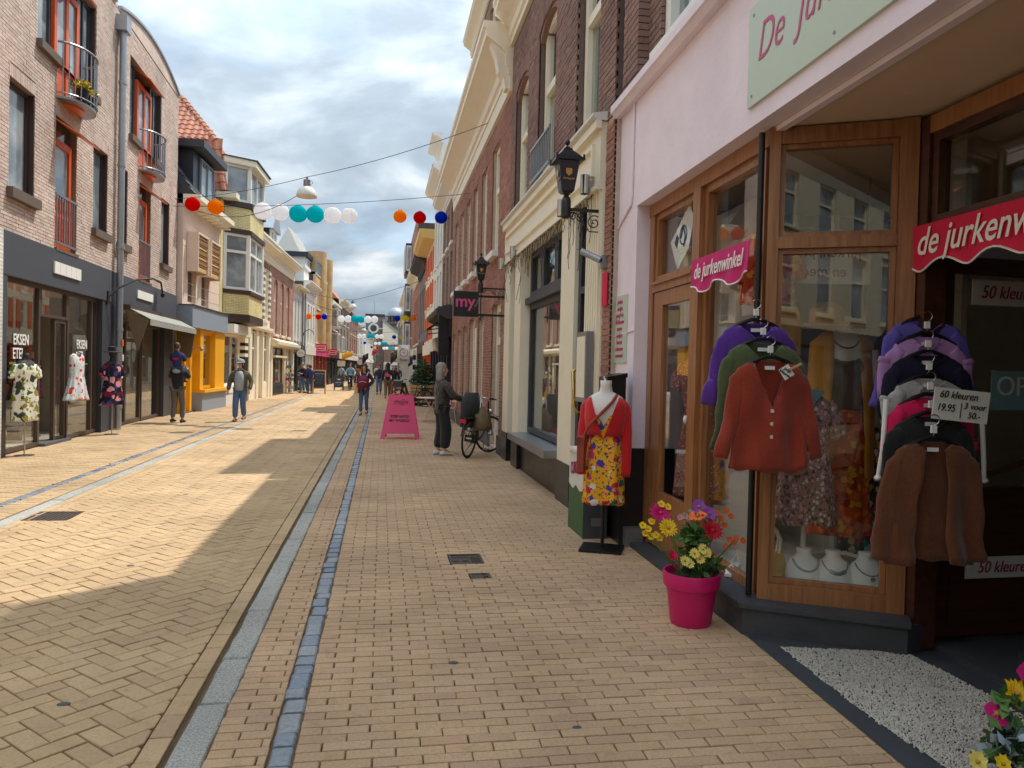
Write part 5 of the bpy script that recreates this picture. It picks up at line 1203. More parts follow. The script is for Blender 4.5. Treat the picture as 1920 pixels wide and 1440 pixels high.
for z in (2.9, 6.0, 9.3):
    mb = MB(); mb.rings([[(3.0, -.5, z), (6.6, -.5, z), (6.6, -.01, z), (3.0, -.01, z)], [(3.0, -.5, z + 2.5), (6.6, -.5, z + 2.5), (6.6, -.01, z + 2.5), (3.0, -.01, z + 2.5)]]); bb = mb.obj('bay', 'anthracite', B27)
    mb = MB(); mb.box(6.604, -.45, z + .25, 6.66, -.05, z + 2.3); mb.obj('bay_frame', 'whitepaint', bb); mb = MB(); mb.box(6.664, -.38, z + .38, 6.67, -.12, z + 2.17); mb.obj('pane', 'pane_grey', bb)
    window(B27, 3.1, 6.5, z + .2, z + 2.3, -.56, 'whitepaint', 'pane_grey', .08, (.33, .66), fd=.05, name='bay_window')
B28 = right_root('cream_corner_house', 'cream rendered house beyond the bay windows', 82.0, 2.2)
house(B28, 13.98, 8.0, 'cream', [(3.3, 5.2, [(1 + 3 * k, 2.4 + 3 * k) for k in range(4)]), (5.6, 7.4, [(1 + 3 * k, 2.4 + 3 * k) for k in range(4)])], 'whitepaint', top=scaled(CLASSIC, 1, .6), shop=('offwhite', 'pane_dark', 'offwhite', 5), roofm='slate')
B29 = right_root('far_right_house', 'brown brick house farthest down the right side', 112.0, 2.6)
house(B29, 29.98, 7.4, 'far_brown', [(3.3, 6.0, [(1 + 3 * k, 2.4 + 3 * k) for k in range(9)])], 'whitepaint', top=scaled(CLASSIC, 1, .6), shop=('offwhite', 'pane_dark', 'offwhite', 9), roofm='slate')
# ---- the street goes on behind the camera: plain fronts that the shop windows mirror
B40 = frame_root('cream_house', 'cream house opposite the dress shop with tall windows', 'building', (-5.95, -3.2), (-5.95, 9.7))
house(B40, 12.9, 7.2, 'cream', [(3.7, 5.9, [(1.0 + 2.2 * k, 2.1 + 2.2 * k) for k in range(5)])], 'whitepaint', top=scaled(CLASSIC, 1, .8), topm='cream', shop=('cream', 'pane_shop', 'offwhite', 6), z0=3.2, roofm='pantile', roofh=2.4)
B41 = frame_root('cream_house', 'long cream plastered house behind the camera on the left', 'building', (-6.0, -26), (-6.0, -3.3))
house(B41, 22.6, 8.5, 'cream_dirty', [(3.7, 5.9, [(1.0 + 2.8 * k, 2.3 + 2.8 * k) for k in range(8)]), (6.3, 8.0, [(1.0 + 2.8 * k, 2.3 + 2.8 * k) for k in range(8)])], 'cream', top=scaled(CLASSIC, 1, .8), topm='cream', shop=('anthracite', 'pane_shop', 'anthracite', 9), z0=3.2, roofm='slate', roofh=2.4)
B42 = right_root('brown_house', 'brown brick house behind the camera on the right', .7, 2.3)
house(B42, 24, 8.6, 'far_brown', [(3.7, 6.2, [(1.0 + 2.8 * k, 2.3 + 2.8 * k) for k in range(8)])], 'cream', top=scaled(CLASSIC, 1, .8), topm='cream', shop=('cream', 'pane_shop', 'cream', 9), z0=3.2, roofm='slate', roofh=2.4)
window(B1, X0, -1.285, .4, 2.945, .1, 'whitepaint', 'pane_shop', .1, (.5,), name='neighbour_window'); band(B1, X0, -1.285, 0, .398, .0, .3, 'bluestone', 'neighbour_plinth')
# ---- the pink dress shop
B30 = thing('pink_dress_shop', 'pink painted dress shop with wooden window fronts and green name board', 'shop', (2.33, 7.2, 0), R(-91.4976))
WX = 6.4
mb = MB(); mb.box(0, -.0, .9, .585, .5, 3.158); mb.obj('pier', 'pinkwall', B30)
mb = MB(); mb.box(-.02, -.1, 0, .585, .5, .899); mb.obj('plinth', 'blackplinth', B30)
mb = MB(); mb.box(0, 0, 3.16, WX, .13, 4.15); mb.obj('fascia', 'pinkwall', B30)
mb = MB(); mb.strip([(.13, 4.151), (-.06, 4.151), (-.09, 4.19), (-.11, 4.2), (-.11, 4.27), (.0, 4.31), (.13, 4.31)], -.03, WX); mb.obj('fascia_capping', 'pinkwall', B30)
mb = MB(); mb.box(.585, .132, 3.16, WX, 4.2, 3.3); mb.obj('soffit', 'soffit', B30)
mb = MB(); mb.box(2.75, .14, 3.13, WX, .19, 3.16); mb.obj('soffit_bead', 'pinkwall', B30)
mb = MB(); mb.tube([(.45, -.012, 4.15), (.45, -.012, 3.3), (.42, -.012, 3.2), (.0, -.012, 3.05)], .012, 6); mb.tube([(.585, -.006, 2.0), (-.0, -.012, 1.97)], .007, 5); mb.obj('conduit', 'pinkwall', B30, 'auto')
HP = [(1.1, 2.35, 4.36, 6.3), (3.2, 4.6, 4.36, 6.3)]
wall(B30, 0, WX, 4.27, 8.0, HP, 'mortar_dark', y=.032, reveal=.2); bricks(B30, 0, WX, 4.32, 7.98, HP + [(.35, .78, 4.3, 8)], 'brick_brown', 180)
mb = MB(); z = 4.32; r = 0
while z < 7.9:
    mb.box(.35, -.1 - (.0 if r % 2 else .004), z, .56 if r % 2 else .46, .02, z + .052); mb.box(.57 if r % 2 else .47, -.1, z, .78, .02, z + .052); z += .062; r += 1
tag(mb.obj('brick_pilaster', 'brick_brown', B30), kind='stuff'); mb = MB(); mb.box(.36, -.09, 4.3, .77, .03, 7.95); mb.obj('pilaster_core', 'mortar_dark', B30)
for a, b, c, d in HP:
    window(B30, a, b, c, d, .04, 'whitepaint', 'upperglass', .12, (.5,), (.7,), fd=.12, sill=('whitepaint', .12, .08)); band(B30, a + .1, b - .1, c + .1, d - .1, .21, .22, 'curtain', 'curtain')
shell(B30, 0, WX, .24, 9, 4.2, 8.0, 'interior_dark'); shell(B30, 0, WX, .04, 9, 8.01, 11.0, 'far_brown', 'upper_storey'); cornice(B30, 0, WX, 11.0, scaled(CLASSIC, 1, .9), 'cream')
mb = MB(); mb.rings([[(0, .2, 11.68), (WX, .2, 11.68), (WX, 8, 11.68), (0, 8, 11.68)], [(0, 2.6, 13.0), (WX, 2.6, 13.0), (WX, 5, 13.0), (0, 5, 13.0)]]); mb.obj('roof', 'slate', B30)
# shop interior
mb = MB(); mb.box(-.02, .5, 0, .02, 5.5, 3.16); mb.box(0, 5.4, 0, WX + 2, 5.5, 3.16); mb.box(WX + 2, .0, 0, WX + 2.1, 5.5, 3.16); mb.obj('shop_wall', 'interior_white', B30)
mb = MB(); mb.box(.02, .3, -.02, 2.9, 5.4, .03); mb.box(2.901, 1.35, -.02, WX + 2, 5.4, .03); mb.obj('shop_floor', 'darkstone', B30)
mb = MB(); mb.box(.6, .24, .03, 2.72, 1.3, .2); mb.obj('display_floor', 'interior_white', B30)
mb = MB(); mb.box(1.72, 1.25, .03, 1.76, 1.3, 2.9) ; mb.box(.62, 1.3, .03, 2.9, 1.34, 1.5); mb.box(.02, .58, .05, 1.9, .6, 3.0); mb.obj('display_partition', 'interior_white', B30)  # last box: window backdrop run on behind the door, added to brighten it
# wooden front
def wbox(x0, x1, z0, z1, y0=.13, y1=.25, name='wood_frame', mat='shopwood', parent=B30):
    mb = MB(); mb.box(x0, y0, z0, x1, y1, z1); return mb.obj(name, mat, parent)
wbox(.587, .7, .04, 3.05, name='door_post'); wbox(1.66, 1.8, .04, 3.05, .11, .25, 'mullion'); wbox(.587, 2.86, 3.051, 3.158, .12, .26, 'head_rail')
wbox(.702, 1.658, 2.34, 2.43, .125, .25, 'transom_rail'); wbox(.702, 1.658, 2.405, 2.43, .1, .124, 'transom_moulding')
wbox(2.72, 2.8, .2, 3.05, .13, .25, 'corner_post')
window(B30, .705, 1.655, 2.435, 3.048, .15, 'shopwood', 'shopglass', .05, name='transom_window')
dr = wbox(.72, .94, .06, 2.335, .14, .2, 'door'); 
for a in ((1.57, 1.645, .06, 2.335), (.941, 1.569, 2.21, 2.335), (.941, 1.569, .06, .55)): wbox(*a, .14, .2, 'door_rail', parent=dr)
mb = MB(); mb.box(.941, .165, .551, 1.569, .171, 2.209); mb.obj('pane', 'shopglass', dr)
mb = MB(); mb.ball((1.6, .12, 1.24), .022, .02, .035); mb.box(1.594, .12, 1.23, 1.606, .14, 1.25); mb.obj('handle', 'mannequin', dr, True)
window(B30, 1.802, 2.718, .2, 3.05, .15, 'shopwood', 'shopglass', .06, name='shop_window')
mb = MB(); mb.box(.62, -.02, 0, 1.66, .3, .045); mb.obj('door_step', 'darkstone', B30)
mb = MB(); mb.box(.59, -.06, 0, .7, .1, .17); mb.obj('post_shoe', 'greymetal', B30)
# splayed display window
SA, SB = Vector((2.86, .1, 0)), Vector((3.22, .82, 0)); SD = (SB - SA).normalized(); SL = (SB - SA).length; SANG = math.atan2(SD.y, SD.x)
def onsplay(o): o.location = SA; o.rotation_euler = (0, 0, SANG); return o
mb = MB(); mb.tube([(2.845, .075, .21), (2.845, .075, 3.13)], .02, 12); mb.obj('black_corner_pipe', 'blackpaint', B30, 'auto')
onsplay(wbox(.02, .085, .2, 3.15, -.02, .1, 'splay_post')); onsplay(wbox(SL - .05, SL + .05, .12, 3.15, -.03, .12, 'splay_post'))
onsplay(wbox(.086, SL - .051, 3.05, 3.15, -.01, .1, 'splay_head')); onsplay(wbox(.086, SL - .051, .18, .3, -.03, .1, 'splay_sill')); onsplay(wbox(.086, SL - .051, 2.4, 2.47, -.02, .1, 'splay_rail'))
onsplay(window(B30, .087, SL - .052, .301, 2.399, .01, 'shopwood', 'shopglass', .03, fd=.05, name='splay_window')); onsplay(window(B30, .087, SL - .052, 2.471, 3.049, .01, 'shopwood', 'shopglass', .03, fd=.05, name='splay_window'))
mb = MB(); mb.prism([(1.67, -.02), (2.96, -.02), (3.4, .78), (3.3, 1.0), (2.9, .4), (2.8, .25), (1.67, .25)], 0, .17, 'xy'); mb.prism([(1.665, -.05), (2.975, -.05), (3.43, .78), (3.25, .9), (2.85, .25), (2.7, .2), (1.665, .2)], .171, .2, 'xy'); mb.obj('stone_plinth', 'darkstone', B30)
mb = MB(); mb.prism([(2.7, .26), (2.9, .26), (3.22, .9), (3.1, 1.3), (2.5, 1.3), (2.5, .26)], .201, .265, 'xy'); mb.obj('display_floor', 'interior_white', B30)
mb = MB(); mb.prism([(2.68, 1.3), (3.1, 1.3), (3.1, 1.34), (2.68, 1.34)], .22, 3.1, 'xy'); mb.obj('display_back', 'interior', B30)
# recessed entrance: transom over the opening, open door leaf
wbox(3.2, 3.34, .02, 3.13, .86, 1.0, 'entrance_post', 'darkwood'); wbox(3.342, WX, 3.03, 3.13, .86, 1.0, 'entrance_head', 'shopwood'); wbox(3.342, WX, 2.42, 2.5, .86, 1.0, 'entrance_rail', 'darkwood')
window(B30, 3.345, 4.6, 2.502, 3.028, .88, 'darkwood', 'shopglass', .05, name='transom_window'); wbox(4.62, 4.74, .02, 3.028, .86, 1.0, 'entrance_post', 'darkwood')
window(B30, 4.745, WX, .3, 3.028, .88, 'shopwood', 'shopglass', .08, name='shop_window'); wbox(4.745, WX, .02, .299, .86, 1.0, 'bulkhead', 'darkwood')
DA = SANG2 = R(93)
def ondoor(o): o.location = (3.24, 1.02, 0); o.rotation_euler = (0, 0, DA); return o
lf = ondoor(wbox(0, .9, .05, .95, -.0, .05, 'open_door', 'darkwood'))
for a in ((0, .12, .951, 2.35), (.8, .9, .951, 2.35), (.121, .799, 2.25, 2.35)): wbox(*a, 0, .05, 'door_rail', 'darkwood', lf)
wbox(.14, .86, .12, .42, -.012, -.001, 'door_panel', 'darkwood', lf)
mb = MB(); mb.box(.121, .02, .951, .799, .026, 2.249); mb.obj('pane', 'shopglass', lf)
mb = MB(); mb.tube([(.28, -.07, 1.03), (.86, -.07, 1.2)], .018, 8); mb.tube([(.3, -.07, 1.03), (.3, 0, 1.03)], .01, 6); mb.tube([(.84, -.07, 1.19), (.84, 0, 1.19)], .01, 6); mb.obj('handle', 'brass', lf, 'auto')
def label_card(name, lab, cat, root, x, z, w, h, lines, y=-.012, bg='offwhite', mat='darkpinkletter', rot=None, loc=None):
    t = thing(name, lab, cat, loc, rot)
    mb = MB(); mb.box(-w / 2, -.008, -h / 2, w / 2, 0, h / 2); mb.obj('card', bg, t)
    for body, size, dx, dz, m, sh, kx in lines: text(body, size, m or mat, t, (dx, -.011, dz), FRONT, shear=sh, sx=kx)
    return t
def world(root, p): return tuple(root.matrix_basis @ Vector(p))
def onleaf(x, z, y=-.02): a = Vector((3.24, 1.02, 0)) + Matrix.Rotation(DA, 3, 'Z') @ Vector((x, y, z)); return world(B30, a)
LR = B30.rotation_euler.z + DA
label_card('paper_sign', 'white paper strip reading 50 kleuren low on the open door', 'sign', B30, 0, 0, .62, .13, [('50 kleuren p', .1, 0, 0, None, .25, .9)], rot=LR, loc=onleaf(.55, .47))
label_card('paper_sign', 'white paper strip reading 50 kleuren high on the door glass', 'sign', B30, 0, 0, .62, .15, [('50 kleuren p', .11, 0, 0, None, .25, .9)], rot=LR, loc=onleaf(.55, 2.14, .0))
label_card('open_sign', 'dark blue hanging sign reading OPEN behind the door glass', 'sign', B30, 0, 0, .5, .24, [('OPEN', .17, 0, .02, 'offwhite', 0, 1)], bg='tealcloth', rot=LR, loc=onleaf(.65, 1.55, .0))
# fascia board and plaque
sg = thing('name_board', 'pale green board with pink shop name on the pink wall', 'sign', world(B30, (2.82, -.0, 3.28)), B30.rotation_euler.z)
mb = MB(); mb.box(0, -.02, 0, 3.2, -.001, .62); mb.obj('board', 'signgreen', sg)
text('De  Jurkenwinkel', .33, 'pinkletter', sg, (.12, -.023, .34), FRONT, shear=.3, align='LEFT', sx=.78, bold=-.003, ext=.001)
mb = MB()
for x in (.06, .95, 1.9): 
    for z in (.06, .56): mb.lathe([(.001, -.024), (.01, -.024), (.01, -.02)], 8, (x, 0, z), 'y')
mb.obj('screw', 'greymetal', sg)
pq = thing('price_plaque', 'small pale green plaque with pink lines of text on the pink pier', 'sign', world(B30, (.16, -.001, 1.7)), B30.rotation_euler.z)
mb = MB(); mb.box(-.24, -.012, 0, .22, -.0, .66); mb.obj('plaque', 'signgreen', pq)
for i, t_ in enumerate(('jurken', 'vestjes', "panty's in", '40 kleuren', 'tassen', 'sjaaltjes', 'laarzen', 'schoenen', 'voorraad')): text(t_, .065, 'pinkletter', pq, (0, -.015, .6 - i * .066), FRONT, shear=.2)
def banner(lab, x0, x1, z0, z1, y, mat, size, body, root=B30, waves=2, ofs=0):
    t = thing('scalloped_banner', lab, 'banner', world(root, ((x0 + x1) / 2, y, z1)), root.rotation_euler.z)
    w, h = x1 - x0, z1 - z0; n = 40; low = []
    for i in range(n + 1): u = i / n; low.append((-w / 2 + w * u, -h - .06 * (-.5 + .5 * math.cos(2 * math.pi * waves * u + ofs)) * -1 * 1 + .0))
    P = [(w / 2, 0), (-w / 2, 0)] + low
    mb = MB()
    for i in range(n):
        (xa, za), (xb, zb) = low[i], low[i + 1]; ya = .012 * math.sin(i * .6); yb = .012 * math.sin((i + 1) * .6)
        mb.face([(xa, ya - .002, za), (xb, yb - .002, zb), (xb, 0, 0), (xa, 0, 0)]); mb.face([(xa, ya + .002, za), (xa, .003, 0), (xb, .003, 0), (xb, yb + .002, zb)])
    mb.obj('cloth', mat, t)
    mb = MB(); mb.tube([(p[0], -.004 + .012 * math.sin(i * .6), p[1]) for i, p in enumerate(low)], .006, 5); mb.obj('piping', 'whiteletter', t)
    text(body, size, 'whiteletter', t, (0, -.014, -h * .52), FRONT, shear=.3, sx=.8, bold=.002, ext=.0008)
    return t
banner('pink scalloped banner across the small window beside the hanging cardigans', 1.84, 2.79, 2.27, 2.47, .04, 'magenta', .155, 'de jurkenwinkel')
banner('red scalloped banner over the shop entrance at the right', 3.16, 4.6, 2.29, 2.5, .83, 'redbanner', .22, 'de jurkenwinkel', waves=4)
pstr = thing('window_poster', 'white poster hung as a diamond in the door transom window', 'poster', world(B30, (1.25, .2, 2.76)), B30.rotation_euler.z)
mb = MB(); mb.prism([(-.3, .0), (-.12, -.26), (.3, .0), (.12, .26)], -.004, .0); mb.obj('paper', 'offwhite', pstr)
mb = MB(); mb.lathe([(.07, -.007), (.085, -.007)], 20, (0, 0, .02), 'y', False); mb.tube([(-.05, -.006, .0), (.0, -.006, .1), (.05, -.006, .0), (.02, -.006, -.08)], .008, 4); mb.prism([(-.2, -.02), (-.15, .05), (-.1, .01), (-.14, -.08)], -.006, -.004); mb.prism([(.13, -.1), (.2, .06), (.24, .03), (.18, -.1)], -.006, -.004); mb.obj('print', 'jeans_dark', pstr)
# ---------------------------------------------------------------- clothes
plain('knit_rust', rgb(156, 54, 30), 0.95, var=.22, scale=60, bump=.35, bscale=260, sheen=.3); plain('knit_green', rgb(84, 96, 58), .95, var=.22, scale=60, bump=.35, bscale=260, sheen=.3)
plain('knit_purple', rgb(92, 44, 150), .95, var=.2, scale=60, bump=.35, bscale=260, sheen=.3); plain('knit_red', rgb(206, 16, 24), .9, var=.08, scale=25, bump=.5, bscale=160, sheen=.3)
plain('knit_brown', rgb(112, 62, 32), .95, var=.28, scale=60, bump=.35, bscale=260, sheen=.3); plain('sheer_blue', rgb(106, 96, 190), .9, var=.1); plain('lilac', rgb(190, 142, 204), .9, var=.1)
plain('darknavy', rgb(26, 24, 52), .95, var=.1); plain('palegrey', rgb(180, 178, 176), .95, var=.15, scale=40); plain('hotpink', rgb(232, 28, 96), .9, var=.08)
plain('gold', rgb(196, 140, 48), .9, var=.1); plain('orangeskirt', rgb(222, 84, 36), .85, var=.15); plain('brownknit', rgb(104, 76, 60), .95, var=.15, scale=30); plain('straw', rgb(206, 160, 84), .8, var=.15, scale=40)
printcloth('print_yellow', rgb(238, 178, 40), [rgb(214, 60, 120), rgb(80, 70, 160), rgb(236, 226, 220), rgb(70, 90, 70), rgb(196, 44, 70)], 13, .42, [rgb(70, 60, 140), rgb(220, 70, 120), rgb(80, 110, 60)], 34)
printcloth('print_palm', rgb(232, 230, 214), [rgb(70, 92, 60), rgb(146, 138, 48), rgb(60, 70, 60)], 9, .45, [rgb(186, 180, 110), rgb(120, 130, 70)], 16)
printcloth('print_berry', rgb(212, 224, 230), [rgb(206, 40, 46), rgb(214, 70, 60), rgb(226, 150, 140)], 9, .36, [rgb(190, 200, 150), rgb(226, 190, 180)], 22)
printcloth('print_dark', rgb(30, 30, 46), [rgb(190, 40, 66), rgb(60, 70, 130), rgb(224, 150, 150), rgb(120, 30, 50)], 7, .5, [rgb(80, 40, 70), rgb(50, 60, 100)], 15)
printcloth('print_blossom', rgb(172, 132, 118), [rgb(222, 160, 176), rgb(90, 66, 60), rgb(228, 214, 204), rgb(120, 84, 70)], 34, .45, [rgb(196, 110, 130), rgb(70, 56, 54)], 60)
printcloth('print_dots', rgb(150, 92, 88), [rgb(226, 208, 196)], 40, .25); printcloth('print_orange', rgb(206, 84, 30), [rgb(224, 170, 40), rgb(150, 50, 30), rgb(230, 120, 50)], 16, .42)
printcloth('print_bright', rgb(40, 70, 80), [rgb(224, 190, 60), rgb(210, 60, 120), rgb(60, 160, 150), rgb(235, 230, 220)], 18, .48); printcloth('print_peach', rgb(226, 190, 150), [rgb(220, 140, 110), rgb(236, 216, 186), rgb(190, 150, 110)], 22, .4)
printcloth('print_plum', rgb(92, 40, 62), [rgb(140, 70, 96), rgb(70, 30, 50)], 14, .4)
def garment(parent, name, mat, prof, neck=None, sleeve=None, folds=(7, .06), seg=44, open_front=0, off=(0, 0, 0), seed=0, thick=.02):
    """cloth body from rings (z, half width, half depth); neck (half width, depth) cut in front; sleeves along points with radii"""
    rnd = random.Random(seed); ph = rnd.uniform(0, 6); k, amp = folds; mb = MB()
    zs = []; P = []
    for i in range(len(prof) - 1):
        n = max(2, int(abs(prof[i + 1][0] - prof[i][0]) / .035))
        for j in range(n):
            t = j / n; P.append(tuple(prof[i][q] + (prof[i + 1][q] - prof[i][q]) * t for q in range(3)))
    P.append(prof[-1][:3]); z0, z1 = P[0][0], P[-1][0]; K = seg; n0 = len(mb.v)
    def prof_d(z):
        for i in range(len(P) - 1):
            if P[i][0] >= z >= P[i + 1][0]: t = (P[i][0] - z) / max(1e-6, P[i][0] - P[i + 1][0]); return P[i][2] + (P[i + 1][2] - P[i][2]) * t
        return P[-1][2]
    side_of = []
    for z, w, d in P:
        t = (z0 - z) / (z0 - z1)
        for s in range(seg):
            a = 2 * math.pi * s / seg; m = 1 + amp * t * (math.sin(k * a + ph) + .5 * math.sin((k + 4) * a + 2 * ph + 3 * t))
            x = math.copysign(abs(math.cos(a)) ** .75, math.cos(a)) * w * (1 + (m - 1) * .4); y = math.sin(a) * d * m * (1 + amp * t * 1.5 * math.sin(k * a + ph)); zz = z; sd = 0
            if neck and y < 0 and abs(x) < neck[0] and z0 - z < neck[1] * (1 - abs(x) / neck[0]) ** .9:
                zz = z0 - neck[1] * (1 - abs(x) / neck[0]) ** .9; y = -max(prof_d(zz), .02) * abs(math.sin(a)) - .002
            if open_front and y < 0:
                o_ = open_front * (.6 + .4 * t)
                if abs(x) < o_: sd = 1 if x >= 0 else -1; x = sd * o_ * (1 + .06 * math.sin(9 * t + ph))
            side_of.append(sd); mb.v.append((off[0] + x, off[1] + y, off[2] + zz + .006 * t * math.sin(5 * a + ph)))
    for i in range(len(P) - 1):
        for j in range(K):
            q = (i * K + j, i * K + (j + 1) % K, (i + 1) * K + (j + 1) % K, (i + 1) * K + j); ss = {side_of[t] for t in q}
            if 1 in ss and -1 in ss: continue
            if 0 not in ss: continue
            vs_ = [mb.v[n0 + t] for t in q]
            if neck and max(v[2] for v in vs_) - min(v[2] for v in vs_) < 1e-5: continue
            mb.f.append(tuple(n0 + t for t in q)); mb.m.append(0)
    if sleeve:
        for side in (-1, 1):
            pts = [Vector((off[0] + side * p[0], off[1] + p[1], off[2] + p[2])) for p in sleeve]; rr = [p[3] for p in sleeve]
            fine = []; fr = []
            for i in range(len(pts) - 1):
                for j in range(4): t = j / 4; fine.append(pts[i].lerp(pts[i + 1], t)); fr.append((rr[i] + (rr[i + 1] - rr[i]) * t) * (1 + rnd.uniform(-.05, .05)))
            fine.append(pts[-1]); fr.append(rr[-1]); nv = len(mb.v); mb.tube(fine, fr, 16)
            for q in range(nv, len(mb.v)): v = mb.v[q]; mb.v[q] = (v[0], off[1] + (v[1] - off[1]) * .5, v[2])
    o = mb.obj(name, mat, parent, True, fix=False)
    sm = o.modifiers.new('thickness', 'SOLIDIFY'); sm.thickness = .006; sm.offset = 0
    return o
def hanger(loc, rotz, lab, w=.38, hook=.13, mat='blackpaint'):
    t = thing('clothes_hanger', lab, 'hanger', loc, rotz, 'hangers of the outdoor clothes chains')
    mb = MB(); mb.tube([(-w / 2, 0, -.075), (-w * .3, 0, -.035), (-.03, 0, -.005), (.03, 0, -.005), (w * .3, 0, -.035), (w / 2, 0, -.075)], [.008, .012, .012, .012, .012, .008], 8); mb.obj('shoulder_bar', mat, t, 'auto')
    mb = MB(); mb.tube([(0, 0, -.005), (0, 0, hook * .45)] + [(.028 * math.sin(a) , 0, hook * .7 - .028 * math.cos(a)) for a in (.3, .9, 1.5, 2.1, 2.7, 3.4, 4.1)], .003, 6); mb.obj('hook', 'steel', t, 'auto')
    mb = MB(); mb.box(-.014, -.008, .02, .014, .008, .06); mb.obj('size_tag', 'whiteletter', t)
    return t
def cardigan(lab, name, mat, loc, rotz, w=.46, L=.62, sl=.56, neck=(.12, .26), open_front=0, buttons=0, gp=None, seed=0, sleeve_r=.05, folds=(6, .05), flare=1.0, dk=1.0):
    """a knit hung limp on a hanger: flat body, sleeves falling along the sides, soft uneven folds"""
    t = thing(name, lab, 'cardigan', loc, rotz, gp); rnd = random.Random(seed)
    o = garment(t, 'knit', mat, [(0, w * .2, .012 * dk), (-.02, w * .33, .02 * dk), (-.05, w * .43, .028 * dk), (-.085, w * .465, .034 * dk), (-.2, w * .455, .04 * dk), (-.4, w * .45, .042 * dk), (-L, w * .46 * flare, .045 * dk)], neck, [(w * .34, 0, -.08, .035), (w * .44, 0, -.125, .046), (w * .475, 0, -.22, .05), (w * .51, -.004, -.36, sleeve_r * .95), (w * (.51 + .05 * dk), -.012, -sl * .8, sleeve_r * .85), (w * (.51 + .1 * dk), -.018, -sl, sleeve_r * .8)] if sl else None, folds, seed=seed, open_front=open_front, seg=64)
    p1, p2, p3, p4 = (rnd.uniform(0, 6) for _ in range(4)); q1, q2 = rnd.uniform(20, 28), rnd.uniform(34, 46)
    for v in o.data.vertices:
        x, y, z = v.co; d = min(1, max(0, -z / .5)); sd = 1 if x > 0 else -1
        y = y * (1 if abs(x) < w * .44 else .6)
        y += d * .017 * math.sin(q1 * x + p1 + 2.2 * math.sin(4 * z + p2)) + .008 * d * math.sin(q2 * x + p3 + 5 * z) + .004 * math.sin(23 * z + 9 * x + p4) * min(1, -z / .15)
        x += sd * .02 * d * math.sin(6 * z + (p3 if sd > 0 else p4)) + .004 * math.sin(31 * z + p1 + 3 * sd) * d
        z += .012 * d * math.sin(11 * x + p2) - .03 * d * (1 - abs(x) / w) * (.4 if flare > 1.05 else 0)
        if z < -L * .97 and abs(x) < w * .5: z += .007 * math.sin(40 * x + p4)
        v.co = (x, y, z)
    if buttons:
        for i in range(buttons): mb = MB(); mb.lathe([(.001, -.004), (.011, -.004), (.011, .004), (.001, .004)], 12, (0, -.052, -.29 - i * .075), 'y'); mb.obj('button', 'mannequin', t)
        mb = MB(); mb.tube([(.004, -.046, -.265), (.006, -.048, -.4), (.004, -.05, -L + .01)], .0035, 5); mb.obj('placket', mat, t)
    mb = MB(); mb.box(-.03, .0, -.05, .03, .004, -.028); mb.obj('neck_label', 'whiteletter', t)
    return t
GX, GY = 2.245, 4.12
for i, (lab, hl, mat, dz, dy, nk, sl, L, bt, w) in enumerate((
    ('purple knit cardigan at the back of the hanging trio', 'black hanger holding the purple knit', 'knit_purple', 1.92, .08, (.13, .1), .5, .6, 0, .45),
    ('olive green knit cardigan between the purple and rust ones', 'black hanger holding the olive green knit', 'knit_green', 1.80, -.01, (.12, .12), .64, .6, 0, .46),
    ('rust orange buttoned cardigan hanging in front of the corner post', 'black hanger holding the rust orange cardigan', 'knit_rust', 1.69, -.1, (.11, .27), .58, .64, 4, .45))):
    hanger((GX, GY + dy, dz + .03), R(-6), hl, .36); cardigan(lab, 'hanging_cardigan', mat, (GX, GY + dy, dz), R(-6), w, L, sl, nk, 0, bt, 'knit cardigans hung on the corner post', i + 3)
tg = thing('price_tag', 'small white handwritten price tag pegged to the rust cardigan', 'tag', (2.29, 3.92, 1.63), R(-6)); mb = MB(); mb.prism([(-.045, .01), (-.005, -.05), (.05, -.015), (.01, .045)], -.002, 0); mb.obj('card', 'whiteletter', tg); mb = MB(); mb.obox((.05, -.008, .03), (.9, 0, .45), (0, 1, 0), (-.45, 0, .9), .04, .005, .006); mb.obj('clothes_peg', 'palewood', tg)
text('prijs\nkleuren', .025, 'blackletter', tg, (0.0, -.004, 0), (math.pi / 2, R(35), 0))
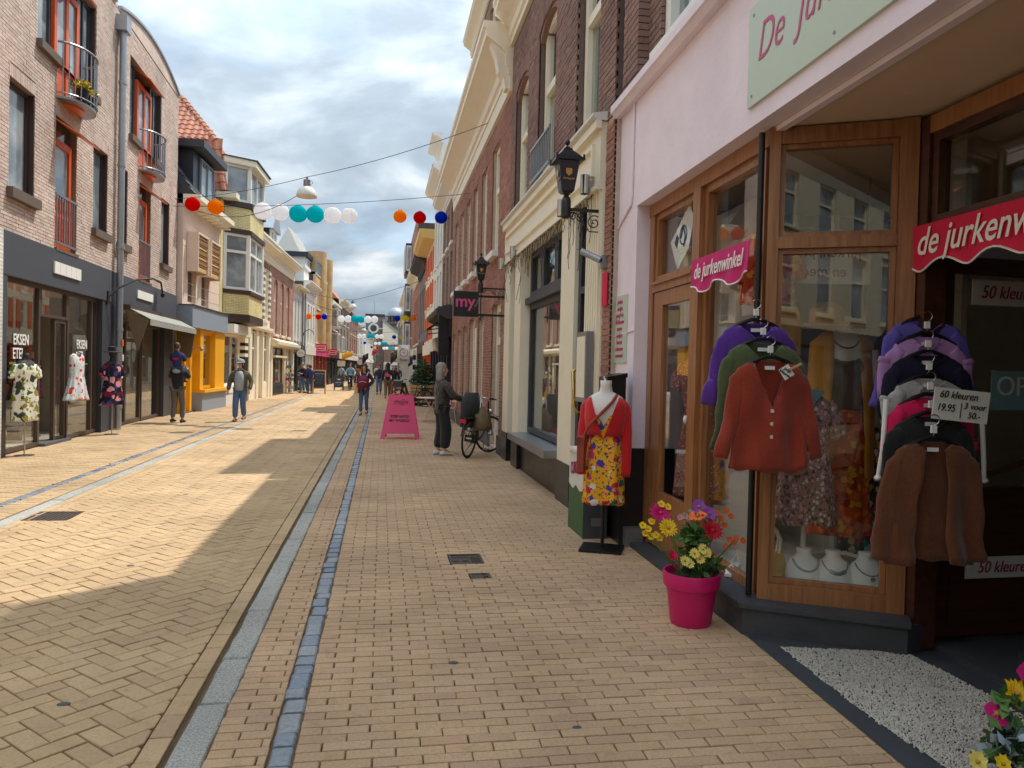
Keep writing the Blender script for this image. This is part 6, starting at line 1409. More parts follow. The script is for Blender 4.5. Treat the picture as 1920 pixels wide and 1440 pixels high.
# chain of knits at the entrance
CX, CY = 3.06, 3.74
mb = MB(); mb.tube([(0, 0, .0), (0, 0, .38)], .006, 6); mb.box(-.02, -.012, .12, .02, .012, .27); hk = thing('toggle_cord', 'short cord with white toggle hanging under the red banner', 'cord', (CX + .1, CY + .13, 1.98), R(-10)); mb.obj('cord', 'mannequin', hk)
for i, (lab, hl, mat, z, dy, L, sl, of, w) in enumerate((
    ('sheer violet blue shrug topmost in the entrance chain', 'hanger of the violet blue shrug', 'sheer_blue', 1.95, .13, .5, .52, 0, .5),
    ('pale lilac shrug below the violet one in the entrance chain', 'hanger of the lilac shrug', 'lilac', 1.85, .075, .46, .16, .07, .46),
    ('dark navy shrug in the middle of the entrance chain', 'hanger of the navy shrug', 'darknavy', 1.74, .02, .45, .3, 0, .5),
    ('pale grey shrug with long white ribbon ends', 'hanger of the pale grey shrug', 'palegrey', 1.61, -.035, .4, .14, .07, .46),
    ('hot pink shrug between the grey and black ones', 'hanger of the hot pink shrug', 'hotpink', 1.5, -.09, .42, .3, 0, .47),
    ('black shrug just above the brown one', 'hanger of the black shrug', 'blackcloth', 1.4, -.145, .36, .4, 0, .48),
    ('brown open crochet cardigan lowest in the entrance chain', 'hanger of the brown cardigan', 'knit_brown', 1.27, -.24, .64, .62, .09, .49))):
    hanger((CX + dy * .62, CY + dy, z + .03), R(-12), hl, .34); cardigan(lab, 'hanging_shrug' if i < 6 else 'hanging_cardigan', mat, (CX + dy * .62, CY + dy, z), R(-12), w * .9, L, sl, (.1, .08), of, 0, 'knit shrugs hung at the entrance', 20 + i, .05 if i < 6 else .06, (8, .1) if i == 6 else (6, .06), 1.2 if i == 6 else 1.0, .9 if i == 6 else .5)
for s in (-1, 1):
    mb = MB(); mb.tube([(s * .26, -.06, -.12), (s * .275, -.07, -.4), (s * .29, -.06, -.55)], [.014, .013, .012], 8); mb.ball((s * .29, -.06, -.56), .022, .02, .015); o = mb.obj('ribbon_end', 'whiteletter', [o for o in COL.objects if o.get('label', '').startswith('pale grey shrug')][0], 'auto')
label_card('price_card', 'white handwritten card reading 60 kleuren 3 voor 50', 'sign', B30, 0, 0, .29, .17, [('60 kleuren', .055, -.02, .05, 'blackletter', .2, .85), ('19.95', .055, -.08, -.02, 'blackletter', .2, .8), ('3 voor\n50.-', .048, .07, -.025, 'blackletter', .2, .9), ('|', .09, .0, -.02, 'blackletter', 0, .5)], rot=R(-12), loc=(3.05, 3.48, 1.47)).rotation_euler = (0, R(5), R(-12))
# ---------------------------------------------------------------- mannequins and dressed stands
def torso(parent, mat='mannequin', arms=False, head=False):
    mb = MB(); rings = []
    for z, w, d, y in ((.0, .15, .1, 0), (.08, .16, .11, 0), (.2, .14, .095, 0), (.3, .12, .085, 0), (.42, .145, .1, -.01), (.5, .16, .11, -.02), (.58, .165, .1, -.01), (.64, .15, .075, 0), (.67, .1, .06, 0), (.69, .06, .055, 0), (.74, .05, .05, -.005), (.79, .052, .052, -.01)):
        rings.append([(w * math.cos(2 * math.pi * j / 20), y + d * math.sin(2 * math.pi * j / 20), z) for j in range(20)])
    mb.rings(rings); return mb.obj('torso', mat, parent, True)
def dress_prof(L=.75, w=.16, flare=.24, d=.12): return [(.6, w * .8, .05), (.55, w, .09), (.45, w * 1.02, .115), (.3, w * .85, .095), (.15, w * 1.05, .11), (.6 - L * .8, w * 1.0 + (flare - w) * .6, d), (.6 - L, flare, d * 1.15)]
# red cardigan mannequin
mq = thing('dressed_mannequin', 'headless mannequin in red cardigan and yellow floral dress on a black stand', 'mannequin', (2.0, 6.43, 0), R(-24))
torso(mq).location = (0, 0, .74); o = mq.children[-1]
g_ = garment(mq, 'floral_dress', 'print_yellow', [(.58, .11, .05), (.54, .155, .1), (.45, .165, .125), (.3, .135, .1), (.2, .155, .115), (.05, .175, .125), (-.14, .18, .125), (-.32, .185, .125)], (.1, .2), None, (6, .07), off=(0, 0, .74), seed=4)
g2 = garment(mq, 'red_cardigan', 'knit_red', [(.66, .09, .06), (.64, .14, .085), (.58, .185, .12), (.45, .185, .14), (.3, .165, .125)], (.13, .4), [(.12, 0, .61, .04), (.165, 0, .54, .058), (.19, -.02, .32, .052), (.195, -.06, .08, .046), (.19, -.08, -.06, .046)], (5, .03), off=(0, 0, .74), seed=5)
mb = MB(); mb.lathe([(.016, 0.015), (.016, .75)], 10); mb.box(-.19, -.16, 0, .19, .16, .022); mb.obj('stand', 'blackpaint', mq)
hb = thing('shoulder_bag', 'flat rust red shoulder bag slung across the red cardigan mannequin', 'bag', (2.0, 6.43, 0), R(-24))
mb = MB(); mb.obox((-.19, -.14, .87), (1, 0, 0), (0, 1, 0), (0, 0, 1), .03, .06, .15); mb.box(-.225, -.2, .96, -.155, -.08, 1.03); mb.obj('bag_body', 'rustcloth', hb)
mb = MB(); mb.tube([(-.18, -.13, 1.0), (-.13, -.16, 1.12), (-.02, -.155, 1.24), (.07, -.12, 1.34), (.1, -.03, 1.4), (.08, .08, 1.36), (0, .12, 1.25), (-.14, .09, 1.1), (-.19, -.1, 1.0)], .014, 8); mb.obj('strap', 'rustcloth', hb, 'auto')
# three dresses at the left shop
def stand(parent, h=1.0, mat='steel', r=.15):
    mb = MB(); mb.lathe([(.012, .02), (.012, h)], 10); mb.lathe([(.001, 0), (r, 0), (r, .012), (.03, .022), (.001, .022)], 20); return mb.obj('stand', mat, parent, 'auto')
dm1 = thing('dressed_mannequin', 'mannequin in white dress with green palm leaves on a round chrome base', 'mannequin', (-5.76, 13.4, 0), R(60))
torso(dm1, 'shoe_dark').location = (0, 0, .9); stand(dm1, .95)
garment(dm1, 'palm_dress', 'print_palm', [(.66, .1, .06), (.62, .17, .1), (.52, .19, .13), (.3, .17, .12), (.1, .2, .14), (-.3, .22, .15)], (.08, .07), [(.14, 0, .6, .06), (.2, -.0, .5, .08), (.22, -.02, .4, .07)], (6, .05), off=(0, 0, .88), seed=8)
dm2 = thing('dressed_mannequin', 'mannequin in dark red and blue floral dress beside the drainpipe', 'mannequin', (-5.72, 17.3, 0), R(60))
torso(dm2, 'shoe_dark').location = (0, 0, .92); stand(dm2, 1.0); mb = MB(); mb.ball((0, 0, 1.78), .075, .09, .11); mb.tube([(0, 0, 1.62), (0, 0, 1.72)], .04, 10); mb.obj('head', 'shoe_dark', dm2, True); mb = MB(); mb.lathe([(.19, 1.78), (.18, 1.8), (.1, 1.81), (.09, 1.9), (.001, 1.92)], 18); mb.obj('hat', 'blackcloth', dm2, 'auto')
garment(dm2, 'dark_floral_dress', 'print_dark', [(.66, .1, .06), (.62, .17, .1), (.52, .185, .13), (.3, .16, .12), (.1, .2, .14), (-.25, .29, .17)], (.08, .06), [(.14, 0, .61, .06), (.22, -.0, .5, .075), (.27, -.02, .38, .07)], (7, .06), off=(0, 0, .9), seed=9)
dd = thing('hanging_dress', 'sleeveless pale blue dress with red berries hung by the open door', 'dress', (-5.95, 16.0, 1.0), R(75))
garment(dd, 'berry_dress', 'print_berry', [(.72, .13, .03), (.68, .2, .05), (.55, .19, .08), (.3, .17, .08), (.1, .22, .1), (-.2, .33, .12)], (.1, .08), None, (9, .09), seed=10)
mb = MB(); mb.tube([(-.16, 0, .72), (-.02, 0, .77), (.02, 0, .77), (.16, 0, .72)], .01, 6); mb.tube([(0, 0, .77), (0, 0, .86), (.03, 0, .89), (.04, 0, .85)], .004, 5); mb.obj('hanger', 'blackpaint', dd); 
dp = thing('plum_dress', 'plum patterned dress on display behind the glass next to the berry dress', 'dress', tuple(B1.matrix_basis @ Vector((2.62, .9, 1.0))), R(80))
garment(dp, 'cloth', 'print_plum', [(.62, .1, .06), (.58, .18, .1), (.48, .19, .12), (.3, .16, .11), (-.2, .24, .14)], (.08, .05), [(.14, 0, .56, .06), (.22, 0, .4, .07), (.24, 0, .2, .055)], (6, .05), seed=12); torso(dp, 'mannequin').location = (0, 0, -.05); mb = MB(); mb.lathe([(.012, -1.0), (.012, 0)], 8); mb.lathe([(.001, -.99), (.15, -.99), (.15, -.97), (.001, -.97)], 14); mb.obj('stand', 'steel', dp)
yb = thing('yellow_cloth_bag', 'crumpled yellow cloth heap on the floor behind the first shop window', 'cloth', tuple(B1.matrix_basis @ Vector((-.35, .6, .02))), R(90))
mb = MB(); rnd = random.Random(5)
for k in range(8): mb.ball((rnd.uniform(-.35, .35), rnd.uniform(-.2, .2), rnd.uniform(.05, .2) + .18), rnd.uniform(.1, .2), .14, rnd.uniform(.08, .2), 10, 6)
mb.obj('cloth', 'yellowpaint', yb, True)
tm = thing('green_shirt_mannequin', 'mannequin in pale green shirt inside the left shop window', 'mannequin', tuple(B1.matrix_basis @ Vector((-.15, .9, .0))), R(85)); torso(tm).location = (0, 0, .95); garment(tm, 'shirt', 'tealcloth', [(.66, .1, .06), (.62, .17, .1), (.5, .19, .13), (.2, .19, .13)], (.08, .1), [(.14, 0, .6, .06), (.22, 0, .4, .07), (.26, 0, .2, .06)], (6, .05), off=(0, 0, .95), seed=13); stand(tm, .95)
# window display of the dress shop
d1 = thing('dressed_mannequin', 'window mannequin in brown top, orange skirt, gold shawl and wide straw hat', 'mannequin', (3.22, 4.78, .3), R(-15))
torso(d1, 'mannequin').location = (0, 0, .95)
garment(d1, 'brown_top', 'brownknit', [(.58, .12, .06), (.52, .165, .11), (.42, .175, .13), (.3, .14, .1), (.12, .16, .11)], (.09, .06), None, (5, .03), off=(0, 0, .95), seed=14)
garment(d1, 'orange_skirt', 'print_orange', [(.13, .15, .11), (.0, .18, .13), (-.4, .2, .14), (-.75, .22, .15)], None, None, (8, .06), off=(0, 0, .95), seed=15)
garment(d1, 'gold_shawl', 'gold', [(.68, .12, .08), (.6, .21, .13), (.2, .23, .15), (-.35, .24, .15)], None, None, (7, .07), off=(0, .02, .95), seed=16, open_front=.14)
mb = MB(); mb.lathe([(.27, .0), (.25, .015), (.12, .03), (.11, .13), (.07, .17), (.001, .175)], 26, (-.12, -.02, 1.66)); mb.obj('straw_hat', 'straw', d1, 'auto').rotation_euler = (0, 0, 0)
mb = MB(); mb.tube([(.2, -.02, 1.5), (.24, -.05, 1.25), (.27, -.12, 1.08)], [.04, .035, .025], 10)
for k in range(5): mb.tube([(.27 + .01 * (k - 2), -.12 - .012 * k, 1.07), (.265 + .018 * (k - 2), -.15 - .012 * k, 1.0 + (.02 if k in (0, 4) else 0)), (.26 + .02 * (k - 2), -.16 - .01 * k, .965 + (.03 if k in (0, 4) else 0))], [.012, .009, .007], 6)
mb.obj('arm', 'mannequin', d1, True); mb = MB(); mb.lathe([(.015, 0), (.015, .95)], 8); mb.lathe([(.001, 0), (.16, 0), (.16, .015), (.001, .015)], 16); mb.obj('stand', 'greymetal', d1)
mb = MB(); mb.tube([(.1 * math.cos(a), -.02 - .11 * math.sin(a) * .9, 1.62 - .11 * max(0, math.sin(a))) for a in [math.pi * t / 10 for t in range(11)]], .006, 5); mb.obj('necklace', 'darkbrown', d1)
d2 = thing('hanging_dress', 'pink and brown blossom dress with pale collar in the splayed window', 'dress', (2.79, 4.5, .98), R(-15)); d2.scale = (.84, .84, 1)
garment(d2, 'blossom_dress', 'print_blossom', [(.5, .1, .05), (.46, .17, .09), (.36, .185, .12), (.2, .16, .1), (.0, .19, .12), (-.35, .25, .13)], (.06, .06), [(.14, 0, .44, .06), (.21, 0, .34, .075), (.24, 0, .22, .075)], (8, .06), seed=17)
mb = MB(); mb.prism([(-.1, .53), (.0, .42), (.1, .53), (.04, .54), (-.04, .54)], -.1, -.06); mb.obj('collar', 'tealcloth', d2); mb = MB(); mb.lathe([(.02, -.75), (.02, .5)], 10); mb.lathe([(.001, -.76), (.13, -.76), (.13, -.74), (.001, -.74)], 14); mb.obj('stand', 'mannequin', d2)
d3 = thing('hanging_dress', 'bright patterned dress in the dark corner behind the window', 'dress', (3.45, 4.85, .75), R(-10)); garment(d3, 'cloth', 'print_bright', [(.5, .1, .05), (.46, .13, .07), (.1, .12, .08), (-.4, .15, .09)], None, None, (7, .05), seed=18); mb = MB(); mb.tube([(0, 0, .48), (0, 0, 2.3)], .004, 5); mb.obj('cord', 'steel', d3)
d4 = thing('hanging_dress', 'long dotted dress with orange collar hanging behind the wooden door glass', 'dress', (2.7, 5.98, 1.15), R(-50)); garment(d4, 'dotted_dress', 'print_dots', [(.6, .08, .04), (.55, .17, .08), (.4, .18, .11), (.15, .13, .08), (-.2, .18, .1), (-.6, .22, .11)], (.07, .12), [(.14, 0, .54, .05), (.21, 0, .42, .065), (.24, 0, .32, .06)], (8, .06), seed=19); mb = MB(); mb.prism([(-.08, .62), (-.02, .4), (0, .5), (.02, .4), (.08, .62)], -.1, -.07); mb.obj('collar', 'orangepaint', d4); mb = MB(); mb.tube([(0, 0, .6), (0, 0, 1.95)], .004, 5); mb.obj('cord', 'steel', d4)
for i, (x, y, z, lab, m) in enumerate(((2.72, 5.0, 2.35, 'peach blouse hanging high behind the small window', 'print_peach'), (2.6, 4.72, 2.3, 'orange blouse hanging high near the corner post', 'print_orange'))):
    t = thing('hanging_blouse', lab, 'blouse', (x, y, z), R(-60)); garment(t, 'cloth', m, [(.3, .08, .03), (.26, .16, .06), (.1, .17, .08), (-.2, .2, .08)], (.08, .1), [(.13, 0, .25, .05), (.2, 0, .1, .06), (.23, 0, -.05, .05)], (8, .08), seed=30 + i); mb = MB(); mb.tube([(0, 0, .29), (0, 0, .78)], .004, 5); mb.tube([(-.15, 0, .26), (0, 0, .31), (.15, 0, .26)], .007, 5); mb.obj('hanger', 'steel', t)
t = thing('hanging_shawl', 'gold shawl hung inside behind the corner of the splayed window', 'shawl', (2.62, 4.6, 1.95), R(-15)); garment(t, 'cloth', 'gold', [(.12, .12, .03), (0, .15, .05), (-.22, .14, .05)], None, None, (8, .1), seed=33); mb = MB(); mb.tube([(0, 0, .1), (0, 0, 1.1)], .004, 5); mb.obj('cord', 'steel', t)
inn = label_card('window_sign', 'pale printed sign seen from behind through the upper window', 'sign', B30, 0, 0, .72, .3, [('jurken, panty\'s', .1, 0, .06, 'darkpinkletter', .15, 1), ('en meer...', .1, 0, -.07, 'darkpinkletter', .15, 1)], bg='offwhite', rot=R(170), loc=(2.86, 4.55, 2.38))
for ch in inn.children: 
    if ch.type == 'FONT': ch.location.y = .004; ch.rotation_euler = (math.pi / 2, 0, math.pi) if 0 else ch.rotation_euler
NB = []
for i, (px, py, k) in enumerate(((1508, 1105, 'chain'), (1563, 1110, 'collar'), (1625, 1118, 'swirl'))):
    p = at(px, py, 4.4 - .07 * i); t = thing('necklace_bust', ('white necklace bust with a grey link chain, leftmost of the three', 'white necklace bust with a broad silver collar, middle of the three', 'white necklace bust with a swirl pendant, nearest the entrance')[i], 'display bust', (p.x, p.y, .267), R(-15), 'white jewellery busts in the window'); t.scale = (1.15, 1.15, 1.15)
    mb = MB(); rings = []
    for z, w, d, y in ((0, .105, .06, -.03), (.02, .115, .07, -.02), (.08, .105, .06, .0), (.12, .08, .05, .02), (.145, .045, .04, .03), (.16, .038, .036, .03), (.185, .042, .04, .03), (.187, .03, .03, .03)): rings.append([(w * math.cos(a), y + d * math.sin(a), z) for a in [2 * math.pi * j / 20 for j in range(20)]])
    mb.rings(rings); mb.obj('bust', 'whitepaint', t, True)
    mb = MB(); pts = [(.07 * math.cos(a), -.0 - .062 * math.sin(a), .135 - .06 * math.sin(a)) for a in [math.pi * (.02 + .96 * j / 14) for j in range(15)]]
    mb.tube(pts, .007 if i == 0 else (.004), 6)
    if i == 1: mb.tube(pts[4:11], .011, 6)
    if i == 2: mb.tube([(.012 * math.cos(a) * (1 - a / 14), -.078, .06 + .012 * math.sin(a) * (1 - a / 14)) for a in [q * .6 for q in range(18)]], .003, 5); mb.ball((.035, -.07, .085), .012, .004, .008)
    mb.obj('necklace', 'greymetal' if i else 'greycloth', t, 'auto')
hbg = thing('handbag', 'pale gold handbag with tall looped handles in the window', 'bag', (2.6, 4.6, .267), R(-15)); mb = MB(); mb.rings([[(-.12, -.05, 0), (.12, -.05, 0), (.12, .05, 0), (-.12, .05, 0)], [(-.09, -.03, .16), (.09, -.03, .16), (.09, .03, .16), (-.09, .03, .16)]]); mb.obj('bag_body', 'straw', hbg); mb = MB()
for y in (-.03, .03): mb.tube([(-.06, y, .15), (-.07, y, .24), (-.04, y, .31), (.0, y, .33), (.04, y, .31), (.07, y, .24), (.06, y, .15)], .009, 8)
mb.obj('handle', 'cream', hbg, 'auto')
sh = thing('display_sandal', 'pair of white sandals standing in the small shop window', 'shoes', (2.52, 4.8, .205), R(-40)); mb = MB()
for x in (-.07, .07): mb.rings([[(x - .03, -.1, 0), (x + .03, -.1, 0), (x + .03, .12, .0), (x - .03, .12, .0)], [(x - .03, -.1, .02), (x + .03, -.1, .02), (x + .03, .12, .06), (x - .03, .12, .06)]]); mb.tube([(x - .035, -.03, .02), (x, -.03, .07), (x + .035, -.03, .02)], .012, 6); mb.tube([(x - .03, .1, .05), (x, .13, .12), (x + .03, .1, .05)], .008, 6)
mb.obj('sandal', 'whitepaint', sh)
# ================================================================ STREET OBJECTS
# bracket lanterns on the right fronts
def wall_lantern(name, label, y, z, x_wall, reach, k):
    t = thing(name, label, 'lantern', (x_wall, y, z), R(-90), 'black bracket lanterns on the brick fronts'); r = reach
    mb = MB(); mb.box(-.025, -.03, -.3, .025, 0, .28); mb.obj('wall_plate', 'blackpaint', t)
    mb = MB(); mb.box(-.014, -r, -.02, .014, -.03, .02)
    def spiral(cx, cz, r0, turns, s0, sg): return [(0, cx + sg * r0 * (1 - i / 26) * math.cos(s0 + turns * 2 * math.pi * i / 24), cz + r0 * (1 - i / 26) * math.sin(s0 + turns * 2 * math.pi * i / 24)) for i in range(25)]
    for cx, cz, rr in ((-.12, -.15, .1), (-.3, -.1, .065), (-r + .1, -.085, .055)): mb.tube(spiral(cx, cz, rr, 1.7, .5, 1), .008, 6)
    mb.tube([(0, -.03, -.27), (0, -.18, -.27), (0, -.26, -.17), (0, -.36, -.05), (0, -r + .04, -.03)], .008, 6); mb.obj('scroll_bracket', 'blackpaint', t)
    mb = MB(); mb.lathe([(.03, -.12), (.062, -.1), (.065, .1), (.05, .15), (.03, .17), (.05, .2)], 12, (0, -r, 0)); mb.obj('socket', 'blackpaint', t, 'auto')
    b = MB()
    def sq(w, h): return [(-w, -r - w, h), (w, -r - w, h), (w, -r + w, h), (-w, -r + w, h)]
    b.rings([sq(.06, .2), sq(.085, .23), sq(.135, .6)]); lb = b.obj('lantern_body', 'blackplinth', t)
    b = MB(); b.rings([sq(.185, .6), sq(.175, .63), sq(.09, .72), sq(.06, .75), sq(.05, .78)]); b.rings([sq(.03, .78), sq(.03, .8)]); b.lathe([(.012, .8), (.012, .83)], 8, (0, -r, 0)); b.ball((0, -r, .86), .035, .035, .04); 
    for sx in (-1, 1):
        for sy in (-1, 1): b.prism([(sx * .16, -r + sy * .19), (sx * .19, -r + sy * .19), (sx * .19, -r + sy * .16)], .6, .67, 'xy')
    b.obj('lantern_roof', 'blackpaint', t, 'auto')
    # crest printed on the panes: shield, goblet and a line of script
    for rot, off in ((0, None), (math.pi / 2, None)):
        c = MB(); w = .04
        if rot: 
            c.prism([(-w, .5), (w, .5), (w, .44), (0, .4), (-w, .44)], -r - .125, -r - .121); o = c.obj('crest', 'brass', t); o.rotation_euler = (R(0), 0, 0)
        else:
            c.prism([(-r - w, .5), (-r + w, .5), (-r + w, .44), (-r, .4), (-r - w, .44)], .121, .125, 'yz'); o = c.obj('crest', 'brass', t)
    tx = text('Hertog Jan', .035, 'palewood', t, (.112, -r, .375), (math.pi / 2, 0, math.pi / 2), shear=.2); tx2 = text('Hertog Jan', .035, 'palewood', t, (0, -r - .112, .375), FRONT, shear=.2)
    return t
wall_lantern('wall_lantern', 'large black bracket lantern beside the pink shop', 7.5, 3.28, 2.25, .5, 0).scale = (.8, .8, .8)
wall_lantern('wall_lantern', 'black bracket lantern above the square hanging my sign', 13.6, 3.1, 2.25, .66, 1).scale = (.72, .72, .72)
sgn = thing('hanging_sign', 'square black hanging sign with pink lettering my', 'sign', (2.2, 13.5, 3.0), 0)
mb = MB(); mb.box(-.93, -.04, -.44, -.47, .04, .02); mb.obj('board', 'blackplinth', sgn)
mb = MB()
for z in (-.06, -.4): mb.box(-.47, -.015, z - .02, .03, .015, z + .02)
mb.box(-.44, -.02, -.5, -.42, .02, .05); mb.obj('mount', 'blackpaint', sgn)
text('my', .3, 'pinkletter', sgn, (-.72, -.043, -.17), FRONT, bold=.006)
text('/ dealer', .07, 'greymetal', sgn, (-.515, -.043, -.2), (math.pi / 2, -R(65), 0))
# ---- strings of paper lanterns
for nm, c, e in (('white', (250, 250, 252), 0), ('teal', (20, 206, 214), 0), ('red', (226, 20, 24), 0), ('orange', (246, 160, 20), 0), ('blue', (16, 74, 206), 0), ('yellow', (226, 224, 20), 0)):
    m, nt_, b = newmat('paper_' + nm); L_ = nt_.links; nt_.nodes.remove(b); o_ = nt_.nodes['Material Output']
    df = N(nt_, 'ShaderNodeBsdfDiffuse'); df.inputs[0].default_value = c4(rgb(*c)); tl = N(nt_, 'ShaderNodeBsdfTranslucent'); tl.inputs[0].default_value = c4(rgb(*c)); mx_ = N(nt_, 'ShaderNodeMixShader'); mx_.inputs[0].default_value = .72
    L_.new(df.outputs[0], mx_.inputs[1]); L_.new(tl.outputs[0], mx_.inputs[2]); L_.new(mx_.outputs[0], o_.inputs[0])
LM = {}
def lantern_mesh(col):
    if col in LM: return LM[col]
    mb = MB(); prof = []
    for i in range(25):
        t = .14 + (math.pi - .28) * i / 24; prof.append((.5 * math.sin(t) * (1 + (.012 if i % 2 else -.012)), -.47 * math.cos(t)))
    mb.lathe(prof, 22, (0, 0, 0), 'z', False); me = mb.mesh('lantern_shell', 'paper_' + col, True); LM[col] = me; return me
wire_me = {}
def lantern_string(cord_label, where, y0, y1, ends, items, zf, sag=.25):
    """items: (px,py,diameter,colour)"""
    P0, P1 = Vector(ends[0]), Vector(ends[1]); n = len(items); pts = []
    for i in range(41):
        t = i / 40; p = P0.lerp(P1, t); p.z -= sag * 4 * t * (1 - t); pts.append(p)
    c = thing('lantern_cord', cord_label, 'cord', tuple(P0)); mb = MB(); mb.tube([p - P0 for p in pts], .008 if y0 < 30 else .014, 5); mb.obj('wire', 'blackpaint', c)
    cnt = {}; tot = {}
    for it in items: tot[it[3]] = tot.get(it[3], 0) + 1
    for i, (px, py, d, col) in enumerate(items):
        y = y0 + (y1 - y0) * i / max(1, n - 1); p = at(px, py, y); cnt[col] = cnt.get(col, 0) + 1
        o_n = ('first', 'second', 'third', 'fourth')[cnt[col] - 1]
        lab = f'{col} paper lantern on the {where}' if tot[col] == 1 else f'{o_n} {col} paper lantern from the left on the {where}'
        t = thing('paper_lantern', lab, 'paper lantern', tuple(p), random.uniform(0, 3), 'paper lanterns strung across the street')
        share('lantern_shade', lantern_mesh(col), t, (0, 0, 0), (random.uniform(-.08, .08), random.uniform(-.08, .08), 0), (d, d, d))
        rg = MB(); rg.lathe([(.075 * d / .5, .0), (.085 * d / .5, .012)], 12, (0, 0, d * .462)); rg.tube([(0, 0, d * .46), (0, 0, d * .5 + .04)], .005, 4); rg.obj('top_ring', 'whiteletter', t)
L1 = [(361, 383, .43, 'red'), (404, 388, .45, 'orange'), (493, 396, .52, 'white'), (526, 398, .5, 'white'), (559, 401, .51, 'teal'), (591, 402, .5, 'teal'), (624, 404, .49, 'white'), (655, 405, .47, 'white'), (750, 406, .36, 'orange'), (787, 408, .35, 'red'), (827, 408, .34, 'blue')]
lantern_string('thin dark cord carrying the nearest row of paper lanterns', 'nearest cord', 23.3, 20.0, ((-6.2, 23.6, 6.25), (2.2, 19.4, 6.2)), L1, 0, .12)
L2 = [(579, 593, .42, 'orange'), (597, 594, .4, 'red'), (608, 594, .4, 'blue'), (640, 598, .5, 'white'), (653, 598, .5, 'white'), (665, 598, .5, 'teal'), (677, 599, .5, 'teal'), (690, 599, .5, 'white'), (702, 599, .5, 'white'), (745, 597, .42, 'blue'), (760, 597, .42, 'yellow'), (775, 597, .38, 'orange')]
lantern_string('thin dark cord carrying the second row of paper lanterns', 'second cord down the street', 52, 50, ((-5.1, 52.5, 5.05), (2.3, 49.6, 5.1)), L2, 0, .1)
L3 = [(633, 625, .45, 'red'), (646, 627, .45, 'yellow'), (674, 630, .5, 'white'), (682, 630, .5, 'white'), (691, 630, .5, 'teal'), (698, 630, .5, 'teal'), (707, 631, .5, 'white'), (715, 631, .5, 'white'), (739, 632, .45, 'blue'), (749, 632, .45, 'yellow')]
lantern_string('thin cord carrying the third row of paper lanterns', 'third cord down the street', 82, 80, ((-4.1, 82.5, 5.5), (2.3, 79.5, 5.4)), L3, 0, .1)
L4 = [(670, 643, .4, 'orange'), (676, 643, .4, 'red'), (684, 643, .4, 'blue'), (704, 644, .5, 'white'), (711, 644, .5, 'white'), (717, 644, .5, 'teal'), (723, 644, .5, 'teal'), (731, 644, .5, 'white'), (736, 644, .5, 'white'), (754, 643, .4, 'orange')]
lantern_string('thin cord carrying the fourth row of paper lanterns', 'fourth cord down the street', 106, 106, ((-3.4, 106, 5.6), (2.4, 106, 5.5)), L4, 0, .1)
L5 = [(697, 651, .4, 'blue'), (703, 652, .4, 'yellow'), (708, 652, .4, 'red'), (720, 653, .5, 'white'), (725, 653, .5, 'white'), (731, 653, .5, 'teal'), (736, 653, .5, 'teal'), (743, 653, .5, 'white')]
lantern_string('thin cord carrying the farthest row of paper lanterns', 'farthest cord', 120, 120, ((-2.6, 120, 5.5), (2.4, 120, 5.4)), L5, 0, .1)
# ---- lamps hung on span wires
def span_lamp(label, wl, pos, y, d, left, right):
    P = at(*pos, y); t = thing('street_lamp', label, 'street lamp', tuple(P), R(20), 'white dome lamps on span wires'); k = d / .52
    mb = MB(); mb.lathe([(.26 * k, -.02), (.265 * k, .0), (.255 * k, .06), (.22 * k, .15), (.15 * k, .22), (.08 * k, .25)], 26); mb.obj('lamp_shade', 'offwhite', t, 'auto')
    mb = MB(); mb.lathe([(.001, -.03 * k), (.23 * k, -.018), (.245 * k, -.012)], 24); mb.obj('lamp_glass', 'cream', t, 'auto')
    mb = MB(); mb.lathe([(.09 * k, .25), (.09 * k, .42 * k), (.03 * k, .44 * k), (.03 * k, .5 * k)], 14); mb.tube([(.09 * k, 0, .3 * k), (.15 * k, 0, .36 * k), (.12 * k, 0, .42 * k), (.08 * k, 0, .4 * k)], .008, 6); mb.obj('housing', 'greymetal', t, 'auto')
    w = thing('span_wire', wl, 'wire', tuple(P)); top = Vector((0, 0, .5 * k)); mb = MB()
    for e in (left, right):
        q = Vector(e) - P; pts = []
        for i in range(15): u = i / 14; p = top.lerp(q, u); p.z -= .1 * 4 * u * (1 - u); pts.append(p)
        mb.tube(pts, .008 if y < 30 else .012, 5)
    mb.tube([Vector((-.24 * k, 0, .0)).lerp(Vector(left) - P, u) - Vector((0, 0, .55 * 4 * u * (1 - u))) for u in [i / 16 for i in range(17)]], .008 if y < 30 else .012, 5)
    mb.obj('wire', 'blackpaint', w)
span_lamp('large white dome street lamp on the nearest span wire', 'span wire with slack cable of the nearest street lamp', (575, 368), 20, .52, (-6.25, 24.0, 6.55), (2.2, 16.2, 7.0))
span_lamp('white dome street lamp above the second lantern row', 'span wire of the middle street lamp', (661, 577), 47, .5, (-5.2, 48, 6.3), (2.3, 45, 6.9))
span_lamp('small white dome street lamp far down the street', 'span wire of the far street lamp', (682, 620), 84, .55, (-3.8, 84, 6.6), (2.3, 83, 7.2))
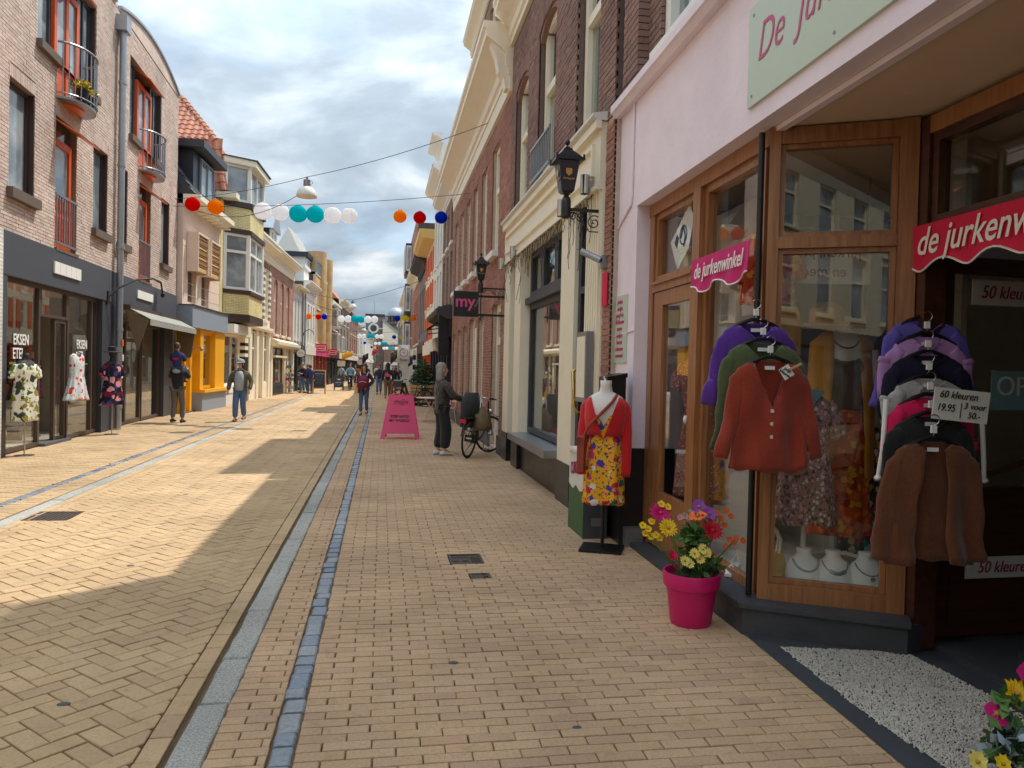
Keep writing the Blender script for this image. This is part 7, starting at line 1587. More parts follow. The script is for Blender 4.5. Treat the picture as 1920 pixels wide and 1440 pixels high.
# ---- pink acrylic A-board
m, nt_, b = newmat('pink_acrylic'); L_ = nt_.links; nt_.nodes.remove(b); o_ = nt_.nodes['Material Output']
df = N(nt_, 'ShaderNodeBsdfDiffuse'); df.inputs[0].default_value = c4(rgb(240, 36, 150)); tr_ = N(nt_, 'ShaderNodeBsdfTransparent'); tr_.inputs[0].default_value = c4((1, .2, .62)); tl = N(nt_, 'ShaderNodeBsdfTranslucent'); tl.inputs[0].default_value = c4(rgb(250, 50, 165)); gl_ = N(nt_, 'ShaderNodeBsdfGlossy'); gl_.inputs['Roughness'].default_value = .08
x1_ = N(nt_, 'ShaderNodeMixShader'); x1_.inputs[0].default_value = .6; L_.new(df.outputs[0], x1_.inputs[1]); L_.new(tl.outputs[0], x1_.inputs[2]); x2_ = N(nt_, 'ShaderNodeMixShader'); x2_.inputs[0].default_value = .46; L_.new(x1_.outputs[0], x2_.inputs[1]); L_.new(tr_.outputs[0], x2_.inputs[2]); x3_ = N(nt_, 'ShaderNodeMixShader'); x3_.inputs[0].default_value = .05; L_.new(x2_.outputs[0], x3_.inputs[1]); L_.new(gl_.outputs[0], x3_.inputs[2]); L_.new(x3_.outputs[0], o_.inputs[0])
ab = thing('a_board', 'translucent pink acrylic A-board with black lettering on the right pavement', 'A-board', (.46, 17.0, 0), R(-4))
def apanel(sg, nm):
    P = [(-.43, 0), (-.33, 0), (-.32, .12), (.32, .12), (.33, 0), (.43, 0), (.27, .99), (.2, 1.0), (.18, .985), (.06, .985), (.04, 1.0), (-.06, 1.0), (-.08, .985), (-.2, .985), (-.22, 1.0), (-.27, .99)]
    mb = MB(); mb.rings([[(x, sg * (.3 - .27 * z) - .004, z) for x, z in P], [(x, sg * (.3 - .27 * z) + .004, z) for x, z in P]]); return mb.obj(nm, 'pink_acrylic', ab)
apanel(-1, 'front_panel'); apanel(1, 'rear_panel')
mb = MB(); mb.box(-.15, -.04, .975, -.05, .04, 1.01); mb.box(.05, -.04, .975, .15, .04, 1.01); mb.obj('hinge', 'pink_acrylic', ab)
tilt = (math.pi / 2 - math.atan(.27), 0, 0)
text('mijn', .17, 'blackletter', ab, (0, -.09, .83), tilt, shear=.25, sx=1.1); text('STEP INTO', .085, 'blackletter', ab, (-.02, -.175, .5), tilt, sx=1.0, bold=.003); text('MY WORLD', .085, 'blackletter', ab, (-.02, -.195, .41), tilt, sx=1.0, bold=.003)
# ---- table and chair in pale pink metal
plain('palepink', rgb(236, 192, 184), .45, var=.06)
tb = thing('cafe_table', 'round pale pink metal cafe table with crossed legs', 'table', (1.5, 22.4, 0), .3); mb = MB(); mb.lathe([(.001, .7), (.44, .7), (.45, .715), (.44, .73), (.001, .73)], 28); mb.obj('table_top', 'palepink', tb, 'auto')
for k in range(4):
    a = k * math.pi / 2 + .4; mb = MB(); mb.tube([(.34 * math.cos(a), .34 * math.sin(a), 0), (.04 * math.cos(a), .04 * math.sin(a), .38), (-.26 * math.cos(a), -.26 * math.sin(a), .7)], .014, 6); mb.obj('leg', 'palepink', tb, 'auto')
def cafe_chair(lab, loc, rz):
    c = thing('cafe_chair', lab, 'chair', loc, rz); mb = MB(); mb.lathe([(.001, .44), (.2, .44), (.21, .45), (.001, .46)], 20); mb.obj('seat', 'palepink', c, 'auto')
    mb = MB(); mb.tube([(-.18, .16, .45), (-.2, .22, .8), (0, .25, .86), (.2, .22, .8), (.18, .16, .45)], .013, 6); mb.rings([[(.19 * math.sin(t), .23 + .02 * math.cos(t), .62), (.19 * math.sin(t), .23 + .02 * math.cos(t), .84)] for t in [-1.2 + .3 * i for i in range(9)]], False, False, False); mb.obj('backrest', 'palepink', c, 'auto')
    for sx in (-1, 1):
        for sy in (-1, 1): mb = MB(); mb.tube([(sx * .15, sy * .14, .44), (sx * .2, sy * .2, 0)], .012, 6); mb.obj('leg', 'palepink', c, 'auto')
cafe_chair('pale pink metal cafe chair beside the round pink table', (1.95, 21.9, 0), R(-70))
# ---- chalkboard and black A-board, round and square hanging signs
def easel(name, lab, loc, rz, w, h, fm, bm_, lines):
    t = thing(name, lab, 'A-board', loc, rz); lean = .16
    for sg, nm in ((-1, 'front_board'), (1, 'rear_board')):
        mb = MB(); f = lambda x, z, o=0: (x, sg * (.28 * (1 - z / h)) + o, z)
        for xa, xb, za, zb in ((-w / 2, -w / 2 + .06, 0, h), (w / 2 - .06, w / 2, 0, h), (-w / 2 + .06, w / 2 - .06, h - .06, h), (-w / 2 + .06, w / 2 - .06, h * .2, h * .2 + .06)): mb.rings([[f(xa, za, -.02), f(xb, za, -.02), f(xb, zb, -.02), f(xa, zb, -.02)], [f(xa, za, .02), f(xb, za, .02), f(xb, zb, .02), f(xa, zb, .02)]])
        bo = mb.obj(nm, fm, t); mb = MB(); xa, xb, za, zb = -w / 2 + .061, w / 2 - .061, h * .2 + .061, h - .061; mb.rings([[f(xa, za, -.01), f(xb, za, -.01), f(xb, zb, -.01), f(xa, zb, -.01)], [f(xa, za, .01), f(xb, za, .01), f(xb, zb, .01), f(xa, zb, .01)]]); mb.obj('writing_face', bm_, bo)
    for body, s, z, m_ in lines: text(body, s, m_, t, (0, -(.28 * (1 - z / h)) - .015, z), (math.pi / 2 - math.atan(.28 / h), 0, 0))
    return t
easel('chalkboard', 'wooden framed chalkboard with white chalk lines standing near the left shops', (-3.5, 44.0, 0), R(8), .74, 1.36, 'palewood', 'blackplinth', [('menu van de dag', .07, 1.15, 'whiteletter'), ('koffie  thee  taart', .06, 1.02, 'greymetal'), ('soep en broodjes', .06, .9, 'greymetal'), ('lunch  borrel', .06, .78, 'greymetal'), ('open tot zes uur', .06, .62, 'greymetal')])
eb = easel('a_board', 'black A-board with a pale yellow winged emblem further down the road', (-2.75, 50.5, 0), R(6), .62, 1.0, 'blackplinth', 'blackplinth', [('BREWERY', .1, .52, 'cream'), ('open', .1, .38, 'greymetal')])
mb = MB(); mb.prism([(-.16, .8), (-.05, .66), (0, .7), (.05, .66), (.16, .8), (.08, .74), (0, .78), (-.08, .74)], -.1, -.09); mb.obj('emblem', 'cream', eb)
rs = thing('round_sign', 'round white projecting sign with black rim on the left side', 'sign', tuple(at(564, 662, 46)), R(8)); mb = MB(); mb.lathe([(.001, -.05), (.27, -.05), (.27, .05), (.001, .05)], 26, (0, 0, 0), 'y'); mb.obj('rim', 'blackplinth', rs, 'auto'); mb = MB(); mb.lathe([(.001, -.055), (.24, -.055), (.24, -.05)], 26, (0, 0, 0), 'y'); mb.obj('face', 'whitepaint', rs); mb = MB(); mb.box(-.6, -.02, -.03, -.27, .02, .03); mb.obj('arm', 'blackplinth', rs); text('ecruche', .09, 'blackletter', rs, (0, -.06, 0), FRONT)
def box_sign(lab, pos, y, w, h, body):
    t = thing('box_sign', lab, 'sign', tuple(at(*pos, y)), R(5)); mb = MB(); mb.box(-w / 2, -.08, -h / 2, w / 2, .08, h / 2); mb.obj('box', 'redbanner', t); mb = MB(); frame_strip(mb, -w * .42, w * .42, -h * .3, h * .3, -.081, .04, .01); mb.obj('border', 'whiteletter', t); text(body, h * .3, 'whiteletter', t, (0, -.09, 0), FRONT, bold=.004); mb = MB(); mb.box(-w / 2 - .3, -.03, -.03, -w / 2, .03, .03); mb.obj('arm', 'blackplinth', t)
box_sign('larger dark pink projecting sign, the nearer of the pair', (602, 653), 57, .8, .66, 'cworts'); box_sign('smaller dark pink projecting sign further along', (624, 661), 65, .72, .62, 'cworts')
cs = thing('post_lamp', 'tall grey pole with curved lamp arm beside the white houses', 'street lamp', (-4.95, 48.6, 0), 0); mb = MB(); mb.tube([(0, 0, 0), (0, 0, 6.2)], .06, 8); mb.obj('pole', 'greymetal', cs); mb = MB(); mb.tube([(0, 0, 3.3), (.1, 0, 3.7), (.4, 0, 3.9), (.65, 0, 3.75), (.68, 0, 3.6)], .025, 6); mb.obj('arm', 'blackpaint', cs, 'auto')
# postcard racks and a flower display at the left shops
def card_rack(lab, loc, mat_):
    t = thing('card_rack', lab, 'display rack', loc, R(60)); mb = MB(); mb.lathe([(.25, 0), (.25, .04), (.03, .06), (.03, 1.7)], 12); mb.obj('pole', 'greymetal', t)
    cols = ['offwhite', 'redbanner', 'tealcloth', 'cream', 'leaf', 'navycloth', 'palewood']
    for s in range(4):
        for r in range(6):
            mb = MB(); a = s * math.pi / 2; c, d = math.cos(a), math.sin(a); mb.obox((.18 * c, .18 * d, .35 + r * .23), (-d, c, 0), (c, d, 0), (0, 0, 1), .09, .012, .085); mb.obj('card_pocket', cols[(s * 3 + r) % 7], t)
card_rack('tall revolving rack of postcards left of the standing man', (-5.05, 43.2, 0), 0); card_rack('second rack of postcards right of the standing man', (-4.75, 46.5, 0), 0)
# ---- flags
def flag(lab, pos, y, w, h, mat_, body=None, pole=None, tri=False, rz=0, ang=45):
    p = at(*pos, y); t = thing('flag', lab, 'flag', tuple(p), rz); n = 8
    mb = MB(); P = []
    for i in range(n + 1):
        u = i / n; x = -w / 2 + w * u; top = h / 2 - (h * .25 * (1 - u) if tri else -.02 * u); bot = -h / 2 + (h * .5 * u if tri else 0); yy = .05 * math.sin(u * 5)
        P.append([(x, yy, bot), (x, yy, (bot + top) / 2), (x, yy + .02, top)])
    mb.rings(P, False, False, False); o = mb.obj('cloth', mat_, t, True); o.modifiers.new('thickness', 'SOLIDIFY').thickness = .006
    if body: 
        text(body, h * .2, 'jeans_dark', t, (0, -.09, -h * .32), FRONT, bold=.004)
        mb = MB(); mb.lathe([(h * .2, -.1), (h * .23, -.1)], 18, (0, 0, h * .08), 'y', False); mb.tube([(-.05, -.1, h * .1), (.05, -.1, h * .05)], .02, 5); mb.obj('emblem', 'jeans_dark', t)
    if pole:
        mb = MB(); mb.tube([(w / 2, 0, -h * .1), (-w / 2 - .05, 0, h / 2 + .08)] if not tri else [(w / 2 + .3, 0, -.3), (-w / 2, 0, h / 2)], .018, 6); mb.obj('pole', 'palewood', t)
    return t
flag('white flag with a round emblem and the word Nust', (757, 664), 41, .68, 1.0, 'offwhite', 'Nust', True); flag('dark brown flag beside the white Nust flag', (739, 670), 52, .5, 1.1, 'darkbrown', None, True, True)
flag('dark pennant flag seen above the woman with the maroon bag', (685, 672), 62, .5, .9, 'navycloth', None, True, True); flag('yellow pennant flag on the left side', (651, 667), 58, .8, .7, 'yellowpaint', None, True, True); flag('red and white flag hanging far down the street', (702, 661), 95, .6, .9, 'redbanner', None, True, True); flag('red and blue flag by the right hand houses', (774, 676), 50, .6, .9, 'bluecloth', None, True, True)
pl = thing('flag_pole', 'slim grey pole standing in the right pavement beyond the planter', 'pole', (1.12, 50.5, 0)); mb = MB(); mb.tube([(0, 0, 0), (0, 0, 4.6)], .055, 8); mb.obj('pole', 'zinc', pl)
for i, (px, py, y, s, m_, lab) in enumerate(((676, 690, 75, 1.0, 'palewood', 'stacked wooden crates and tan goods outside a far left shop'), (640, 682, 60, .5, 'offwhite', 'small white notice box on a far left front'), (675, 679, 80, .5, 'palepink', 'small round pink sign far on the left'))):
    p = at(px, py, y); t = thing(('crate_stack', 'notice_box', 'round_sign')[i], lab, ('crates', 'sign', 'sign')[i], tuple(p), 0)
    if i == 0:
        for k in range(6): mb = MB(); frame_strip(mb, -.3 + .3 * (k % 2), .2 + .3 * (k % 2), -1.4 + .4 * (k // 2) * 1.2, -1.05 + .4 * (k // 2) * 1.2, 0, .06, .4); mb.box(-.28 + .3 * (k % 2), -.1, -1.35 + .48 * (k // 2), .18 + .3 * (k % 2), 0, -1.1 + .48 * (k // 2)); mb.obj('crate', m_, t)
    elif i == 1: mb = MB(); mb.box(-.3, -.1, -.2, .3, .0, .25); frame_strip(mb, -.3, .3, -.2, .25, -.1, .04, .03); mb.obj('box', m_, t)
    else: mb = MB(); mb.lathe([(.001, -.04), (.3, -.04), (.3, .04), (.001, .04)], 20, (0, 0, 0), 'y'); mb.obj('disc', m_, t); mb = MB(); mb.box(-.7, -.02, -.03, -.3, .02, .03); mb.obj('arm', 'blackplinth', t)
# black panel awnings on the right
bb = thing('black_banner', 'tall black vertical panel sign hanging on the right beyond the brick house', 'sign', (2.2, 24.6, 2.05), 0); mb = MB(); mb.box(-.36, -.06, 0, .0, .06, 1.55); mb.obj('panel', 'blackplinth', bb); mb = MB(); mb.box(-.4, -.03, 1.57, .05, .03, 1.61); mb.obj('bracket', 'blackpaint', bb)
ba = thing('black_awning', 'black folded awning beyond the tall black panel', 'awning', (2.25, 28.9, 2.9), R(-90)); mb = MB(); mb.rings([[(0, 0, .5), (4.0, 0, .5), (4.0, -.75, 0), (0, -.75, 0)], [(0, 0, .54), (4.0, 0, .54), (4.0, -.77, .03), (0, -.77, .03)]]); mb.box(0, -.77, -.3, 4.0, -.755, .0); mb.obj('awning_cloth', 'blackcloth', ba); mb = MB(); mb.tube([(.1, 0, .1), (.1, -.7, 0)], .02, 6); mb.tube([(3.9, 0, .1), (3.9, -.7, 0)], .02, 6); mb.obj('awning_arm', 'blackpaint', ba)
wb_ = thing('awning_cassette', 'white wedge shaped awning box under the black awning', 'awning', (2.25, 28.4, 2.2), R(-90)); mb = MB(); mb.strip([(0, 0), (-.32, .12), (-.36, .5), (0, .6)], 0, 1.6); mb.obj('cassette', 'whitepaint', wb_)
bp = thing('striped_pole', 'black and white striped post beside the right hand shops', 'pole', (2.0, 46.0, 0)); 
for k in range(9): mb = MB(); mb.box(-.09, -.09, .3 * k, .09, .09, .3 * k + .298); mb.obj('stripe_block', 'blackpaint' if k % 2 else 'whitepaint', bp)
# ---- planter crate with a shrub
pc = thing('planter', 'wooden slatted planter crate by the parked bicycle', 'planter', (1.78, 32.2, 0), R(4))
for k in range(5): mb = MB(); mb.box(-.55, -.42, .12 + k * .16, .55, -.385, .12 + k * .16 + .13); mb.obj('slat', 'palewood', pc)
for k in range(5): mb = MB(); mb.box(-.55, -.384, .12 + k * .16, -.515, .4, .12 + k * .16 + .13); mb.obj('slat', 'palewood', pc)
mb = MB(); mb.box(-.5, -.38, .0, .52, .4, .8); mb.obj('soil_box', 'soil', pc)
def foliage(parent, name, c, rx, ry, rz_, n, size, mats, seed, shape=None, kind=True):
    rnd = random.Random(seed); mb = MB()
    for i in range(n):
        while True:
            x, y, z = rnd.uniform(-1, 1), rnd.uniform(-1, 1), rnd.uniform(-1, 1)
            if x * x + y * y + z * z <= 1 and (shape is None or shape(x, y, z)): break
        p = Vector((c[0] + x * rx, c[1] + y * ry, c[2] + z * rz_)); d = Vector((rnd.gauss(0, 1), rnd.gauss(0, 1), rnd.gauss(.3, .8))).normalized(); s = d.orthogonal().normalized(); s = (Matrix.Rotation(rnd.uniform(0, 6.28), 3, d) @ s) * size * rnd.uniform(.25, .4); l = d * size * rnd.uniform(.7, 1.3)
        mb.k = i % len(mats); mb.face([p - s * .2, p + l * .5 - s, p + l, p + l * .5 + s])
    o = mb.obj(name, mats, parent, fix=False)
    if kind: tag(o, kind='stuff')
    return o
sb = thing('shrub', 'loose green conifer shrub growing in the wooden planter crate', 'shrub', (1.78, 32.2, .78)); mb = MB(); mb.tube([(0, 0, -.3), (.02, 0, .6), (0, .02, 1.15)], [.03, .02, .008], 6)
rnd = random.Random(2)
for k in range(14): a = rnd.uniform(0, 6.28); z = .1 + k * .07; l = .55 - .025 * k; mb.tube([(0, 0, z), (l * .6 * math.cos(a), l * .6 * math.sin(a), z + .12), (l * math.cos(a), l * math.sin(a), z + .16)], [.014, .009, .004], 5)
mb.obj('trunk', 'darkbrown', sb); foliage(sb, 'crown', (0, 0, .55), .62, .55, .68, 2600, .09, ['leaf_dark', 'leaf', 'leaf_dark'], 4, lambda x, y, z: (x * x + y * y) < (1 - z) * .55 and math.sin(x * 9 + 1) * math.sin(y * 8) * math.sin(z * 8 + 2) < .35); foliage(sb, 'underplanting', (0, -.1, .08), .55, .4, .14, 500, .08, ['leaf', 'leaf_dark'], 5)
ps = thing('potted_plant', 'small grassy green plant at the foot of the planter crate', 'plant', (1.05, 31.3, 0)); mb = MB(); mb.lathe([(.1, 0), (.14, .18), (.12, .18)], 14); mb.obj('pot', 'darkbrown', ps); foliage(ps, 'leaves', (0, 0, .3), .2, .2, .2, 260, .13, ['leaf'], 6)
sgl = thing('leaning_plank', 'dark brown leaning sandwich board behind the planter', 'A-board', (1.02, 33.0, 0), R(80)); mb = MB(); mb.rings([[(-.3, -.3, 0), (.3, -.3, 0), (.3, -.02, .95), (-.3, -.02, .95)], [(-.3, -.27, 0), (.3, -.27, 0), (.3, .01, .95), (-.3, .01, .95)]]); mb.rings([[(-.3, .3, 0), (.3, .3, 0), (.3, .02, .95), (-.3, .02, .95)], [(-.3, .27, 0), (.3, .27, 0), (.3, -.01, .95), (-.3, -.01, .95)]]); mb.obj('board', 'darkbrown', sgl)
# ---- bicycles
def bicycle(lab, loc, rz, lean=0.0, basket=False, frame='blackpaint', steer=0.0, coatcloth=False):
    t = thing('bicycle', lab, 'bicycle', loc, rz); t.rotation_euler = (lean, 0, rz)
    def wheel(x, turn=0):
        mb = MB(); n = 36; mb.tube([(.335 * math.cos(2 * math.pi * i / n), 0, .335 * math.sin(2 * math.pi * i / n)) for i in range(n)], .02, 8, True); w = mb.obj('wheel', 'rubber', t, 'auto')
        mb = MB(); mb.tube([(.312 * math.cos(2 * math.pi * i / n), 0, .312 * math.sin(2 * math.pi * i / n)) for i in range(n)], .011, 6, True); mb.obj('rim', 'steel', w, 'auto')
        mb = MB(); 
        for i in range(28): a = 2 * math.pi * i / 28; mb.tube([(.02 * math.cos(a + .8), .02 * (1 if i % 2 else -1), .02 * math.sin(a + .8)), (.31 * math.cos(a), 0, .31 * math.sin(a))], .0016, 3)
        mb.tube([(0, -.05, 0), (0, .05, 0)], .022, 8); mb.obj('spokes', 'steel', w)
        mb = MB(); rings = []
        for i in range(15): a = R(20) + R(150) * i / 14; rings.append([(.375 * math.cos(a), -.028, .375 * math.sin(a)), (.385 * math.cos(a), 0, .385 * math.sin(a)), (.375 * math.cos(a), .028, .375 * math.sin(a))])
        mb.rings(rings, False, False, False); mb.obj('mudguard', frame, w, 'auto')
        w.location = (x, 0, .355); w.rotation_euler = (0, 0, turn); return w
    wheel(-.54); wheel(.56, steer)
    mb = MB(); bb_ = (-.08, 0, .29); st = (-.2, 0, .8); hd0, hd1 = (.4, 0, .62), (.34, 0, .86)
    mb.tube([bb_, st, (-.22, 0, .9)], .016, 8); mb.tube([bb_, (.15, 0, .38), (.33, 0, .52), hd0], .018, 8); mb.tube([(-.13, 0, .5), (.1, 0, .52), (.38, 0, .7)], .014, 8); mb.tube([hd0, hd1, (.32, 0, 1.0)], .018, 8)
    for s in (-1, 1): mb.tube([(-.54, s * .05, .355), bb_], .009, 6); mb.tube([(-.54, s * .05, .355), (-.18, s * .02, .72)], .009, 6); mb.tube([(.56, s * .05, .355), (.44, s * .045, .6), hd0], .012, 6)
    mb.obj('frame', frame, t, 'auto')
    mb = MB(); mb.rings([[(-.36, -.1, .93), (-.36, .1, .93), (-.36, .1, .97), (-.36, -.1, .97)], [(-.25, -.1, .94), (-.25, .1, .94), (-.25, .1, .98), (-.25, -.1, .98)], [(-.1, -.03, .95), (-.1, .03, .95), (-.1, .03, .98), (-.1, -.03, .98)], [(-.06, -.02, .94), (-.06, .02, .94), (-.06, .02, .96), (-.06, -.02, .96)]]); mb.obj('saddle', 'shoe_dark', t, 'auto')
    mb = MB(); c_, s_ = math.cos(steer), math.sin(steer); hb_ = [(.02, -.3), (.1, -.28), (.06, -.1), (.03, 0), (.06, .1), (.1, .28), (.02, .3)]; hb_ = [(-.2, -.3), (-.06, -.29), (.06, -.16), (.06, 0), (.06, .16), (-.06, .29), (-.2, .3)]
    mb.tube([(.32 + c_ * a - s_ * b, s_ * a + c_ * b, 1.02 + (.03 if abs(b) < .2 else .05)) for a, b in hb_], .012, 8); h = mb.obj('handlebar', 'steel', t, 'auto')
    for s in (0, -1): mb = MB(); a, b = hb_[s]; a2, b2 = hb_[1 if s == 0 else -2]; mb.tube([(.32 + c_ * a - s_ * b, s_ * a + c_ * b, 1.07), (.32 + c_ * (a + (a2 - a) * .7) - s_ * (b + (b2 - b) * .7), s_ * (a + (a2 - a) * .7) + c_ * (b + (b2 - b) * .7), 1.07)], .018, 8); mb.obj('grip', 'rubber', h, 'auto')
    mb = MB(); mb.box(-.88, -.09, .735, -.3, .09, .75)
    for s in (-1, 1): mb.tube([(-.85, s * .08, .74), (-.54, s * .06, .355)], .006, 5); mb.tube([(-.6, s * .08, .74), (-.54, s * .06, .355)], .006, 5)
    mb.obj('luggage_rack', frame, t); mb = MB(); mb.box(-.93, -.05, .66, -.89, .05, .72); mb.obj('rear_light', 'redbanner', t)
    mb = MB(); mb.rings([[(-.56, .06, .3), (-.02, .06, .2), (.02, .06, .3), (-.02, .06, .38), (-.56, .06, .41)], [(-.56, .085, .3), (-.02, .085, .2), (.02, .085, .3), (-.02, .085, .38), (-.56, .085, .41)]]); mb.obj('chain_case', frame, t)
    mb = MB(); mb.tube([(-.08, -.1, .29), (-.02, -.1, .14)], .01, 6); mb.box(-.07, -.2, .12, .03, -.1, .145); mb.tube([(-.08, .1, .29), (-.14, .1, .44)], .01, 6); mb.box(-.19, .1, .435, -.09, .2, .46); mb.tube([(-.08, -.1, .29), (-.08, .1, .29)], .012, 6); mb.obj('pedals', 'greymetal', t)
    mb = MB(); mb.tube([(-.2, .05, .28), (-.32, .18, .02)], .01, 6); mb.obj('kickstand', 'greymetal', t)
    mb = MB(); mb.ball((.5, 0, .8), .04, .05, .05); mb.obj('headlight', 'chrome', t, True)
    if basket: mb = MB(); mb.rings([[(.42, -.17, .82), (.74, -.17, .82), (.74, .17, .82), (.42, .17, .82)], [(.4, -.2, 1.08), (.78, -.2, 1.08), (.78, .2, 1.08), (.4, .2, 1.08)]]); mb.obj('basket', basket, t)
    return t
bk = bicycle('black city bicycle held by the woman in the quilted jacket', (1.82, 13.75, 0), R(62), R(4), False, 'blackpaint', R(-34))
pn = thing('pannier_bag', 'olive drawstring bag hanging at the side of the woman\'s bicycle', 'bag', (1.82, 13.75, 0), R(62)); mb = MB(); mb.rings([[(-.52, -.12, .5), (-.2, -.12, .5), (-.2, -.3, .5), (-.52, -.3, .5)], [(-.56, -.11, .56), (-.16, -.11, .56), (-.16, -.32, .56), (-.56, -.32, .56)], [(-.5, -.12, .8), (-.2, -.12, .8), (-.2, -.28, .8), (-.5, -.28, .8)], [(-.42, -.15, .92), (-.28, -.15, .92), (-.28, -.2, .92), (-.42, -.2, .92)]]); o = mb.obj('bag_body', 'khaki', pn, True); mb = MB(); mb.tube([(-.42, -.18, .9), (-.36, -.16, 1.1), (-.3, -.17, 1.05), (-.28, -.18, .9)], .012, 6); mb.obj('strap', 'offwhite', pn)
cs_ = thing('child_seat', 'black padded rear seat cover on the woman\'s bicycle', 'child seat', (1.82, 13.75, 0), R(62)); mb = MB(); mb.rings([[(-.82, -.13, .74), (-.42, -.13, .74), (-.42, .13, .74), (-.82, .13, .74)], [(-.84, -.14, .85), (-.42, -.13, .84), (-.42, .13, .84), (-.84, .14, .85)]]) if 0 else mb.rings([[(-.5, -.17, .55), (-.25, -.17, .55), (-.25, .17, .55), (-.5, .17, .55)], [(-.5, -.17, .98), (-.28, -.17, .92), (-.28, .17, .92), (-.5, .17, .98)], [(-.42, -.12, 1.18), (-.36, -.12, 1.18), (-.36, .12, 1.18), (-.42, .12, 1.18)]]); mb.obj('cover', 'blackcloth', cs_, True)
bk2 = bicycle('dark bicycle with grey basket parked in front of the planter crate', (1.3, 31.2, 0), R(170), R(-6), 'greyfascia', 'blackpaint', R(25))
bk3 = bicycle('bicycle parked close to the slats of the planter', (1.95, 31.0, 0), R(120), R(8), False, 'navy', R(-20))
# ---- utility cabinet with graffiti, black bin
ut = thing('utility_cabinet', 'green steel street cabinet with white sprayed top and torn stickers', 'cabinet', (2.08, 7.15, 0), R(-91)); 
plain('cabinet_green', rgb(52, 98, 58), .5, var=.25, scale=7)
mb = MB(); mb.box(-.3, -.14, .0, .3, .1, .5); mb.box(-.302, -.142, .02, .302, -.1, .24); mb.obj('cabinet_body', 'cabinet_green', ut); mb = MB(); mb.box(-.3, -.14, .501, .3, .1, .8); mb.prism([(-.3, .5), (.3, .5), (.3, .46), (.15, .43), (0, .475), (-.12, .42), (-.3, .46)], -.143, -.139); mb.obj('painted_top', 'offwhite', ut)
mb = MB(); mb.box(-.32, -.16, .801, .32, .1, .83); mb.obj('lid', 'offwhite', ut)
mb = MB(); mb.box(.301, -.13, .0, .304, .09, .42); mb.obj('side_plate', 'greyfascia', ut); mb = MB(); mb.box(.305, -.06, .12, .307, .06, .2); mb.obj('label_plate', 'greymetal', ut)
text('CURLINE', .17, 'darkpinkletter', ut, (-.02, -.146, .64), (math.pi / 2, R(-8), 0), sx=.6, shear=.2, bold=.001); text('UR', .15, 'blackletter', ut, (.303, -.02, .6), (math.pi / 2, R(20), math.pi / 2), sx=.8)
bn = thing('litter_bin', 'black metal box behind the red cardigan mannequin', 'bin', (2.16, 6.66, .9), R(-91)); mb = MB(); mb.box(-.14, -.12, .0, .14, .06, .66); mb.obj('bin_body', 'blackplinth', bn); mb = MB(); mb.prism([(-.13, .66), (.07, .66), (.07, .7)], -.15, .15, 'yz'); mb.obj('lid', 'blackplinth', bn); mb = MB(); mb.tube([(.1, -.125, .55), (.12, -.127, .62), (.06, -.127, .66)], .008, 5); mb.obj('logo_mark', 'whiteletter', bn)
# ---- flower pots
def flower(parent, p, base, col, r, petals, mat_c='gold', facing=(0, -1, .6), double=1, seed=0, stemmat='leaf'):
    rnd = random.Random(seed); mb = MB(); p = Vector(p); r *= 1.2; n = Vector(facing).normalized(); a0 = n.orthogonal().normalized(); b0 = n.cross(a0)
    for layer in range(double):
        rr = r * (1 - .28 * layer); lift = .25 + .3 * layer
        for k in range(petals):
            a = 2 * math.pi * (k + .5 * layer) / petals + rnd.uniform(-.08, .08); d = a0 * math.cos(a) + b0 * math.sin(a); s = n.cross(d) * rr * math.pi / petals * .95; L_ = rr * rnd.uniform(.88, 1.1); up = n * rr * lift
            q = [p + d * rr * .12, p + d * L_ * .6 + up * .5 - s, p + d * L_ + up * .55, p + d * L_ * .6 + up * .5 + s]; mb.face([q[0], q[1], q[2], q[3]])
    mb.k = 1; mb.ball(p + n * r * .12, r * .22, r * .22, r * .16, 8, 5); mb.k = 2
    if base is not None: b_ = Vector(base); mid = p.lerp(b_, .5) + Vector((rnd.uniform(-.02, .02), rnd.uniform(-.02, .02), .0)); mb.tube([b_, mid, p - n * .005], [.004, .0035, .003], 5)
    return mb.obj('flower', [col, mat_c, stemmat], parent, fix=False)
for nm, c in (('petal_pink', (226, 36, 130)), ('petal_yellow', (246, 206, 30)), ('petal_red', (206, 20, 50)), ('petal_orange', (240, 110, 40)), ('petal_purple', (168, 84, 190)), ('petal_pale', (240, 220, 110)), ('petal_rose', (206, 150, 160))): plain(nm, rgb(*c), .6, var=.15, scale=30)
def pot_thing(lab, loc):
    t = thing('flower_pot', lab, 'flower pot', loc); mb = MB(); mb.lathe([(.001, 0), (.125, 0), (.13, .01), (.16, .24), (.178, .245), (.186, .325), (.182, .335), (.17, .335), (.165, .29), (.001, .29)], 36); mb.obj('pot', 'pot', t, 'auto'); mb = MB(); mb.lathe([(.001, .292), (.166, .292)], 20, (0, 0, 0), 'z', False); mb.obj('soil', 'soil', t); return t
FP = pot_thing('bright pink flower pot with mixed artificial flowers by the shop step', (2.0, 4.48, 0)); fb = Vector((2.0, 4.48, 0))
def fl(px, py, dy, col, r, petals, base, **k):
    p = at(px, py, 4.48 + dy) - fb; flower(FP, p, base, col, r, petals, seed=px, **k)
fl(1238, 962, .0, 'petal_pink', .062, 16, (-.04, 0, .3), double=3, mat_c='petal_pink'); fl(1252, 990, -.1, 'petal_yellow', .055, 18, (-.02, -.03, .3), double=2); fl(1336, 995, -.08, 'petal_red', .062, 16, (.02, -.02, .3), double=3, mat_c='petal_red'); fl(1310, 950, .02, 'petal_purple', .045, 6, (.03, 0, .3)); fl(1330, 962, .0, 'petal_purple', .04, 6, (.03, .02, .3)); fl(1308, 968, -.03, 'petal_orange', .05, 5, (0, 0, .3), facing=(-.4, -.4, 1))
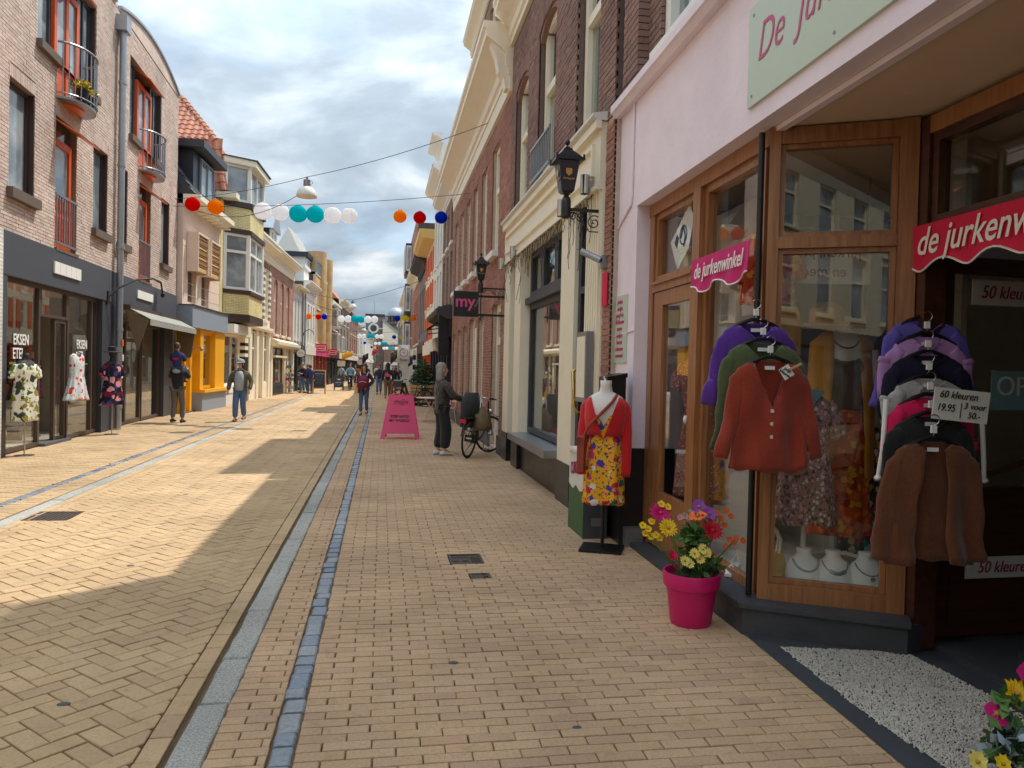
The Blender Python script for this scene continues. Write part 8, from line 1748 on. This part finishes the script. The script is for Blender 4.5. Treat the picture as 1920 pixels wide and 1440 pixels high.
for i, (px, py) in enumerate(((1345, 962), (1362, 958), (1370, 968), (1352, 972), (1358, 985), (1368, 1012), (1380, 1010), (1362, 1025), (1393, 1014), (1375, 1018))): fl(px, py, .03, 'petal_orange', .02, 5, (.06, 0, .3) if i % 3 == 0 else None)
for i, (px, py) in enumerate(((1205, 985), (1215, 992), (1222, 978), (1210, 1000), (1230, 1003), (1240, 945), (1252, 950), (1236, 1008), (1220, 1006))): fl(px, py, .0, 'petal_yellow', .022, 5, (-.06, 0, .3) if i % 3 == 0 else None)
for i, (px, py) in enumerate(((1302, 1038), (1318, 1030), (1292, 1056), (1312, 1048), (1325, 1036), (1284, 1052))): fl(px, py, -.11, 'petal_pale', .032, 12, (.02, -.08, .3), double=1)
for i, (px, py) in enumerate(((1285, 968), (1294, 972), (1275, 970), (1300, 978))): fl(px, py, .0, 'petal_rose', .02, 6, (0, 0, .3) if i == 0 else None)
fl(1262, 1042, -.12, 'petal_red', .03, 8, (-.08, -.08, .3), double=2, mat_c='petal_red'); 
foliage(FP, 'foliage', (.05, -.03, .37), .12, .09, .055, 260, .06, ['leaf', 'leaf_dark'], 8); foliage(FP, 'grass_tuft', (0, 0, .52), .06, .05, .1, 110, .08, ['leaf'], 9); foliage(FP, 'grey_sprig', (.03, 0, .7), .09, .04, .03, 40, .035, ['leaf', 'greycloth'], 10)
FP2 = pot_thing('second flower pot half out of view at the lower right corner', (2.82, 2.5, 0)); f2 = Vector((2.82, 2.5, 0))
def fl2(px, py, y, col, r, petals, base=(-.05, 0, .3), **k): flower(FP2, at(px, py, y) - f2, base, col, r, petals, seed=px, **k)
fl2(1905, 1300, 2.5, 'petal_yellow', .05, 14, double=2); fl2(1868, 1338, 2.48, 'petal_pink', .045, 5); fl2(1915, 1392, 2.45, 'petal_yellow', .035, 8); fl2(1832, 1428, 2.36, 'petal_pale', .035, 8); fl2(1880, 1432, 2.36, 'petal_yellow', .03, 8); fl2(1925, 1265, 2.5, 'petal_pink', .04, 5)
p_ = at(1905, 1400, 2.42) - f2; foliage(FP2, 'foliage', (p_.x, p_.y, p_.z), .1, .1, .08, 260, .06, ['leaf', 'leaf_dark', 'greycloth'], 12); foliage(FP2, 'foliage', (-.02, 0, .4), .2, .18, .12, 300, .08, ['leaf', 'leaf_dark'], 13); p_ = at(1890, 1318, 2.48) - f2; foliage(FP2, 'leaf_sprig', (p_.x, p_.y, p_.z), .05, .04, .025, 26, .06, ['leaf'], 14)
# balcony pots
for i, x in enumerate((1.55, 1.95)):
    t = thing('balcony_pot', ('black pot of yellow flowers on the curved balcony, left one', 'black pot of yellow flowers on the curved balcony, right one')[i], 'flower pot', tuple(B1.matrix_basis @ Vector((x, -.3, 6.53))), 0, 'black flower pots on the balcony'); mb = MB(); mb.lathe([(.1, 0), (.13, .24), (.11, .24), (.001, .22)], 14); mb.obj('pot', 'blackpaint', t); foliage(t, 'flowers', (0, 0, .32), .16, .16, .08, 160, .08, ['petal_yellow', 'leaf', 'petal_yellow'], 20 + i)
# ---- entrance floor: dark slabs round a field of white pebbles
def gp(px, py, z=0.0):
    d = _f + _r * ((px - PW / 2) / FPX) - _u * ((py - PH / 2) / FPX); return CAMP + d * ((z - EYE) / d.z)
ef = tag(MB_quad('entrance_floor', [(2.08, 1.2, .006), (2.245, 4.24, .006), (3.0, 4.16, .006), (4.4, 4.16, .006), (4.4, 1.2, .006)][::-1], 'darkstone'), kind='structure')
PA = [gp(1462, 1216), gp(1700, 1226), gp(1865, 1312), gp(1960, 1372), gp(1990, 1480), gp(1800, 1462), gp(1640, 1355)]
PA = [(p.x, p.y) for p in PA]
def inside(x, y, P):
    r = False
    for i in range(len(P)):
        (xa, ya), (xb, yb) = P[i], P[i - 1]
        if (ya > y) != (yb > y) and x < (xb - xa) * (y - ya) / (yb - ya) + xa: r = not r
    return r
pebm = [];
pieces('pebble', [rgb(212, 204, 192), rgb(196, 187, 173), rgb(222, 216, 205), rgb(168, 160, 147)], .6, .12, 60); plain('pebble_mortar', rgb(58, 56, 52), .9, var=.2)
mb = MB(); mb.face([(x, y, .009) for x, y in PA]); mb.obj('pebble_bed', 'pebble_mortar', ef, fix=True)
mb = MB(); rnd = random.Random(9); xs = [p[0] for p in PA]; ys = [p[1] for p in PA]; yy = min(ys)
while yy < max(ys):
    xx = min(xs)
    while xx < max(xs):
        px, py = xx + rnd.uniform(-.003, .003), yy + rnd.uniform(-.003, .003)
        if inside(px, py, PA) and rnd.random() < .93:
            a = rnd.uniform(0, 3.14); rx, ry = rnd.uniform(.0058, .0092), rnd.uniform(.0038, .0056); c, s = math.cos(a), math.sin(a); h = rnd.uniform(.003, .006); R0, R1 = [], []
            for j in range(6): t = j * math.pi / 3; u, v = rx * math.cos(t), ry * math.sin(t); R0.append((px + c * u - s * v, py + s * u + c * v, .008)); R1.append((px + .6 * (c * u - s * v), py + .6 * (s * u + c * v), .010 + h))
            mb.rings([R0, R1], True, False, True)
        xx += .0132
    yy += .0098
tag(mb.obj('pebbles', 'pebble', ef, fix=False), kind='stuff')
mb = MB(); mb.box(3.26, 1.2, 0, 4.6, 3.9, .035); mb.obj('entrance_step', 'darkstone', ef)
# ================================================================ PEOPLE
def skin(name, nodes, edges, mat, parent, root, sub=1):
    keys = list(nodes); me = bpy.data.meshes.new(name); me.from_pydata([nodes[k][:3] for k in keys], [(keys.index(a), keys.index(b)) for a, b in edges], [])
    me.materials.append(M[mat]); o = bpy.data.objects.new(name, me); COL.objects.link(o); o.parent = parent
    sm = o.modifiers.new('skin', 'SKIN'); sm.use_smooth_shade = True; sm.branch_smoothing = .3
    lay = me.skin_vertices[0] if me.skin_vertices else None
    for i, k in enumerate(keys):
        r = nodes[k][3]; lay.data[i].radius = r if isinstance(r, tuple) else (r, r); lay.data[i].use_root = (k == root)
    ss = o.modifiers.new('smooth', 'SUBSURF'); ss.levels = sub; ss.render_levels = sub
    return o
def person(label, loc, face, H=1.75, top='blackcloth', legs='jeans', shoes='shoe_dark', hair='hair_brown', stride=.0, lift=0.0, arms=None, longcoat=0.0, hairlong=False, cap=None, hood=None, head_y=.0, sit=None, skinmat='skin', group=None, wide=1.0, legw=1.0):
    """face: heading in degrees, 0 looks towards +y; legs stride front to back; arms: (elbow, wrist) for right and left in body space"""
    t = thing('person', label, 'person', loc, R(face), group); s = H / 1.75; w = wide
    a = arms or [((.27, -.02, 1.14), (.27, .06, .88)), ((-.27, -.02, 1.14), (-.27, .06, .88))]
    if sit: hipz, kn, an = sit
    else:
        hipz = .93; kn = [(.09, .06 + stride * .45, .5), (-.09, .06 - stride * .3, .5)]; an = [(.09, stride, .09 + 0), (-.09, -stride, .09 + lift)]
    n = {'pel': (0, 0, hipz + .03, .1), 'waist': (0, 0, hipz + .2, .09), 'chest': (0, .0, hipz + .4, (.11, .08)), 'neckb': (0, -.0, hipz + .54, .055), 'neck': (0, .015, hipz + .6, .052), 'jaw': (0, .04 + head_y, hipz + .665, (.06, .07)), 'face': (0, .02 + head_y, hipz + .735, (.072, .088)), 'crown': (0, .005 + head_y, hipz + .8, (.06, .075)), 'nose': (0, .125 + head_y, hipz + .715, .014)}
    ed = [('pel', 'waist'), ('waist', 'chest'), ('chest', 'neckb'), ('neckb', 'neck'), ('neck', 'jaw'), ('jaw', 'face'), ('face', 'crown'), ('face', 'nose')]
    for i, sd in ((0, 'r'), (1, 'l')):
        sx = 1 if i == 0 else -1; e, wr = Vector(a[i][0]), Vector(a[i][1]); d = (wr - e).normalized(); up = Vector((0, 0, 1)); side = d.cross(up); side = side.normalized() if side.length > .1 else Vector((0, 1, 0))
        n['sh' + sd] = (sx * .17 * w, -.01, hipz + .48, .05); n['el' + sd] = (e.x * w, e.y, e.z, .036); n['wr' + sd] = (wr.x * w, wr.y, wr.z, .03); palm = Vector((wr.x * w, wr.y, wr.z)) + d * .06; n['pa' + sd] = (*palm, .034)
        ed += [('chest', 'sh' + sd), ('sh' + sd, 'el' + sd), ('el' + sd, 'wr' + sd), ('wr' + sd, 'pa' + sd)]
        for k in range(4):
            f0 = palm + d * .045 + side * (.027 - .018 * k); f1 = f0 + d * (.04 if k in (1, 2) else .03) - up * .008; n[f'f{k}{sd}'] = (*f0, .0105); n[f'g{k}{sd}'] = (*f1, .0085); ed += [('pa' + sd, f'f{k}{sd}'), (f'f{k}{sd}', f'g{k}{sd}')]
        th = Vector((wr.x * w, wr.y, wr.z)) + d * .03 + side * .045; n['th' + sd] = (*th, .012); th2 = th + d * .035 + side * .008; n['tu' + sd] = (*th2, .01); ed += [('wr' + sd, 'th' + sd), ('th' + sd, 'tu' + sd)]
        n['hip' + sd] = (sx * .085, 0, hipz - .03, .088); n['kn' + sd] = (*kn[i], .052); n['an' + sd] = (*an[i], .042); n['to' + sd] = (an[i][0] * 1.15, an[i][1] + .14, an[i][2] - .05, .032)
        ed += [('pel', 'hip' + sd), ('hip' + sd, 'kn' + sd), ('kn' + sd, 'an' + sd), ('an' + sd, 'to' + sd)]
    body = skin('body', n, ed, skinmat, t, 'pel', 1)
    def grow(keys, extra, f=None): 
        r = {}
        for k in keys:
            v = n[k]; q = v[3] if isinstance(v[3], tuple) else (v[3], v[3]); r[k] = (v[0], v[1], v[2], (q[0] + extra, q[1] + extra))
        if f: f(r)
        return r
    J = grow(['pel', 'waist', 'chest', 'neckb', 'shr', 'shl', 'elr', 'ell', 'wrr', 'wrl'], .034)
    J['pel'] = (0, 0, hipz - .0, (.165 * w, .145)); J['waist'] = (0, 0, hipz + .2, (.165 * w, .15)); J['chest'] = (0, 0, hipz + .4, (.185 * w, .155)); J['neckb'] = (0, -.01, hipz + .545, .1); J['collar'] = (0, .005, hipz + .62, .078)
    e2 = [('pel', 'waist'), ('waist', 'chest'), ('chest', 'neckb'), ('neckb', 'collar'), ('chest', 'shr'), ('chest', 'shl'), ('shr', 'elr'), ('shl', 'ell'), ('elr', 'wrr'), ('ell', 'wrl')]
    if longcoat: J['hem'] = (0, -.02, hipz - longcoat, (.205 * w, .175)); e2.append(('pel', 'hem'))
    jk = skin('jacket', J, e2, top, t, 'waist', 1)
    T = grow(['pel', 'hipr', 'hipl', 'knr', 'knl', 'anr', 'anl'], .027)
    for k in ('knr', 'knl', 'anr', 'anl'): v = T[k]; T[k] = (v[0], v[1], v[2] + (.0 if 'k' in k else .02), (v[3][0] * legw, v[3][1] * legw))
    skin('trousers', T, [('pel', 'hipr'), ('pel', 'hipl'), ('hipr', 'knr'), ('hipl', 'knl'), ('knr', 'anr'), ('knl', 'anl')], legs, t, 'pel', 1)
    for sd in 'rl':
        x, y, z, _ = n['an' + sd]; mb = MB(); rings = []
        for yy, ww, hh in ((-.09, .03, .05), (-.06, .043, .09), (.02, .046, .1), (.1, .05, .06), (.16, .045, .05), (.19, .02, .03)): rings.append([(x + ww * math.cos(q), y + yy, z - .088 + max(0, hh * (.5 + .5 * math.sin(q)))) for q in [2 * math.pi * j / 10 for j in range(10)]])
        mb.rings(rings); mb.obj('shoe', shoes, t, True)
    hz_ = hipz + .755
    if hood: mb = MB(); mb.ball((0, -.012 + head_y, hz_ + .0), .112, .125, .145, 16, 10); mb.obj('hood', hood, t, True)
    elif cap: 
        mb = MB(); mb.lathe([(.118, 0), (.115, .05), (.085, .1), (.001, .12)], 18, (0, .0 + head_y, hz_ + .015)); mb.rings([[(-.08, .1 + head_y, hz_ + .02), (.08, .1 + head_y, hz_ + .02), (.05, .19 + head_y, hz_ + .01), (-.05, .19 + head_y, hz_ + .01)], [(-.08, .1 + head_y, hz_ + .03), (.08, .1 + head_y, hz_ + .03), (.05, .19 + head_y, hz_ + .018), (-.05, .19 + head_y, hz_ + .018)]]); mb.obj('cap', cap, t, 'auto')
    else:
        mb = MB(); mb.ball((0, -.025 + head_y, hz_ + .018), .098, .112, .118, 16, 10)
        if hairlong: mb.rings([[(.1 * math.cos(q), -.05 + head_y + .075 * math.sin(q), hz_ - zz) for q in [2 * math.pi * j / 14 for j in range(14)]] for zz in (-.02, .08, .18, .24)])
        mb.obj('hair', hair, t, True)
    for sx in (-1, 1):
        mb = MB(); mb.ball((sx * .03, .098 + head_y, hz_ - .012), .011, .008, .008, 8, 6); mb.obj('eye', 'blackletter', body, True)
        mb = MB(); mb.ball((sx * .088, .0 + head_y, hz_ - .03), .014, .022, .032, 8, 6); mb.obj('ear', skinmat, body, True)
    mb = MB(); mb.ball((0, .103 + head_y, hz_ - .078), .024, .009, .007, 8, 6); mb.obj('mouth', 'maroon', body, True)
    t.scale = (s, s, s); return t
down = [((.26, -.03, 1.16), (.25, .05, .9)), ((-.26, -.03, 1.16), (-.25, .05, .9))]
# woman with the bicycle, seen from behind and the side
plain('quilt', rgb(60, 52, 48), .65, var=.15, scale=10, sheen=.2)
_m = M['quilt']; _nt = _m.node_tree; _tc = N(_nt, 'ShaderNodeTexCoord'); _mp = N(_nt, 'ShaderNodeMapping'); _mp.inputs['Rotation'].default_value = (0, 0, 0); _mp.inputs['Scale'].default_value = (14, 14, 11); _nt.links.new(_tc.outputs['Object'], _mp.inputs[0])
_vo = N(_nt, 'ShaderNodeTexVoronoi'); _vo.inputs['Scale'].default_value = 1; _nt.links.new(_mp.outputs[0], _vo.inputs['Vector']); _bp = N(_nt, 'ShaderNodeBump'); _bp.inputs['Strength'].default_value = .9; _bp.inputs['Distance'].default_value = .03; _bp.invert = True; _nt.links.new(_vo.outputs['Distance'], _bp.inputs['Height']); _nt.links.new(_bp.outputs[0], _nt.nodes['Principled BSDF'].inputs['Normal'])
person('woman in brown quilted jacket and wide black trousers holding a bicycle', (1.12, 13.75, 0), -75, 1.66, 'quilt', 'blackcloth', 'shoe_white', 'hair_grey', .04, 0, [((.27, .12, 1.16), (.17, .4, 1.08)), ((-.27, .1, 1.16), (-.2, .38, 1.1))], .18, wide=1.3, legw=1.6, hairlong=True)
# father seen from behind with a child on his shoulders
dadloc = (-5.3, 20.9, 0)
person('man in black hooded jacket and grey trousers carrying a child on his shoulders', dadloc, -8, 1.72, 'blackcloth', 'taupe', 'shoe_dark', 'hair_brown', .1, .02, [((.25, .12, 1.2), (.16, .18, 1.45)), ((-.25, .12, 1.2), (-.16, .18, 1.45))], .06, head_y=.03)
mb = MB(); mb.ball((0, -.11, 1.4), .11, .07, .07); o = mb.obj('hood_lining', 'greycloth', [o for o in COL.objects if o.name.startswith('person')][-1])
ch = person('small child in a dark blue sweater riding on the shoulders of the man', (-5.31, 20.84, .76), -8, 1.32, 'bluecloth', 'jeans_dark', 'shoe_dark', 'hair_brown', arms=[((.25, .1, 1.2), (.12, .22, 1.2)), ((-.25, .1, 1.2), (-.12, .22, 1.2))], sit=(.93, [(.16, .3, .9), (-.16, .3, .9)], [(.15, .34, .5), (-.15, .34, .5)]))
mb = MB(); mb.box(-.09, -.146, 1.2, .09, -.14, 1.27); mb.obj('back_print', 'redbanner', ch)
person('man in grey cap and open olive jacket with blue jeans walking towards us', (-3.85, 21.6, 0), 176, 1.68, 'olivecloth', 'jeans', 'shoe_brown', 'hair_grey', .14, .05, [((.245, -.06, 1.16), (.26, .05, .9)), ((-.25, -.06, 1.15), (-.235, .09, .92))], .1, cap='greycloth', wide=1.22, legw=1.15)
mn = [o for o in COL.objects if o.name.startswith('person')][-1]; mb = MB(); mb.rings([[(x * s_, .05 + (y - .05) * (1 - .25 * abs(x / .13)), z) for x, y in ((-.13, .13), (-.07, y0), (0, y0 + .01), (.07, y0), (.13, .13), (.1, .03), (-.1, .03))] for z, s_, y0 in ((.9, .95, .15), (1.05, 1.05, .2), (1.2, 1.05, .205), (1.35, .95, .19), (1.46, .6, .14))]); mb.obj('shirt', 'greycloth', mn, True)
person('woman in dark navy coat and ripped jeans walking with a maroon backpack in front', (-.54, 25.1, 0), 172, 1.66, 'navycloth', 'jeans', 'shoe_brown', 'hair_brown', .1, .04, [((.3, .0, 1.2), (.18, .22, 1.06)), ((-.3, .02, 1.2), (-.14, .24, 1.0))], .24, hairlong=True, wide=1.05, legw=.9)
bpk = thing('backpack', 'maroon backpack carried on the chest of the walking woman', 'backpack', (-.54, 25.1, 0), R(172)); mb = MB(); mb.rings([[(-.14, .14, .86), (.14, .14, .86), (.14, .26, .86), (-.14, .26, .86)], [(-.18, .14, .95), (.18, .14, .95), (.18, .36, .95), (-.18, .36, .95)], [(-.16, .14, 1.2), (.16, .14, 1.2), (.16, .34, 1.2), (-.16, .34, 1.2)], [(-.1, .14, 1.31), (.1, .14, 1.31), (.1, .22, 1.31), (-.1, .22, 1.31)]]); mb.obj('bag_body', 'maroon', bpk, True); mb = MB(); mb.tube([(-.1, .15, 1.3), (-.13, .05, 1.42), (-.14, -.08, 1.36)], .018, 6); mb.tube([(.1, .15, 1.3), (.13, .05, 1.42), (.14, -.08, 1.36)], .018, 6); mb.tube([(-.16, .33, 1.08), (0, .37, 1.12), (.16, .33, 1.08)], .01, 6); mb.obj('strap', 'palepink', bpk)
tb2 = thing('tote_bag', 'tan tote bag at the side of the walking woman', 'bag', (-.78, 25.05, .72), R(172)); mb = MB(); mb.rings([[(-.06, -.12, 0), (.06, -.12, 0), (.06, .12, 0), (-.06, .12, 0)], [(-.05, -.14, .34), (.05, -.14, .34), (.05, .14, .34), (-.05, .14, .34)]]); mb.tube([(0, -.08, .34), (0, -.03, .55), (0, .03, .55), (0, .08, .34)], .01, 6); mb.obj('bag_body', 'palewood', tb2)
hm = person('man in black hoodie with pink back print and khaki trousers walking away', (.34, 38.1, 0), -2, 1.78, 'blackcloth', 'khaki', 'shoe_brown', 'hair_brown', .16, .04, down, .06, hood='blackcloth'); mb = MB(); mb.prism([(-.13, 1.12), (.1, 1.1), (.14, 1.2), (.05, 1.24), (-.02, 1.33), (-.14, 1.3)], -.16, -.155); mb.obj('back_print', 'pinkletter', hm)
person('person in dark blue jacket and blue jeans walking towards us beside the hooded man', (-.1, 44.0, 0), 175, 1.72, 'navycloth', 'jeans', 'shoe_dark', 'hair_brown', .12, .03, down, .05)
person('person in rust red trousers and dark coat behind the hooded man', (.72, 42.0, 0), 175, 1.68, 'blackcloth', 'rustcloth', 'shoe_dark', 'hair_grey', .1, .03, down, .2)
person('person in navy jacket with red collar standing by the postcard racks', (-4.5, 44.6, 0), 160, 1.7, 'navycloth', 'jeans', 'shoe_dark', 'hair_grey', .06, 0, [((.26, .06, 1.18), (.08, .25, 1.2)), ((-.26, .05, 1.18), (-.1, .25, 1.15))])
person('person in dark blue jacket seen from behind near the chalkboard', (-3.95, 43.4, 0), 20, 1.6, 'bluecloth', 'jeans_dark', 'shoe_dark', 'hair_brown', .05, 0, down, .08, wide=1.1)
person('grey haired person in dark coat beside the chalkboard', (-4.2, 44.6, 0), 60, 1.66, 'blackcloth', 'jeans_dark', 'shoe_dark', 'hair_grey', .05, 0, down, .1)
cyb = bicycle('bicycle ridden down the middle of the road', (-2.0, 50.2, 0), R(-92), 0, False, 'blackpaint', 0)
person('cyclist in pale grey top and dark trousers riding towards us', (-2.0, 50.42, .02), 180, 1.72, 'tealcloth', 'blackcloth', 'shoe_dark', 'hair_brown', arms=[((.3, .12, 1.2), (.26, .42, 1.06)), ((-.3, .12, 1.2), (-.26, .42, 1.06))], sit=(.98, [(.1, .34, .78), (-.1, .28, .6)], [(.11, .24, .36), (-.11, .2, .18)]), wide=1.05)
for i, (x, y, f, tp, lg, lab) in enumerate(((-2.2, 66, 178, 'rustcloth', 'khaki', 'distant person in rust coat on the left side of the road'), (-1.4, 78, 0, 'navycloth', 'jeans', 'distant person in navy walking away on the road'), (.6, 72, 178, 'blackcloth', 'jeans_dark', 'distant person in black on the right pavement'), (-3.2, 62, 170, 'greycloth', 'blackcloth', 'distant person in grey near the left shops'), (1.3, 58, 178, 'maroon', 'blackcloth', 'distant person in maroon by the grey pole'), (-.6, 96, 178, 'offwhite', 'jeans', 'farthest person in white in the middle of the road'))):
    person(lab, (x, y, 0), f, 1.7, tp, lg, 'shoe_dark', 'hair_brown', .1, .02, down, .08)
# ---------------------------------------------------------------- lettering becomes plain mesh
bpy.context.view_layer.update()
_dg = bpy.context.evaluated_depsgraph_get()
for o in [o for o in COL.objects if o.type == 'FONT']:
    me = bpy.data.meshes.new_from_object(o.evaluated_get(_dg)); n_ = o.name; par = o.parent; mt = (o.location.copy(), o.rotation_euler.copy(), o.scale.copy()); mat_ = o.data.materials[0]
    bpy.data.objects.remove(o); me.name = 'lettering'
    if not me.materials: me.materials.append(mat_)
    q = bpy.data.objects.new('lettering', me); COL.objects.link(q); q.parent = par; q.location, q.rotation_euler, q.scale = mt
